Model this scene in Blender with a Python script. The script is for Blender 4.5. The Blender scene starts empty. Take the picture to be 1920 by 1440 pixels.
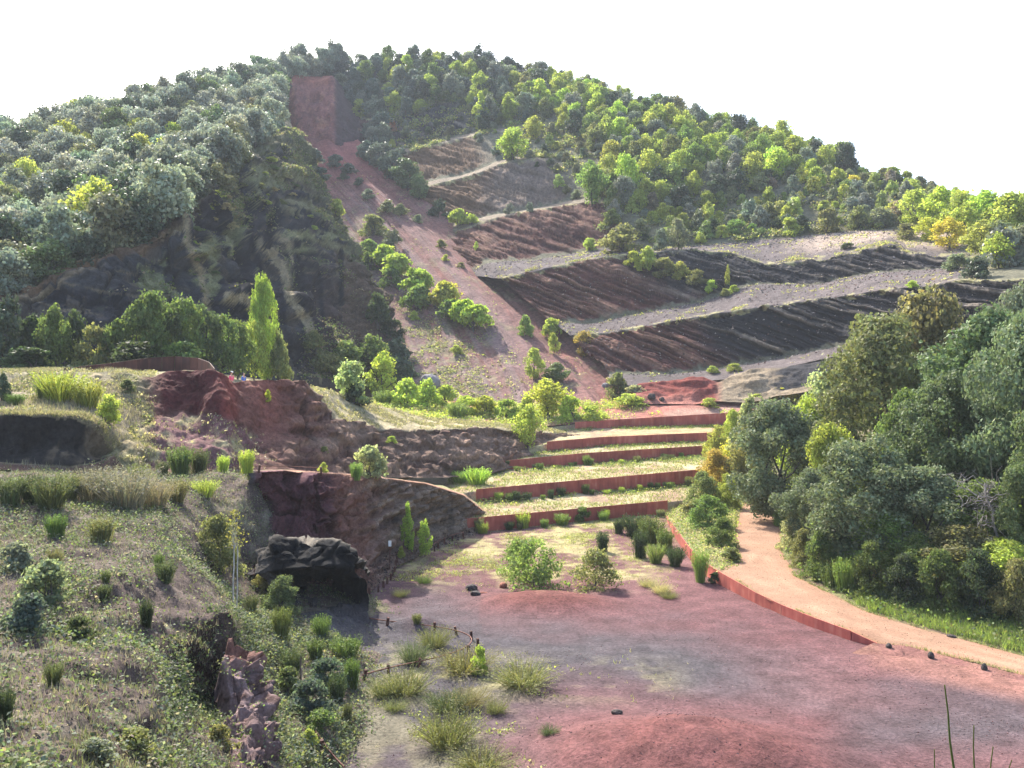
import bpy, math, random
import numpy as np
from mathutils import Vector
from mathutils.bvhtree import BVHTree

rng = np.random.default_rng(11)
random.seed(11)
SC = bpy.context.scene
COL = SC.collection

# ------------------------------------------------------------------ camera, sky, sun, exposure
CAM = np.array((0.0, 0.0, 12.0))
FPX = 1660.0                      # focal length in pixels of the 1920 px wide photograph
cam_d = bpy.data.cameras.new('camera')
cam_d.sensor_width = 36.0
cam_d.lens = 36.0 * FPX / 1920.0
cam_d.clip_start = 0.1
cam_d.clip_end = 6000.0
cam = bpy.data.objects.new('camera', cam_d)
cam.location = CAM
cam.rotation_euler = (math.radians(90), 0, 0)
COL.objects.link(cam)
SC.camera = cam

SUN_AZ = math.radians(-27.0)      # measured from the view axis (+Y), negative to the left
SUN_EL = math.radians(42.0)
sun_vec = Vector((math.sin(SUN_AZ) * math.cos(SUN_EL), math.cos(SUN_AZ) * math.cos(SUN_EL), math.sin(SUN_EL)))
world = bpy.data.worlds.new('World')
SC.world = world
world.use_nodes = True
wn = world.node_tree.nodes
wl = world.node_tree.links
wn.clear()
w_out = wn.new('ShaderNodeOutputWorld')
w_bg = wn.new('ShaderNodeBackground')
w_sky = wn.new('ShaderNodeTexSky')
w_sky.sky_type = 'NISHITA'
w_sky.sun_disc = False
w_sky.sun_elevation = SUN_EL
w_sky.sun_rotation = SUN_AZ
w_sky.altitude = 600
w_sky.air_density = 1.0
w_sky.dust_density = 4.5
w_sky.ozone_density = 1.0
w_bg.inputs['Strength'].default_value = 0.15
wl.new(w_sky.outputs[0], w_bg.inputs[0])
wl.new(w_bg.outputs[0], w_out.inputs[0])

sun_d = bpy.data.lights.new('sun', 'SUN')
sun_d.energy = 4.0
sun_d.angle = math.radians(0.53)
sun_d.color = (1.0, 0.93, 0.82)
sun = bpy.data.objects.new('sun', sun_d)
sun.rotation_euler = (-sun_vec).to_track_quat('-Z', 'Y').to_euler()
sun.location = (-60, 120, 200)
COL.objects.link(sun)

SC.view_settings.view_transform = 'Standard'
SC.view_settings.look = 'None'
SC.view_settings.gamma = 1.0
SC.view_settings.use_curve_mapping = False
SC.view_settings.exposure = 1.66
SC.cycles.max_bounces = 6
SC.cycles.diffuse_bounces = 3
SC.cycles.glossy_bounces = 1
SC.cycles.transmission_bounces = 3
SC.cycles.transparent_max_bounces = 4
SC.cycles.volume_bounces = 0
SC.cycles.caustics_reflective = False
SC.cycles.caustics_refractive = False

# ------------------------------------------------------------------ small maths
def W(u, v, d):
    return np.array(((u - 960.0) / FPX * d, d, 12.0 + (720.0 - v) / FPX * d))

def DZ(v, z):                      # distance at which height z shows on picture row v
    return (12.0 - z) * FPX / (v - 720.0)

def WZ(u, v, z):
    return W(u, v, DZ(v, z))

def project(P):
    P = np.asarray(P)
    return 960 + P[..., 0] / P[..., 1] * FPX, 720 - (P[..., 2] - 12) / P[..., 1] * FPX

def _hash(ix, iy, iz, seed):
    h = (ix.astype(np.int64) * 374761393 + iy.astype(np.int64) * 668265263 + iz.astype(np.int64) * 2147483647 + seed * 974634533) & 0xFFFFFFFF
    h = ((h ^ (h >> 13)) * 1274126177) & 0xFFFFFFFF
    h = (h ^ (h >> 16)) & 0xFFFFFFFF
    h = (h * 2246822519) & 0xFFFFFFFF
    h = h ^ (h >> 15)
    return (h & 0xFFFFFF).astype(np.float64) / 0xFFFFFF * 2 - 1

def vnoise(p, seed=0):
    p = np.asarray(p, dtype=np.float64)
    i = np.floor(p).astype(np.int64)
    f = p - i
    f = f * f * f * (f * (f * 6 - 15) + 10)
    x, y, z = i[..., 0], i[..., 1], i[..., 2]
    fx, fy, fz = f[..., 0], f[..., 1], f[..., 2]
    r = 0
    for a in (0, 1):
        wx = fx if a else 1 - fx
        for b in (0, 1):
            wy = fy if b else 1 - fy
            for c in (0, 1):
                wz = fz if c else 1 - fz
                r = r + wx * wy * wz * _hash(x + a, y + b, z + c, seed)
    return r

def fbm(p, scale=1.0, octs=4, seed=0, gain=0.5):
    p = np.asarray(p) / scale
    a, s, n = 1.0, 0.0, 0.0
    for o in range(octs):
        s = s + a * vnoise(p * (2.03 ** o) + 17.3 * o, seed + o)
        n += a
        a *= gain
    return s / n

def worley(p, scale=1.0, seed=0):
    """fractured blocks: a random number per block and the distance from the nearest joint"""
    p = np.asarray(p, dtype=np.float64) / scale
    shp = p.shape[:-1]
    p = p.reshape(-1, 3)
    i = np.floor(p).astype(np.int64)
    f1 = np.full(len(p), 9.0)
    f2 = np.full(len(p), 9.0)
    cr = np.zeros(len(p))
    for a in (-1, 0, 1):
        for b in (-1, 0, 1):
            for c in (-1, 0, 1):
                x, y, z = i[:, 0] + a, i[:, 1] + b, i[:, 2] + c
                q = np.stack([x + 0.5 + 0.45 * _hash(x, y, z, seed), y + 0.5 + 0.45 * _hash(x, y, z, seed + 1), z + 0.5 + 0.45 * _hash(x, y, z, seed + 2)], 1)
                d = np.linalg.norm(q - p, axis=1)
                nearer = d < f1
                f2 = np.where(nearer, f1, np.minimum(f2, d))
                cr = np.where(nearer, _hash(x, y, z, seed + 3), cr)
                f1 = np.where(nearer, d, f1)
    return cr.reshape(shp), (f2 - f1).reshape(shp)

def blocks(P, scale, seed, stretch=(1, 1, 1)):
    cr, e = worley(P * np.array(stretch), scale, seed)
    return cr * sstep(0.0, 0.12, e) - 0.5 * (1 - sstep(0.0, 0.10, e))

def sstep(a, b, x):
    t = np.clip((np.asarray(x, dtype=float) - a) / (b - a), 0, 1)
    return t * t * (3 - 2 * t)

def mixc(a, b, m):
    return np.asarray(a) * (1 - m[..., None]) + np.asarray(b) * m[..., None]

def in_poly(u, v, poly):
    inside = np.zeros(np.shape(u), bool)
    n = len(poly)
    for i in range(n):
        x1, y1 = poly[i]
        x2, y2 = poly[(i + 1) % n]
        c = ((y1 > v) != (y2 > v)) & (u < (x2 - x1) * (v - y1) / (y2 - y1 + 1e-9) + x1)
        inside ^= c
    return inside

# ------------------------------------------------------------------ materials
def new_mat(name):
    m = bpy.data.materials.new(name)
    m.use_nodes = True
    nt = m.node_tree
    nt.nodes.clear()
    out = nt.nodes.new('ShaderNodeOutputMaterial')
    return m, nt, out

def N(nt, kind, **kw):
    n = nt.nodes.new(kind)
    for k, v in kw.items():
        setattr(n, k, v)
    return n

def earth_material(name, fine=6.0, coarse=0.8, bump=0.35, contrast=0.45, rough=0.97):
    m, nt, out = new_mat(name)
    L = nt.links
    at = N(nt, 'ShaderNodeAttribute', attribute_name='Col')
    geo = N(nt, 'ShaderNodeNewGeometry')
    n1 = N(nt, 'ShaderNodeTexNoise')
    n1.inputs['Scale'].default_value = fine
    n1.inputs['Detail'].default_value = 7
    n1.inputs['Roughness'].default_value = 0.72
    n2 = N(nt, 'ShaderNodeTexNoise')
    n2.inputs['Scale'].default_value = coarse
    n2.inputs['Detail'].default_value = 6
    n2.inputs['Roughness'].default_value = 0.6
    for n in (n1, n2):
        L.new(geo.outputs['Position'], n.inputs['Vector'])
    r1 = N(nt, 'ShaderNodeMapRange')
    r1.inputs['From Min'].default_value = 0.3
    r1.inputs['From Max'].default_value = 0.7
    r1.inputs['To Min'].default_value = 1 - contrast
    r1.inputs['To Max'].default_value = 1 + contrast
    L.new(n1.outputs['Fac'], r1.inputs['Value'])
    r2 = N(nt, 'ShaderNodeMapRange')
    r2.inputs['From Min'].default_value = 0.3
    r2.inputs['From Max'].default_value = 0.7
    r2.inputs['To Min'].default_value = 1 - contrast * 0.6
    r2.inputs['To Max'].default_value = 1 + contrast * 0.6
    L.new(n2.outputs['Fac'], r2.inputs['Value'])
    mu = N(nt, 'ShaderNodeMath', operation='MULTIPLY')
    L.new(r1.outputs[0], mu.inputs[0])
    L.new(r2.outputs[0], mu.inputs[1])
    sc = N(nt, 'ShaderNodeVectorMath', operation='SCALE')
    L.new(at.outputs['Color'], sc.inputs[0])
    L.new(mu.outputs[0], sc.inputs['Scale'])
    bs = N(nt, 'ShaderNodeBsdfPrincipled')
    bs.inputs['Roughness'].default_value = rough
    bs.inputs['Specular IOR Level'].default_value = 0.15
    L.new(sc.outputs[0], bs.inputs['Base Color'])
    b = N(nt, 'ShaderNodeBump')
    b.inputs['Strength'].default_value = bump
    b.inputs['Distance'].default_value = 1.0 / fine
    L.new(n1.outputs['Fac'], b.inputs['Height'])
    L.new(b.outputs[0], bs.inputs['Normal'])
    L.new(bs.outputs[0], out.inputs[0])
    return m

EARTH_NEAR = earth_material('lapilli_near', 7.0, 0.9, 0.8, 0.5)
EARTH_MID = earth_material('lapilli_mid', 3.6, 0.55, 0.8, 0.5)
EARTH_FAR = earth_material('lapilli_far', 1.6, 0.25, 0.8, 0.45)
PATH_MAT = earth_material('packed_path', 9.0, 0.7, 0.35, 0.22)

# ------------------------------------------------------------------ mesh helpers
def mesh_from(name, verts, faces, cols=None, smooth=True):
    verts = np.asarray(verts, dtype=np.float32)
    me = bpy.data.meshes.new(name)
    faces = np.asarray(faces, dtype=np.int32)
    nf, k = faces.shape
    me.vertices.add(len(verts))
    me.vertices.foreach_set('co', verts.ravel())
    me.loops.add(nf * k)
    me.loops.foreach_set('vertex_index', faces.ravel())
    me.polygons.add(nf)
    me.polygons.foreach_set('loop_start', np.arange(0, nf * k, k, dtype=np.int32))
    me.polygons.foreach_set('use_smooth', np.full(nf, smooth, dtype=bool))
    me.update(calc_edges=True)
    if cols is not None:
        a = me.color_attributes.new('Col', 'FLOAT_COLOR', 'POINT')
        c = np.ones((len(verts), 4), dtype=np.float32)
        c[:, :3] = cols
        a.data.foreach_set('color', c.ravel())
    return me

def link(name, data, mat=None, parent=None, kind=None, label=None, category=None, group=None):
    o = bpy.data.objects.new(name, data)
    COL.objects.link(o)
    if mat is not None and data is not None and not data.materials:
        data.materials.append(mat)
    if parent is not None:
        o.parent = parent
    if kind:
        o['kind'] = kind
    if label:
        o['label'] = label
    if category:
        o['category'] = category
    if group:
        o['group'] = group
    return o

def grid_faces(nv, nu):
    i = np.arange(nv - 1)[:, None] * nu + np.arange(nu - 1)[None, :]
    i = i.ravel()
    return np.stack([i, i + 1, i + nu + 1, i + nu], 1)

def normals(P):
    du = np.gradient(P, axis=1)
    dv = np.gradient(P, axis=0)
    n = np.cross(du, dv)
    return n / (np.linalg.norm(n, axis=-1, keepdims=True) + 1e-9)

def resample(row, nu):
    r = np.array(row, dtype=float)
    seg = np.hypot(np.diff(r[:, 0]), np.diff(r[:, 1]))
    c = np.concatenate([[0], np.cumsum(np.maximum(seg, 1e-3))])
    c /= c[-1]
    s = np.linspace(0, 1, nu)
    o = np.stack([np.interp(s, c, r[:, k]) for k in range(3)], 1)
    k = max(1, nu // 160)                      # soften the corners of the control line
    ker = np.ones(2 * k + 1) / (2 * k + 1)
    for j in range(3):
        o[:, j] = np.convolve(np.pad(o[:, j], k, mode='edge'), ker, mode='valid')
    return o

PATCH = {}
TERRAIN = []                        # (verts, faces) of everything plants can stand on
def loft(name, rows, nu, nvs, disp=None, colour=None, mat=None, flip=False, kind='structure', label=None, category=None):
    R = [resample(r, nu) for r in rows]
    Wd = [np.stack([(r[:, 0] - 960) / FPX * r[:, 2], r[:, 2], 12 + (720 - r[:, 1]) / FPX * r[:, 2]], 1) for r in R]
    if isinstance(nvs, int):
        nvs = [nvs] * (len(rows) - 1)
    P, T = [], []
    for i, n in enumerate(nvs):
        t = np.linspace(0, 1, n, endpoint=False)
        for x in t:
            P.append(Wd[i] * (1 - x) + Wd[i + 1] * x)
            T.append(i + x)
    P.append(Wd[-1])
    T.append(len(rows) - 1.0)
    P = np.array(P)
    T = np.repeat(np.array(T)[:, None], nu, 1)
    S = np.repeat(np.linspace(0, 1, nu)[None, :], len(P), 0)
    n = normals(P)
    if flip:
        n = -n
    # make normals face the camera side on average
    if np.mean(np.sum(n * (CAM - P), -1)) < 0:
        n = -n
    if disp is not None:
        P = P + disp(P, T, S, n)
    C = colour(P, T, S, n) if colour is not None else np.full(P.shape, 0.2)
    f = grid_faces(P.shape[0], nu)
    me = mesh_from(name, P.reshape(-1, 3), f, np.clip(C.reshape(-1, 3), 0.004, 0.95))
    o = link(name, me, mat, kind=kind, label=label, category=category)
    TERRAIN.append((P.reshape(-1, 3), f))
    PATCH[name] = (P, T, S)
    return o, P, T, S

# base colours (linear)
RED = (0.135, 0.064, 0.067)
DRED = (0.105, 0.036, 0.036)
PINK = (0.30, 0.16, 0.145)
GREY = (0.074, 0.066, 0.074)
TALUS = (0.132, 0.110, 0.108)
BLACK = (0.028, 0.027, 0.030)
BROWN = (0.15, 0.092, 0.065)
TAN = (0.42, 0.30, 0.19)
PATHC = (0.27, 0.165, 0.11)
DRYG = (0.34, 0.31, 0.145)
GRASS = (0.16, 0.19, 0.055)
SOILG = (0.13, 0.125, 0.085)
# ------------------------------------------------------------------ the ground
gm = mesh_from('ground', [(-650, -100, -1.6), (650, -100, -1.6), (650, 750, -1.6), (-650, 750, -1.6)], [(0, 1, 2, 3)], np.array([SOILG] * 4))
link('ground', gm, EARTH_FAR, kind='structure')

# pit floor: red and grey lapilli with low mounds
def mound(X, Y, x, y, rx, ry, h, p=2.0):
    r = np.sqrt(((X - x) / rx) ** 2 + ((Y - y) / ry) ** 2)
    return h * np.exp(-(r ** p) * 1.6)

xs = np.arange(-22, 46.01, 0.2)
ys = np.arange(12, 92.01, 0.2)
X, Y = np.meshgrid(xs, ys)
P3 = np.stack([X, Y, X * 0], -1)
Zf = 0.10 * fbm(P3, 6.0, 3, 3) + 0.035 * fbm(P3, 0.9, 3, 8)
m_front = mound(X, Y, 5.4, 27.6, 5.4, 4.0, 1.25, 2.4)
m_mid = mound(X, Y, 1.9, 48.2, 3.8, 2.4, 0.72, 2.2)
Zf += m_front * (1 + 0.12 * fbm(P3, 0.7, 3, 5)) + m_mid * (1 + 0.12 * fbm(P3, 0.7, 3, 6))
Zf += mound(X, Y, -4.6, 43.6, 1.7, 1.1, 0.55)
Zf += mound(X, Y, -5.6, 61.5, 1.6, 1.6, 0.35) + mound(X, Y, -7.5, 45.0, 2.2, 1.5, 0.45)
Zf += 0.0 + 0.02 * np.clip(X - 18, 0, 30)
u, v = project(np.stack([X, Y, Zf], -1))
big = fbm(P3, 9.0, 4, 21)
med = fbm(P3, 2.2, 4, 22)
fin = fbm(P3, 0.55, 3, 23)
C = np.zeros(P3.shape) + np.array(RED)
C = mixc(C, (0.165, 0.085, 0.087), sstep(-0.1, 0.5, big))
# the grey lapilli tongue that runs from the left across the floor to the right
vg = 1215 + (u - 900) * 0.085
gw = 70 + 40 * (u < 900)
g = np.exp(-((v - vg) / gw) ** 2) * sstep(1650, 1250, u) + 0.85 * sstep(1120, 850, u) * sstep(1170, 1260, v)
g += 0.75 * np.exp(-((v - 1385 + (u - 1500) * 0.05) / 60) ** 2) * sstep(1480, 1640, u) + 0.45 * np.exp(-((v - 1290) / 50) ** 2) * sstep(1300, 1800, u)
g = np.clip(g + 0.3 * med * (g > 0.1), 0, 1)
C = mixc(C, GREY, g)
C = mixc(C, (0.145, 0.057, 0.052), np.clip(m_front / 1.0, 0, 1) * (0.75 + 0.3 * fin))
C = mixc(C, (0.155, 0.060, 0.053), np.clip(m_mid / 0.5, 0, 1))
# sparse dry grass film at the back and on the left
gr = sstep(-0.05, 0.35, med + 0.45 * fin + 0.05)
gr += 0.55 * sstep(1100, 1050, v) * sstep(-0.5, 0.2, med + 0.6 * fin)
gr *= np.clip(sstep(1120, 1060, v) * sstep(1290, 1180, u) + 0.32 * sstep(1040, 820, u) * sstep(1190, 1230, v) * (v > 1150) + 0.6 * np.exp(-((v - 1275) / 30) ** 2) * sstep(1330, 1150, u), 0, 1)
C = mixc(C, DRYG, np.clip(gr, 0, 1) * 0.75)
# pale foot track beside the path
trk = sstep(1600, 1650, u) * sstep(0, 14, v - (1208 + (u - 1640) * 0.17)) * sstep(60, 25, v - (1208 + (u - 1640) * 0.22))
C = mixc(C, (0.25, 0.125, 0.10), np.clip(trk * (0.8 + 0.4 * med), 0, 1))
C *= (1 + 0.16 * fin + 0.1 * med)[..., None]
Pf = np.stack([X, Y, Zf], -1)
ff = grid_faces(len(ys), len(xs))
me = mesh_from('pit_floor', Pf.reshape(-1, 3), ff, np.clip(C.reshape(-1, 3), .004, .95))
link('pit_floor', me, EARTH_NEAR, kind='structure')
TERRAIN.append((Pf.reshape(-1, 3), ff))

def nz(amp, scale, octs=4, seed=0):
    return lambda P, T, S, n: n * (amp * fbm(P, scale, octs, seed))[..., None]

# ---- terraces
T0 = [(780, 1014, DZ(1014, 0)), (867, 1000, 71.1), (1250, 963, 82), (1335, 953, 85)]
T1 = [(780, 992, 68.3), (867, 978, 71.4), (1250, 943, 82.3), (1335, 933, 85.3)]
T2 = [(820, 946, 78.5), (893, 940, 80.7), (1327, 905, 94), (1430, 897, 97)]
T3 = [(820, 928, 78.8), (893, 922, 81), (1327, 883, 94.3), (1430, 875, 97.3)]
T4 = [(850, 887, 94.5), (923, 882, 97), (1100, 870, 102), (1358, 852, 110), (1460, 846, 113)]
T5 = [(850, 876, 94.8), (923, 870, 97.3), (1100, 853, 102.3), (1358, 837, 110.3), (1460, 831, 113.3)]
T6 = [(930, 864, 102.5), (1027, 847, 107), (1130, 837, 110), (1365, 825, 117), (1460, 820, 119)]
T7 = [(930, 858, 103), (1025, 832, 107.3), (1130, 823, 110.3), (1365, 813, 117.3), (1460, 808, 119.3)]
T8 = [(985, 815, 118), (1080, 804, 122), (1373, 797, 125), (1510, 788, 127)]
T9 = [(985, 806, 118.3), (1078, 795, 122.3), (1373, 777, 125.3), (1510, 767, 127.3)]
def ter_col(P, T, S, n):
    a = fbm(P, 1.6, 4, 31)
    b = fbm(P, 5, 3, 32)
    C = np.zeros(P.shape) + np.array((0.32, 0.22, 0.15))
    C = mixc(C, (0.40, 0.35, 0.20), sstep(-0.35, 0.25, a + 0.4 * b))
    C = mixc(C, (0.46, 0.40, 0.24), sstep(0.1, 0.5, b) * 0.8)
    tread = (np.floor(T).astype(int) % 2 == 1)
    f = T - np.floor(T)
    C = mixc(C, GRASS, (tread * sstep(0.55, 0.95, f) * sstep(-0.1, 0.4, a)) * 0.8)
    # the upper path that crosses between the two highest walls
    up = (T > 7) & (T < 8) & (S > 0.35)
    C = mixc(C, (0.45, 0.29, 0.16), up * sstep(0.05, 0.15, T - 7) * sstep(0.75, 0.55, T - 7))
    return C
loft('terraces', [T0, T1, T2, T3, T4, T5, T6, T7, T8, T9], 420, [4, 16, 4, 18, 4, 14, 4, 14, 4],
     lambda P, T, S, n: np.stack([P[..., 0] * 0, P[..., 0] * 0, 0.10 * fbm(P, 1.5, 4, 33) * (np.floor(T).astype(int) % 2 == 1)], -1), ter_col, EARTH_MID)

# ---- upper ground between the top wall and the foot of the scree
U0 = [(430, 745, 90), (500, 748, 92), (700, 777, 104), (850, 794, 114), (985, 803, 118), (1078, 794, 122.3), (1200, 788.5, 123.3), (1373, 776.5, 125.3), (1510, 766.5, 127.3), (1750, 756, 129)]
U1 = [(430, 735, 115), (700, 760, 122), (850, 770, 128), (1000, 775, 130), (1100, 768, 132), (1200, 757, 133), (1373, 748, 132), (1510, 745, 131), (1750, 735, 130)]
U2 = [(430, 722, 145), (700, 735, 158), (850, 738, 160), (1000, 740, 160), (1150, 722, 155), (1250, 718, 150), (1350, 712, 145), (1450, 702, 139), (1600, 690, 132), (1850, 660, 125)]
def up_col(P, T, S, n):
    a = fbm(P, 2.5, 4, 41)
    b = fbm(P, 7, 3, 42)
    u, v = project(P)
    C = np.zeros(P.shape) + np.array((0.33, 0.135, 0.105))
    C = mixc(C, (0.36, 0.34, 0.13), sstep(1160, 1000, u) * sstep(-0.5, 0.3, a + b))
    C = mixc(C, (0.34, 0.26, 0.2), sstep(-0.1, 0.5, b) * 0.6)
    C = mixc(C, (0.30, 0.22, 0.20), sstep(1380, 1480, u) * 0.8)
    return C
loft('upper_ground', [U0, U1, U2], 260, [26, 20], nz(0.25, 5, 4, 43), up_col, EARTH_MID)

# ---- wooded rise behind the path, right of the terraces
loft('wooded_rise', [
 [(1380, 925, 92), (1500, 890, 97), (1700, 860, 92), (2000, 820, 82), (2400, 800, 72)],
 [(1440, 790, 125), (1510, 775, 127.5), (1750, 760, 128), (2000, 745, 112), (2400, 720, 95)],
 [(1440, 712, 141), (1600, 688, 135), (1850, 640, 121), (2060, 600, 98), (2400, 590, 84)]], 60, [16, 16], nz(0.4, 6, 3, 45),
 lambda P, T, S, n: np.zeros(P.shape) + np.array((0.15, 0.13, 0.075)), EARTH_MID)

# ---- red spoil mound and small dark bench behind it
def sm_col(P, T, S, n):
    u, v = project(P)
    a = fbm(P, 1.2, 4, 51)
    C = np.zeros(P.shape) + np.array((0.20, 0.052, 0.042))
    C = mixc(C, (0.36, 0.15, 0.115), sstep(0.45, 0.9, 1 - np.clip(T, 0, 1)) * sstep(1330, 1300, u))
    C = mixc(C, (0.24, 0.19, 0.13), sstep(1335, 1360, u))
    C = mixc(C, (0.035, 0.034, 0.038), sstep(1440, 1475, u + 30 * a) * (T > 0.25))
    C = mixc(C, TALUS, sstep(1.05, 1.4, T) * sstep(1330, 1400, u))
    C = mixc(C, (0.3, 0.13, 0.1), sstep(1.05, 1.5, T) * sstep(1330, 1250, u))
    return C * (1 + 0.3 * a)[..., None]
B0 = [(1170, 752, 132), (1230, 756, 131), (1300, 758, 130), (1345, 752, 129.5), (1400, 755, 128), (1480, 738, 126), (1570, 725, 123), (1680, 715, 118)]
B1 = [(1175, 729, 138), (1200, 720, 138), (1250, 716, 137.5), (1290, 707, 137), (1315, 706, 136.5), (1345, 720, 136), (1370, 704, 135.5), (1410, 694, 135), (1480, 689, 133), (1570, 674, 129), (1680, 665, 124)]
B2 = [(1170, 726, 146), (1250, 719, 146), (1300, 713, 146), (1350, 703, 144), (1450, 684, 139), (1570, 662, 133), (1700, 650, 124)]
def sm_disp(P, T, S, n):
    k = np.clip(1 - np.abs(T - 0.6), 0, 1)
    return n * (k * (0.9 * fbm(P, 3, 4, 53) + 0.45 * fbm(P * np.array((0.4, 0.4, 3.5)), 1.6, 3, 54)))[..., None]
loft('spoil_mound', [B0, B1, B2], 320, [34, 20], sm_disp, sm_col, EARTH_MID)

# ---- the benched volcano slope
H = [
 [(1140, 724, 139), (1250, 722, 139), (1350, 712, 137), (1450, 695, 135), (1570, 668, 130), (1700, 650, 118), (1850, 620, 108), (2050, 605, 96)],
 [(1140, 700, 147.5), (1250, 700, 147), (1350, 690, 145), (1450, 672, 141), (1560, 651, 135), (1700, 630, 124), (1850, 605, 113), (2050, 590, 101)],
 [(1068, 630, 161), (1150, 622, 158), (1280, 598, 153), (1413, 578, 147), (1547, 560, 140), (1647, 545, 132), (1747, 535, 124), (1800, 524, 120), (1850, 528, 116), (2050, 520, 104)],
 [(1030, 600, 169), (1100, 608, 167), (1207, 585, 166), (1317, 567, 163), (1387, 540, 161), (1423, 532, 159), (1533, 533, 153), (1590, 520, 150), (1647, 511, 146), (1763, 503, 139), (1850, 500, 130), (2050, 500, 116)],
 [(938, 523, 187), (965, 516, 184), (1040, 500, 181), (1137, 480, 179), (1287, 468, 176), (1373, 474, 171), (1440, 497, 164), (1547, 487, 158), (1613, 473, 154), (1677, 457, 151), (1700, 478, 147), (1780, 482, 142), (2050, 480, 119)],
 [(910, 494, 201), (945, 490, 199), (1000, 488, 198), (1080, 474, 196), (1140, 464, 194), (1287, 462, 186), (1373, 455, 184), (1500, 442, 181), (1600, 431, 178), (1690, 430, 172), (1800, 435, 160), (2050, 450, 137)],
 [(835, 438, 229), (870, 430, 226), (920, 410, 223), (1000, 394, 219), (1060, 384, 215), (1120, 376, 211), (1300, 410, 203), (1500, 410, 193), (1700, 400, 180), (2050, 430, 145)],
 [(815, 422, 236), (860, 415, 233), (920, 404, 231), (1000, 391, 228), (1050, 380, 226), (1150, 352, 220), (1300, 370, 212), (1500, 380, 202), (1700, 385, 187), (2050, 420, 150)],
 [(765, 362, 253), (800, 349, 251), (880, 330, 248), (950, 302, 246), (1000, 297, 243), (1100, 300, 238), (1250, 310, 228), (1450, 340, 214), (1700, 375, 193), (2050, 415, 154)],
 [(750, 350, 260), (800, 341, 257), (880, 325, 255), (935, 301, 253), (1000, 291, 250), (1200, 285, 238), (1450, 328, 220), (1700, 370, 197), (2050, 412, 156)],
 [(715, 294, 280), (760, 284, 276), (830, 268, 274), (900, 250, 272), (1000, 240, 268), (1200, 255, 252), (1450, 310, 228), (1700, 362, 202), (2050, 408, 158)],
 [(700, 282, 286), (760, 276, 283), (830, 262, 281), (890, 247, 279), (1000, 230, 274), (1200, 245, 258), (1450, 300, 232), (1700, 360, 204), (2050, 406, 159)],
 [(660, 225, 304), (740, 222, 301), (800, 195, 300), (890, 182, 298), (1000, 195, 290), (1200, 222, 272), (1450, 292, 238), (1700, 356, 206), (2050, 404, 160)],
 [(560, 140, 326), (640, 134, 326), (740, 124, 332), (900, 130, 322), (1020, 160, 312), (1150, 190, 297), (1240, 222, 282), (1330, 250, 267), (1450, 286, 246), (1600, 335, 226), (1700, 355, 210), (1800, 385, 192), (2050, 402, 164)],
 [(500, 170, 400), (740, 160, 410), (1020, 200, 390), (1240, 260, 350), (1450, 330, 310), (1700, 400, 265), (2050, 460, 210)],
]
for _i in range(5, 13):
    _a = H[_i][0]
    H[_i] = [(_a[0] - 45, _a[1] + 22, _a[2] + 4)] + H[_i]
FACES = {1: 1.0, 3: 1.0, 5: 0.8, 7: 0.6, 9: 0.4, 11: 0.7}
FN = FN2 = 0.0
def face_mask(T, S):
    i = np.floor(T).astype(int)
    m = np.zeros(T.shape)
    f = T - i
    f = f - 0.10 * np.clip(FN + 0.1, 0, 1) - 0.06 * FN2
    for k, a in FACES.items():
        lim = {1: 2.0, 3: 0.80, 5: 0.28, 7: 0.24, 9: 0.16, 11: 0.17}[k]
        m += (i == k) * sstep(0.0, 0.1, f) * sstep(1.0, 0.94, f) * sstep(lim + 0.03, lim - 0.03, S)
    return m
def strata(P):
    # beds dip gently to the right: a coordinate across the beds, warped so that they pinch and swell
    q = P[..., 2] + 0.40 * P[..., 0] - 0.12 * P[..., 1] + 1.0 * fbm(P, 14, 3, 61) + 0.25 * fbm(P, 2.5, 3, 60)
    Q = np.stack([q * 1.0, P[..., 0] * 0.035, P[..., 1] * 0.035], -1)
    return vnoise(Q / 0.85, 62) * 0.45 + vnoise(Q / 0.38, 63) * 0.5 + 0.2 * vnoise(Q / 2.4, 64) + 0.3 * vnoise(Q / 0.22, 65)
def hill_disp(P, T, S, n):
    global FN, FN2
    FN = fbm(np.stack([S * 90, T * 0.2, S * 0], -1), 1.0, 4, 59)      # ragged foot of the faces where talus climbs them
    FN2 = fbm(P, 1.2, 3, 58)
    m = face_mask(T, S)
    st = strata(P)
    gul = fbm(P * np.array((1, 1, 0.25)), 3.0, 3, 66)
    d = m * (0.80 * np.abs(st) ** 0.6 * np.sign(st) + 0.55 * gul + 0.25 * fbm(P, 1.0, 3, 69))
    wood = 1 - m
    d = d + wood * (0.22 * fbm(P, 4, 4, 67)) + sstep(5.5, 9, T) * sstep(0.25, 0.5, S) * 1.2 * fbm(P, 14, 3, 68)
    return n * d[..., None]
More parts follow.
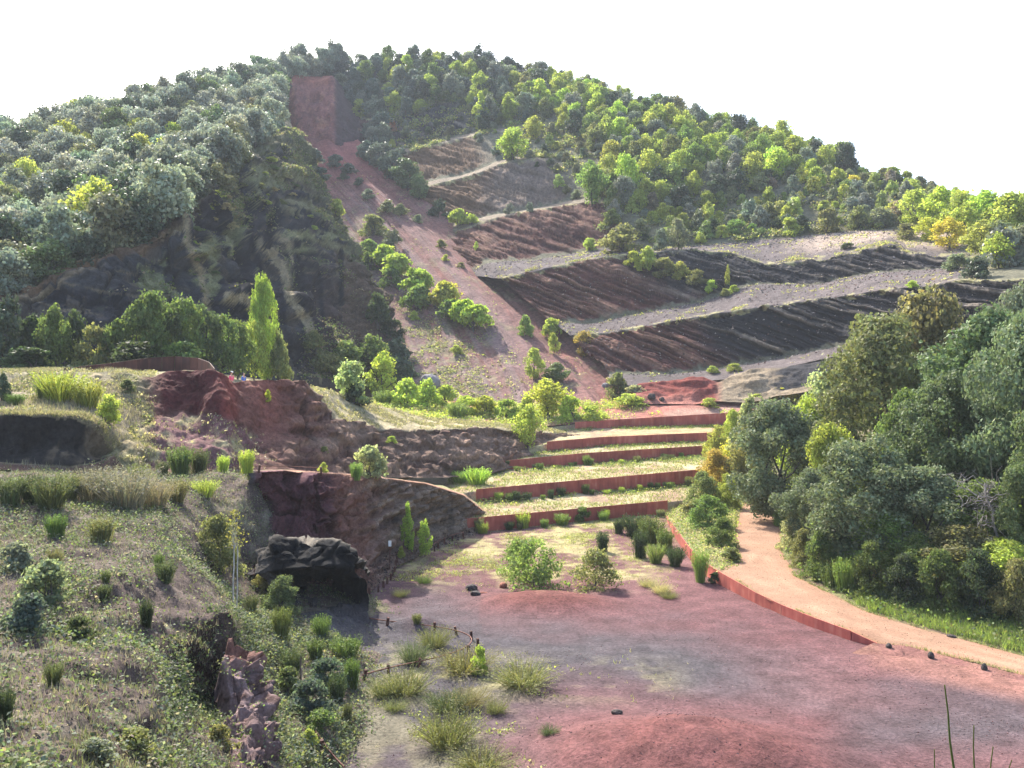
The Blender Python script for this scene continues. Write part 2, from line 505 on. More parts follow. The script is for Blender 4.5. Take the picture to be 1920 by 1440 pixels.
def hill_col(P, T, S, n):
    m = face_mask(T, S)
    st = strata(P)
    u, v = project(P)
    a = fbm(P, 6, 4, 71)
    b = fbm(P, 1.5, 3, 72)
    i = np.floor(T).astype(int)
    C = np.zeros(P.shape) + np.array(SOILG) * 1.15
    # faces: red in the heart of the cone on the left, black lapilli to the right
    redface = np.zeros(P.shape) + np.array((0.105, 0.042, 0.036))
    redface = mixc(redface, (0.21, 0.115, 0.08), sstep(-0.05, 0.5, st))
    redface = mixc(redface, (0.05, 0.022, 0.022), sstep(0.1, 0.5, -st) * 0.7)
    blk = np.zeros(P.shape) + np.array((0.027, 0.026, 0.030))
    blk = mixc(blk, (0.17, 0.145, 0.12), sstep(0.12, 0.55, st))
    ucut = np.select([i == 1, i == 3, i == 5, i == 7, i == 9], [1330 + (v - 640) * 1.3, 1230 + (v - 530) * 1.3, 1190, 1300, 1300], 700)
    k = sstep(-70, 70, u - ucut + 50 * a)
    f = mixc(redface, blk, k)
    brown = mixc(np.zeros(P.shape) + np.array((0.135, 0.078, 0.045)), (0.20, 0.15, 0.12), sstep(870, 960, u + 30 * a))
    f = np.where(((i == 7) | (i == 9))[..., None], brown * (1 + 0.35 * st)[..., None], f)
    # treads: talus grey, pinkish close to the scree, paler tan on the top bench
    t = np.zeros(P.shape) + np.array(TALUS)
    t = mixc(t, (0.24, 0.125, 0.10), sstep(60, -120, u - ucut + 40 * a) * 0.85)
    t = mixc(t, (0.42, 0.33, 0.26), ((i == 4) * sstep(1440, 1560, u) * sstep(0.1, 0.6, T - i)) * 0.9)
    tread = ((i == 0) | (i == 2) | (i == 4)) & (u < 1800)
    C = np.where(tread[..., None], t, C)
    C = mixc(C, (0.27, 0.21, 0.16), (((i == 6) | (i == 8) | (i == 10)) & (S < 0.27)) * 0.7)
    C = mixc(C, f, np.clip(m * 1.3, 0, 1))
    # thin dry grass along the crests
    fr = T - i
    crest = (((i % 2 == 1) & (fr > 0.93)) | ((i % 2 == 0) & (fr < 0.12))) & (T > 1.5)
    C = mixc(C, (0.36, 0.33, 0.16), crest * sstep(-0.05, 0.3, b + 0.2 * a) * 0.75)
    woody = (T >= 5) * (1 - m) * sstep(0.2, 0.34, S)
    C = mixc(C, (0.15, 0.14, 0.08), woody * sstep(-0.3, 0.3, a))
    return C * (1 + 0.18 * b)[..., None]
loft('volcano_slope', H, 1000, [6, 84, 22, 70, 20, 40, 8, 34, 8, 22, 6, 26, 34, 10], hill_disp, hill_col, EARTH_FAR)

# ---- the red scree fan
S_ = [
 [(528, 258, 292), (600, 260, 289), (668, 258, 292)],
 [(535, 300, 273), (620, 306, 269), (712, 308, 268)],
 [(565, 350, 256), (660, 350, 253), (765, 350, 255)],
 [(600, 400, 239), (720, 400, 236), (832, 400, 239)],
 [(640, 460, 219), (790, 460, 216), (905, 460, 220)],
 [(670, 520, 201), (840, 520, 197), (972, 520, 200)],
 [(690, 580, 185), (880, 580, 180), (1045, 583, 180)],
 [(705, 640, 170), (920, 640, 165), (1105, 643, 165)],
 [(720, 700, 156), (960, 700, 151), (1172, 701, 150)],
 [(735, 748, 145), (980, 762, 139), (1215, 735, 141)],
 [(735, 800, 132), (980, 830, 125), (1260, 800, 128)],
]
def scree_disp(P, T, S, n):
    run = np.stack([S * 26, T * 0.5, S * 0], -1)
    d = 0.55 * fbm(run, 1.0, 4, 81) * sstep(0, 1.5, T) + 0.25 * fbm(P, 2.5, 4, 82)
    d += -0.5 * np.exp(-((S - 0.70 - 0.02 * T) / 0.05) ** 2) + 0.8 * np.exp(-((S - 0.57 - 0.012 * T) / 0.09) ** 2)
    return n * d[..., None]
def scree_col(P, T, S, n):
    run = np.stack([S * 30, T * 0.45, S * 0], -1)
    r = fbm(run, 1.0, 4, 83)
    a = fbm(P, 5, 4, 84)
    b = fbm(P, 1.0, 3, 85)
    C = np.zeros(P.shape) + np.array((0.225, 0.128, 0.115))
    C = mixc(C, (0.22, 0.112, 0.098), sstep(0.62, 0.8, S))
    C = mixc(C, (0.225, 0.155, 0.148), sstep(-0.1, 0.4, r) * sstep(0.8, 0.5, S))
    C = mixc(C, (0.22, 0.085, 0.07), sstep(0.1, 0.5, -r) * 0.6)
    C = mixc(C, (0.27, 0.10, 0.09), sstep(3, 1, T))
    gcover = sstep(5.2, 7.4, T) * sstep(0.62, 0.35, S) * sstep(0.0, 0.35, b + 0.4 * a)
    C = mixc(C, (0.27, 0.24, 0.15), gcover * 0.6)
    C = mixc(C, (0.24, 0.22, 0.12), sstep(0.25, 0.5, a + 0.5 * b) * 0.45 * sstep(1, 3, T))
    return C
loft('scree_slope', S_, 300, 22, scree_disp, scree_col, EARTH_FAR)

# ---- red scar at the head of the scree
R_ = [
 [(505, 300, 281), (560, 276, 283), (630, 270, 284), (672, 296, 286), (705, 330, 284)],
 [(520, 255, 290), (556, 240, 290), (595, 225, 291), (626, 215, 291), (650, 245, 289), (690, 290, 288)],
 [(520, 195, 299), (536, 158, 301), (552, 141, 301.5), (575, 146, 302), (592, 154, 302), (606, 152, 302), (622, 145, 302), (632, 178, 299), (640, 200, 298), (668, 245, 296), (700, 285, 290)],
 [(510, 180, 312), (548, 146, 312), (575, 140, 312), (600, 144, 312), (625, 142, 312), (650, 175, 312), (690, 230, 306), (720, 270, 300)],
]
def scar_disp(P, T, S, n):
    return n * ((1.6 * fbm(P * np.array((1, 1, 0.12)), 3, 4, 91) + 0.7 * fbm(P, 6, 3, 94)) * sstep(2.3, 1.8, T) + 0.4 * fbm(P, 1.5, 3, 92))[..., None]
def scar_col(P, T, S, n):
    a = fbm(P * np.array((1, 1, 0.15)), 1.6, 4, 93)
    u, v = project(P)
    C = np.zeros(P.shape) + np.array((0.225, 0.088, 0.08))
    C = mixc(C, (0.30, 0.13, 0.095), sstep(0.1, 0.5, a))
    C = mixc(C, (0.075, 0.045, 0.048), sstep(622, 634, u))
    C = mixc(C, (0.29, 0.10, 0.075), sstep(1.7, 2.0, T) * sstep(622, 612, u))
    return C * (1 + 0.2 * a)[..., None]
loft('red_scar', R_, 120, [30, 34, 10], scar_disp, scar_col, EARTH_FAR)

# ---- the black cliff on the left
C_ = [
 [(-220, 760, 82), (0, 750, 86), (130, 750, 90), (250, 750, 94), (350, 750, 100), (430, 750, 108), (500, 752, 116), (560, 758, 122), (620, 765, 129), (690, 775, 138), (765, 790, 144)],
 [(-220, 705, 84), (0, 694, 88), (130, 694, 92), (250, 694, 96), (350, 694, 102), (430, 694, 110), (500, 698, 118), (560, 704, 124), (620, 712, 131), (690, 722, 140), (765, 738, 146)],
 [(-220, 660, 92), (0, 640, 94), (130, 620, 97), (250, 605, 101), (345, 590, 106), (400, 580, 114), (470, 575, 124), (540, 590, 132), (600, 610, 140), (660, 640, 147), (740, 650, 160)],
 [(-220, 615, 95), (0, 572, 98), (60, 556, 100), (130, 522, 104), (230, 488, 110), (335, 460, 115), (365, 450, 121), (410, 440, 134), (480, 440, 150), (555, 470, 158), (610, 500, 163), (665, 555, 166), (728, 600, 168)],
 [(-220, 605, 98), (0, 560, 101), (60, 545, 103), (130, 510, 107), (230, 470, 113), (325, 430, 119), (360, 385, 129), (410, 345, 145), (470, 300, 166), (545, 262, 196), (590, 330, 190), (640, 430, 181), (690, 505, 172), (728, 560, 172)],
 [(-220, 585, 110), (0, 540, 114), (130, 490, 120), (230, 450, 126), (330, 405, 135), (365, 365, 146), (420, 315, 166), (480, 275, 190), (545, 238, 215), (580, 270, 225), (620, 380, 210), (665, 470, 198), (700, 540, 192)],
]
def px_line(P, line, width):
    """closeness (1 on the line, 0 away) to a rib or cleft of the cliff, drawn as it runs down the face"""
    u, v = project(P)
    best = np.full(u.shape, 1e9)
    for (x1, y1), (x2, y2) in zip(line[:-1], line[1:]):
        dx, dy = x2 - x1, y2 - y1
        t = np.clip(((u - x1) * dx + (v - y1) * dy) / (dx * dx + dy * dy), 0, 1)
        best = np.minimum(best, np.hypot(u - x1 - t * dx, v - y1 - t * dy))
    return np.exp(-(best / width) ** 2)
RIBS = [([(475, 448), (505, 470), (530, 500), (545, 560), (575, 600), (598, 650), (602, 700)], 12), ([(348, 400), (352, 455), (372, 500), (388, 545), (385, 590)], 9),
        ([(425, 555), (465, 560), (490, 600)], 10), ([(300, 445), (345, 425)], 9), ([(515, 440), (540, 455), (556, 500)], 7)]
CLEFTS = [([(470, 380), (472, 470)], 7), ([(520, 390), (500, 460)], 9), ([(556, 480), (566, 560)], 8), ([(432, 330), (452, 300)], 12), ([(440, 440), (470, 540)], 12), ([(640, 470), (640, 570)], 5), ([(600, 510), (604, 600)], 5)]
def cliff_disp(P, T, S, n):
    rib = fbm(P * np.array((1, 1, 0.16)), 6.5, 4, 101)
    blk = fbm(P * np.array((1, 1, 0.5)), 2.0, 3, 102)
    q = P[..., 2] + 0.18 * P[..., 0] + 0.4 * fbm(P, 12, 2, 103)
    bed = vnoise(np.stack([q / 1.3, P[..., 0] * 0.03, P[..., 1] * 0.03], -1), 104)
    k = sstep(4.0, 3.2, T) * sstep(0.0, 0.15, T)
    big = (2.6 * (0.45 - np.abs(fbm(P * np.array((1, 1, 0.10)), 10, 3, 107)) * 2.2) + rib * 1.6) * sstep(0.38, 0.5, S) + rib * 0.8
    zs = P[..., 2] / 5.5 + 0.5 * fbm(P, 15, 2, 108)
    big = big - 0.9 * (zs - np.floor(zs)) * sstep(0.4, 0.55, S)
    ledge = np.exp(-((T - 1.9 - 0.35 * rib) / 0.10) ** 2) * 1.2 * sstep(0.5, 0.6, S)
    ft = 0
    for ln, w in RIBS:
        ft = ft + 1.7 * px_line(P, ln, w * 1.3)
    for ln, w in CLEFTS:
        ft = ft - 2.0 * px_line(P, ln, w)
    return n * (k * (big + 0.5 * blk + 0.5 * bed + ledge + ft + 0.9 * blocks(P, 4.5, 112, (1, 1, 0.35)) + 0.35 * blocks(P, 1.5, 113, (1, 1, 0.5)) + 0.3 * fbm(P, 0.8, 3, 114)))[..., None]
def cliff_col(P, T, S, n):
    a = fbm(P, 3.5, 4, 105)
    b = fbm(P, 11, 3, 106)
    q = P[..., 2] + 0.18 * P[..., 0] + 0.4 * fbm(P, 12, 2, 103)
    bed = vnoise(np.stack([q / 1.3, P[..., 0] * 0.03, P[..., 1] * 0.03], -1), 104)
    C = np.zeros(P.shape) + np.array((0.019, 0.019, 0.025))
    C = mixc(C, (0.046, 0.044, 0.046), sstep(0.0, 0.25, bed))
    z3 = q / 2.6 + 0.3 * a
    C = mixc(C, (0.13, 0.105, 0.07), sstep(0.07, 0.03, np.abs(z3 - np.floor(z3) - 0.5)) * sstep(-0.1, 0.15, b + 0.4 * a) * 0.9)  # tan ledge lines put into the colour, as relief hardly shows in shade
    C = mixc(C, (0.16, 0.115, 0.07), sstep(0.25, 0.6, b + 0.25 * a) * 0.7 * sstep(0.35, 0.5, S))
    vs = fbm(P * np.array((1, 1, 0.12)), 2.2, 4, 109)
    C = mixc(C, (0.085, 0.068, 0.052), sstep(0.2, 0.4, vs) * 0.7)  # tan stains, also painted to read as lit relief on the shaded face
    C = mixc(C, (0.014, 0.014, 0.018), sstep(0.15, 0.45, -vs) * 0.7)
    u, v = project(P)
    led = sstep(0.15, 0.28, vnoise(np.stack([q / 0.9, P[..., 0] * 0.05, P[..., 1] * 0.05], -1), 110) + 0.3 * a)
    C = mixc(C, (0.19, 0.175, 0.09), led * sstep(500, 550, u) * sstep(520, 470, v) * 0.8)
    up = np.clip(n[..., 2], 0, 1)
    C = mixc(C, (0.15, 0.155, 0.075), sstep(0.22, 0.4, a + 0.45 * b) * 0.8 * sstep(0.35, 0.5, S) * sstep(0.9, 1.6, T))
    C = mixc(C, (0.075, 0.048, 0.04), sstep(0.78, 0.9, S) * sstep(3, 1, T) * 0.8)
    fi = fbm(P, 1.0, 4, 115)
    C = mixc(C, (0.095, 0.062, 0.042), sstep(625, 650, u + 15 * a) * sstep(480, 510, v) * 0.9)
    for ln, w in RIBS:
        C = mixc(C, (0.25, 0.20, 0.12), sstep(0.5, 0.68, px_line(P, ln, w) + 0.5 * fi))  # tan earth of the ribs, painted pale like lit edges as well
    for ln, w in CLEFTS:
        C = mixc(C, (0.014, 0.014, 0.018), sstep(0.4, 0.6, px_line(P, ln, w * 1.1) + 0.3 * fi))  # crevice shade painted into the colour along each cleft
    for cx, cy, rx, ry in ((395, 470, 20, 30), (440, 440, 26, 30), (500, 330, 44, 36), (400, 520, 16, 34), (560, 440, 40, 9), (620, 440, 24, 10), (560, 470, 22, 6)):
        pm = np.exp(-(((u - cx) / rx) ** 2 + ((v - cy) / ry) ** 2)) + 0.35 * a + 0.5 * fi
        C = mixc(C, (0.19, 0.185, 0.09), sstep(0.42, 0.62, pm) * 0.9)
    top = sstep(2.05, 2.35, T) * sstep(0.62, 0.45, S)
    C = mixc(C, (0.21, 0.12, 0.06), top * (0.7 + 0.3 * a))
    C = mixc(C, (0.10, 0.10, 0.05), sstep(2.8, 3.2, T))
    band = np.exp(-((T - 1.97) / 0.05) ** 2) * sstep(0.45, 0.35, S)
    C = mixc(C, (0.26, 0.19, 0.11), band * 0.7)
    return C * (1 + 0.25 * a)[..., None]
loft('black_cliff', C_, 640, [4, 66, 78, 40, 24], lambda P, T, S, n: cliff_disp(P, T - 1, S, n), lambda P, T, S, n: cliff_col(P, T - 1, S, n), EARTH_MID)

# ---- wooded hill above the black cliff
F_ = [
 [(-260, 600, 107), (0, 548, 110), (130, 496, 117), (230, 455, 124), (330, 410, 132), (365, 368, 143), (420, 318, 163), (480, 278, 187), (540, 240, 212), (548, 252, 222)],
 [(-260, 470, 150), (0, 430, 155), (200, 380, 165), (330, 330, 180), (450, 270, 215), (530, 222, 250), (545, 225, 266)],
 [(-260, 380, 190), (0, 340, 195), (200, 290, 205), (330, 260, 225), (450, 215, 255), (520, 176, 290), (540, 168, 304)],
 [(-260, 330, 215), (0, 285, 225), (100, 262, 232), (200, 234, 240), (300, 208, 252), (450, 166, 278), (550, 138, 314), (640, 128, 328)],
 [(-260, 380, 290), (0, 330, 300), (200, 270, 320), (450, 210, 360), (640, 170, 400)],
]
loft('wooded_hill', F_, 180, [24, 24, 24, 10], nz(1.0, 14, 3, 111),
     lambda P, T, S, n: np.zeros(P.shape) + np.array((0.09, 0.085, 0.05)) * (1 + 0.5 * fbm(P, 5, 3, 112))[..., None], EARTH_FAR)
# ---- middle ridge: red head wall, debris cone and bedded face running back to the right
M_ = [
 [(170, 885, 50), (260, 888, 52), (340, 888, 54), (430, 884, 56.5), (530, 881, 60.5), (640, 890, 66.5), (740, 895, 74.5), (830, 896, 82.5), (920, 888, 92), (1000, 864, 103), (1090, 824, 114)],
 [(205, 800, 58), (262, 800, 59), (300, 785, 61), (335, 775, 62.5), (372, 785, 62.5), (402, 780, 61.5), (432, 795, 60.5), (452, 800, 63), (485, 812, 64.5), (540, 808, 67), (640, 845, 71.5), (740, 850, 80), (830, 850, 87.5), (920, 850, 96.5), (1000, 838, 107), (1090, 820, 116)],
 [(150, 700, 64.5), (240, 700, 65), (285, 712, 65), (312, 700, 65.3), (345, 694, 65.5), (398, 694, 64.5), (418, 702, 64.3), (432, 716, 66), (470, 713, 68), (500, 710, 69), (575, 714, 72.5), (600, 745, 74.5), (628, 788, 77), (700, 802, 82), (780, 808, 88), (850, 803, 94), (900, 801, 99), (1000, 808, 109), (1090, 817, 118)],
 [(150, 697, 72), (300, 698, 71), (400, 700, 70), (430, 738, 72), (500, 738, 75.5), (560, 728, 79), (600, 728, 83), (650, 746, 91), (730, 766, 99), (800, 784, 106), (880, 789, 112), (1000, 800, 118), (1090, 813, 121)],
 [(150, 696, 92), (300, 695, 97), (400, 700, 103), (500, 712, 112), (560, 722, 112), (600, 735, 106), (650, 757, 101), (730, 775, 106), (800, 793, 112), (880, 800, 118), (1000, 806, 122), (1090, 818, 125)],
]
def beds(P, sc, seed, dip=0.25):
    q = P[..., 2] + dip * P[..., 0] * 0.5 + 0.35 * fbm(P, 5, 3, seed)
    Q = np.stack([q / sc, P[..., 0] * 0.12, P[..., 1] * 0.12], -1)
    return vnoise(Q, seed + 1) * 0.6 + vnoise(Q * 2.1, seed + 2) * 0.4
def mid_disp(P, T, S, n):
    k = sstep(0.0, 0.25, T) * sstep(2.15, 1.85, T)
    face = sstep(0.36, 0.42, S)
    bd = beds(P, 0.7, 121)
    cr = fbm(P * np.array((1, 1, 0.3)), 2.6, 4, 125)
    crack = -1.3 * np.exp(-(np.abs(fbm(P * np.array((1, 1, 0.22)), 7, 2, 126)) / 0.035) ** 2)
    d = k * (face * (0.55 * bd + 0.55 * cr + 0.6 * crack + 0.25 * fbm(P, 0.6, 3, 129) + 0.35 * blocks(P, 1.7, 193, (1, 1, 1.8))) + (1 - face) * (0.8 * cr + 0.25 * fbm(P, 0.7, 3, 127)))
    d = d + 0.10 * fbm(P, 1.2, 4, 128)
    return n * d[..., None]
def mid_col(P, T, S, n):
    u, v = project(P)
    a = fbm(P, 1.3, 4, 131)
    b = fbm(P, 4, 3, 132)
    bd = beds(P, 0.7, 121)
    C = np.zeros(P.shape) + np.array((0.145, 0.072, 0.056))
    C = mixc(C, (0.165, 0.108, 0.080), sstep(540, 700, u + 60 * b))
    C = mixc(C, (0.27, 0.18, 0.13), sstep(0.0, 0.5, bd) * sstep(500, 640, u) * 0.8)
    C = mixc(C, (0.07, 0.035, 0.03), sstep(0.2, 0.5, -bd) * 0.6)
    C = mixc(C, (0.22, 0.075, 0.055), np.exp(-((u - 500) / 45) ** 2) * sstep(0.6, 1.4, T) * 0.7)
    # deep red head wall and purple-red debris below it
    hw = sstep(290, 310, u) * sstep(455, 430, u) * sstep(0.95, 1.15, T)
    C = mixc(C, (0.080, 0.022, 0.022), hw)
    C = mixc(C, (0.19, 0.05, 0.038), np.exp(-((u - 432) / 18) ** 2) * sstep(0.9, 1.3, T) * 0.8)
    deb = sstep(250, 300, u) * sstep(520, 440, u) * sstep(1.1, 0.9, T)
    C = mixc(C, (0.165, 0.085, 0.085), deb)
    C = mixc(C, (0.33, 0.31, 0.16), deb * sstep(0.05, 0.4, a) * 0.7)
    # grassed parts: the left bank, and the back of the ridge
    lb = sstep(292, 262, u + 25 * b)
    C = mixc(C, (0.21, 0.19, 0.10), lb)
    C = mixc(C, (0.27, 0.22, 0.13), lb * sstep(-0.1, 0.4, a))
    back = sstep(1.98, 2.1, T)
    C = mixc(C, (0.30, 0.26, 0.155), back)
    C = mixc(C, (0.35, 0.30, 0.19), back * sstep(-0.2, 0.35, a + 0.5 * b) * sstep(560, 600, u))
    C = mixc(C, (0.20, 0.085, 0.065), back * sstep(2.5, 2.2, T) * sstep(600, 560, u) * sstep(420, 440, u))
    right = sstep(0.86, 0.9, S) * (T < 2)
    C = mixc(C, (0.24, 0.16, 0.12), right * sstep(0.9, 0.5, T))
    return C * (1 + 0.22 * a)[..., None]
loft('middle_ridge', M_, 760, [44, 44, 18, 16], mid_disp, mid_col, EARTH_MID)

# ---- left plateau with the small black cliff
PL = [
 [(-260, 884, 44), (0, 880, 46.5), (130, 889, 48), (195, 884, 50), (235, 880, 52)],
 [(-260, 868, 46), (0, 868, 48), (130, 876, 49), (185, 866, 50), (214, 852, 51.5)],
 [(-260, 775, 48), (0, 775, 49.5), (90, 776, 50), (150, 781, 50.5), (180, 795, 51), (214, 842, 52.5)],
 [(-260, 765, 52), (0, 763, 53), (130, 767, 54), (190, 775, 55), (250, 815, 57)],
 [(-260, 735, 58), (0, 735, 59), (130, 735, 60), (220, 745, 61), (290, 780, 61)],
 [(-260, 700, 62.5), (0, 700, 63.5), (130, 698, 64.5), (230, 698, 65.5), (300, 712, 66)],
 [(-260, 698, 80), (0, 696, 86), (130, 694, 90), (230, 693, 92), (300, 694, 94)],
]
def pl_disp(P, T, S, n):
    k = ((T > 1) & (T < 2)) * np.sin(np.clip(T - 1, 0, 1) * np.pi) ** 0.5
    d = k * (0.9 * fbm(P * np.array((1, 1, 0.25)), 2.6, 4, 141) + 0.35 * fbm(P, 0.7, 3, 142) - 0.9 * np.sin(np.clip(T - 1, 0, 1) * np.pi)) + 0.14 * fbm(P, 1.4, 4, 143)
    return n * d[..., None]
def pl_col(P, T, S, n):
    a = fbm(P, 1.2, 4, 145)
    b = fbm(P, 4, 3, 146)
    C = np.zeros(P.shape) + np.array((0.21, 0.175, 0.115))
    C = mixc(C, (0.30, 0.25, 0.165), sstep(-0.1, 0.4, b) * sstep(2.0, 3.0, T))
    C = mixc(C, (0.20, 0.15, 0.10), sstep(0.1, 0.5, a))
    bk = np.zeros(P.shape) + np.array((0.030, 0.026, 0.024))
    bk = mixc(bk, (0.13, 0.10, 0.07), sstep(0.05, 0.45, fbm(P * np.array((1, 1, 0.3)), 1.2, 4, 148)))
    C = mixc(C, bk, ((T > 1) & (T < 1.93 + 0.08 * a)) * 1.0)
    C = mixc(C, (0.13, 0.075, 0.06), (T < 1) * 0.9)
    C = mixc(C, (0.21, 0.19, 0.12), sstep(4.6, 5, T))
    return C * (1 + 0.2 * a)[..., None]
loft('left_plateau', PL, 300, [8, 34, 12, 14, 16, 12], pl_disp, pl_col, EARTH_MID)

# ---- lower ridge: bedded face falling to the pit floor
L_ = [
 [(455, 1075, 44), (560, 1090, 45.5), (640, 1102, 48.5), (692, 1112, 50.5), (745, 1060, 57.5), (812, 1034, 63), (872, 1010, 68.7), (915, 990, 73)],
 [(470, 1000, 49.5), (560, 985, 52.5), (620, 1010, 53), (660, 1030, 53.5), (690, 1020, 55), (742, 1000, 60), (805, 985, 65.5), (870, 975, 70.8), (912, 978, 74.6)],
 [(470, 940, 50.5), (560, 935, 52.5), (610, 940, 53), (650, 950, 55), (690, 948, 57), (742, 950, 60.8), (805, 945, 66), (870, 950, 71), (910, 968, 75)],
 [(462, 886, 50), (530, 882, 51.5), (600, 886, 54), (700, 893, 59), (800, 907, 66), (870, 929, 71.2), (908, 960, 75.3)],
 [(462, 882, 55), (530, 881, 57), (600, 885, 59.5), (700, 893, 64.5), (800, 905, 70.5), (870, 926, 75), (908, 957, 78)],
 [(440, 886, 61), (530, 888, 64), (640, 899, 70), (740, 905, 77), (830, 910, 82.5), (905, 945, 82)],
]
def low_disp(P, T, S, n):
    k = sstep(0.0, 0.3, T) * sstep(3.05, 2.8, T)
    bd = beds(P, 0.55, 151, -0.3)
    r = fbm(P, 1.8, 4, 155)
    left = sstep(0.50, 0.40, S)
    crack = -1.0 * np.exp(-(np.abs(fbm(P * np.array((1, 1, 0.2)), 6, 2, 156)) / 0.03) ** 2)
    d = k * ((1 - left) * (0.42 * bd + 0.25 * r + 0.4 * fbm(P * np.array((0.6, 0.6, 2.0)), 0.7, 4, 158) + 0.6 * crack + 0.28 * blocks(P, 1.0, 192, (1, 1, 2.2))) + left * (1.3 * r + 0.55 * blocks(P, 1.3, 191) + 0.6 * (0.5 - 2 * np.abs(fbm(P, 1.0, 4, 157)))))
    return n * (d + 0.05 * fbm(P, 0.8, 3, 159))[..., None]
def low_col(P, T, S, n):
    u, v = project(P)
    a = fbm(P, 1.0, 4, 161)
    bd = beds(P, 0.55, 151, -0.3)
    C = np.zeros(P.shape) + np.array((0.17, 0.098, 0.074))
    C = mixc(C, (0.17, 0.125, 0.095), sstep(680, 800, u))
    C = mixc(C, (0.26, 0.195, 0.145), sstep(0.05, 0.5, bd) * 0.8)
    C = mixc(C, (0.060, 0.045, 0.042), sstep(0.15, 0.5, -bd) * 0.55)
    C = mixc(C, (0.085, 0.034, 0.038), sstep(655, 615, u + 22 * a))
    C = mixc(C, (0.135, 0.062, 0.068), sstep(640, 600, u) * sstep(2.55, 2.9, T))
    C = mixc(C, (0.12, 0.12, 0.115), np.exp(-((u - 492) / 14) ** 2) * ((T > 0.6) & (T < 2)) * 0.8)
    C = mixc(C, (0.20, 0.082, 0.06), sstep(615, 640, u) * sstep(720, 660, u + 20 * a) * 0.55)
    C = mixc(C, (0.045, 0.042, 0.044), sstep(490, 470, u))
    C = mixc(C, (0.34, 0.19, 0.13), sstep(2.93, 3.0, T) * sstep(520, 560, u))
    C = mixc(C, (0.25, 0.24, 0.12), sstep(3.5, 4.2, T))
    return C * (1 + 0.22 * a)[..., None]
loft('lower_ridge', L_, 560, [36, 30, 34, 10, 12], low_disp, low_col, EARTH_NEAR)

# ---- near slope below the viewpoint
N_ = [
 [(-400, 1640, 8.5), (100, 1640, 10.2), (300, 1640, 12.5), (420, 1620, 16), (520, 1560, 20), (640, 1500, DZ(1500, 0.2)), (760, 1500, DZ(1500, -0.5))],
 [(-400, 1440, 12), (100, 1440, 14), (300, 1440, 17), (430, 1430, 22), (505, 1425, 24), (560, 1430, 25.5), (620, 1445, 27.2), (720, 1445, DZ(1445, -0.4))],
 [(-400, 1300, 16), (100, 1300, 18), (290, 1300, 21), (335, 1305, 24.6), (380, 1318, 27.6), (436, 1325, 28.4), (470, 1320, 29.8), (510, 1315, 31), (610, 1310, 33), (700, 1310, DZ(1310, -0.02)), (780, 1310, DZ(1310, -0.4))],
 [(-400, 1180, 20), (100, 1180, 23), (290, 1180, 25.5), (325, 1190, 27.0), (370, 1172, 28.6), (405, 1150, 29.8), (436, 1150, 30.6), (458, 1205, 33.5), (560, 1222, 36.6), (690, 1205, DZ(1205, 0.15)), (790, 1205, DZ(1205, -0.4))],
 [(-400, 1080, 25), (100, 1080, 28), (250, 1070, 30), (350, 1085, 32), (425, 1138, 33), (456, 1160, 37), (560, 1170, 40.6), (700, 1170, DZ(1170, 0.25)), (800, 1170, DZ(1170, -0.4))],
 [(-400, 1000, 30), (100, 990, 34), (200, 966, 37), (290, 985, 36.5), (360, 1055, 38), (440, 1112, 41.5), (520, 1130, 43), (670, 1135, 45.4), (720, 1140, DZ(1140, -0.3))],
 [(-400, 930, 36), (0, 915, 39), (120, 905, 42), (250, 905, 46), (370, 930, 46.5), (420, 1000, 46), (480, 1065, 46), (600, 1105, 46.5), (680, 1120, DZ(1120, 0.1)), (715, 1120, DZ(1120, -0.4))],
 [(-400, 890, 42), (0, 884, 45.5), (130, 891, 47.5), (220, 886, 51), (320, 886, 53.5), (420, 887, 52.5), (470, 902, 50.8), (500, 960, 50.3), (560, 1040, 51.5), (640, 1100, 52), (700, 1120, 52)],
 [(-400, 885, 46), (0, 880, 49), (130, 886, 51), (220, 880, 57), (330, 878, 60), (440, 884, 62), (530, 892, 64), (600, 960, 64), (700, 1100, 60)],
]
def near_disp(P, T, S, n):
    rock = sstep(0.40, 0.46, S) * sstep(0.62, 0.54, S) * sstep(4.3, 3.6, T)
    u, v = project(P)
    hol = np.exp(-(((u - 385) / 50) ** 2 + ((v - 1245) / 65) ** 2))
    d = -0.5 * hol * sstep(-0.2, 0.3, fbm(P, 0.9, 3, 174)) + 0.25 * hol * blocks(P, 0.9, 177) + 0.26 * fbm(P, 2.4, 4, 171) + 0.10 * fbm(P, 0.5, 3, 172) + rock * (0.5 * fbm(P, 1.4, 4, 173))
    return n * d[..., None]
def near_col(P, T, S, n):
    u, v = project(P)
    a = fbm(P, 0.9, 4, 175)
    b = fbm(P, 3.2, 3, 176)
    C = np.zeros(P.shape) + np.array((0.095, 0.070, 0.060))
    C = mixc(C, (0.165, 0.14, 0.105), sstep(-0.05, 0.5, a + 0.5 * b))
    C = mixc(C, (0.06, 0.044, 0.04), sstep(0.1, 0.5, b - 0.4 * a) * 0.8)
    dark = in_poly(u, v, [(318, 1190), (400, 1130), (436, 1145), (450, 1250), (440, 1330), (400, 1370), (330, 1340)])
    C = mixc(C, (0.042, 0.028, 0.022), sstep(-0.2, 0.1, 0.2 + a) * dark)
    gr = in_poly(u, v, [(290, 1080), (330, 1060), (432, 1135), (400, 1160), (330, 1190), (270, 1190)])
    C = mixc(C, (0.105, 0.078, 0.068), gr * 0.8)
    g2 = sstep(455, 500, u) * sstep(1.5, 3, T) * (T < 6)
    C = mixc(C, (0.13, 0.115, 0.075), g2 * sstep(-0.3, 0.3, b) * 0.9)
    lap = in_poly(u, v, [(560, 1150), (640, 1140), (700, 1160), (820, 1170), (800, 1230), (640, 1215)])
    C = mixc(C, GREY, lap * 0.85)
    return C * (1 + 0.25 * a)[..., None]
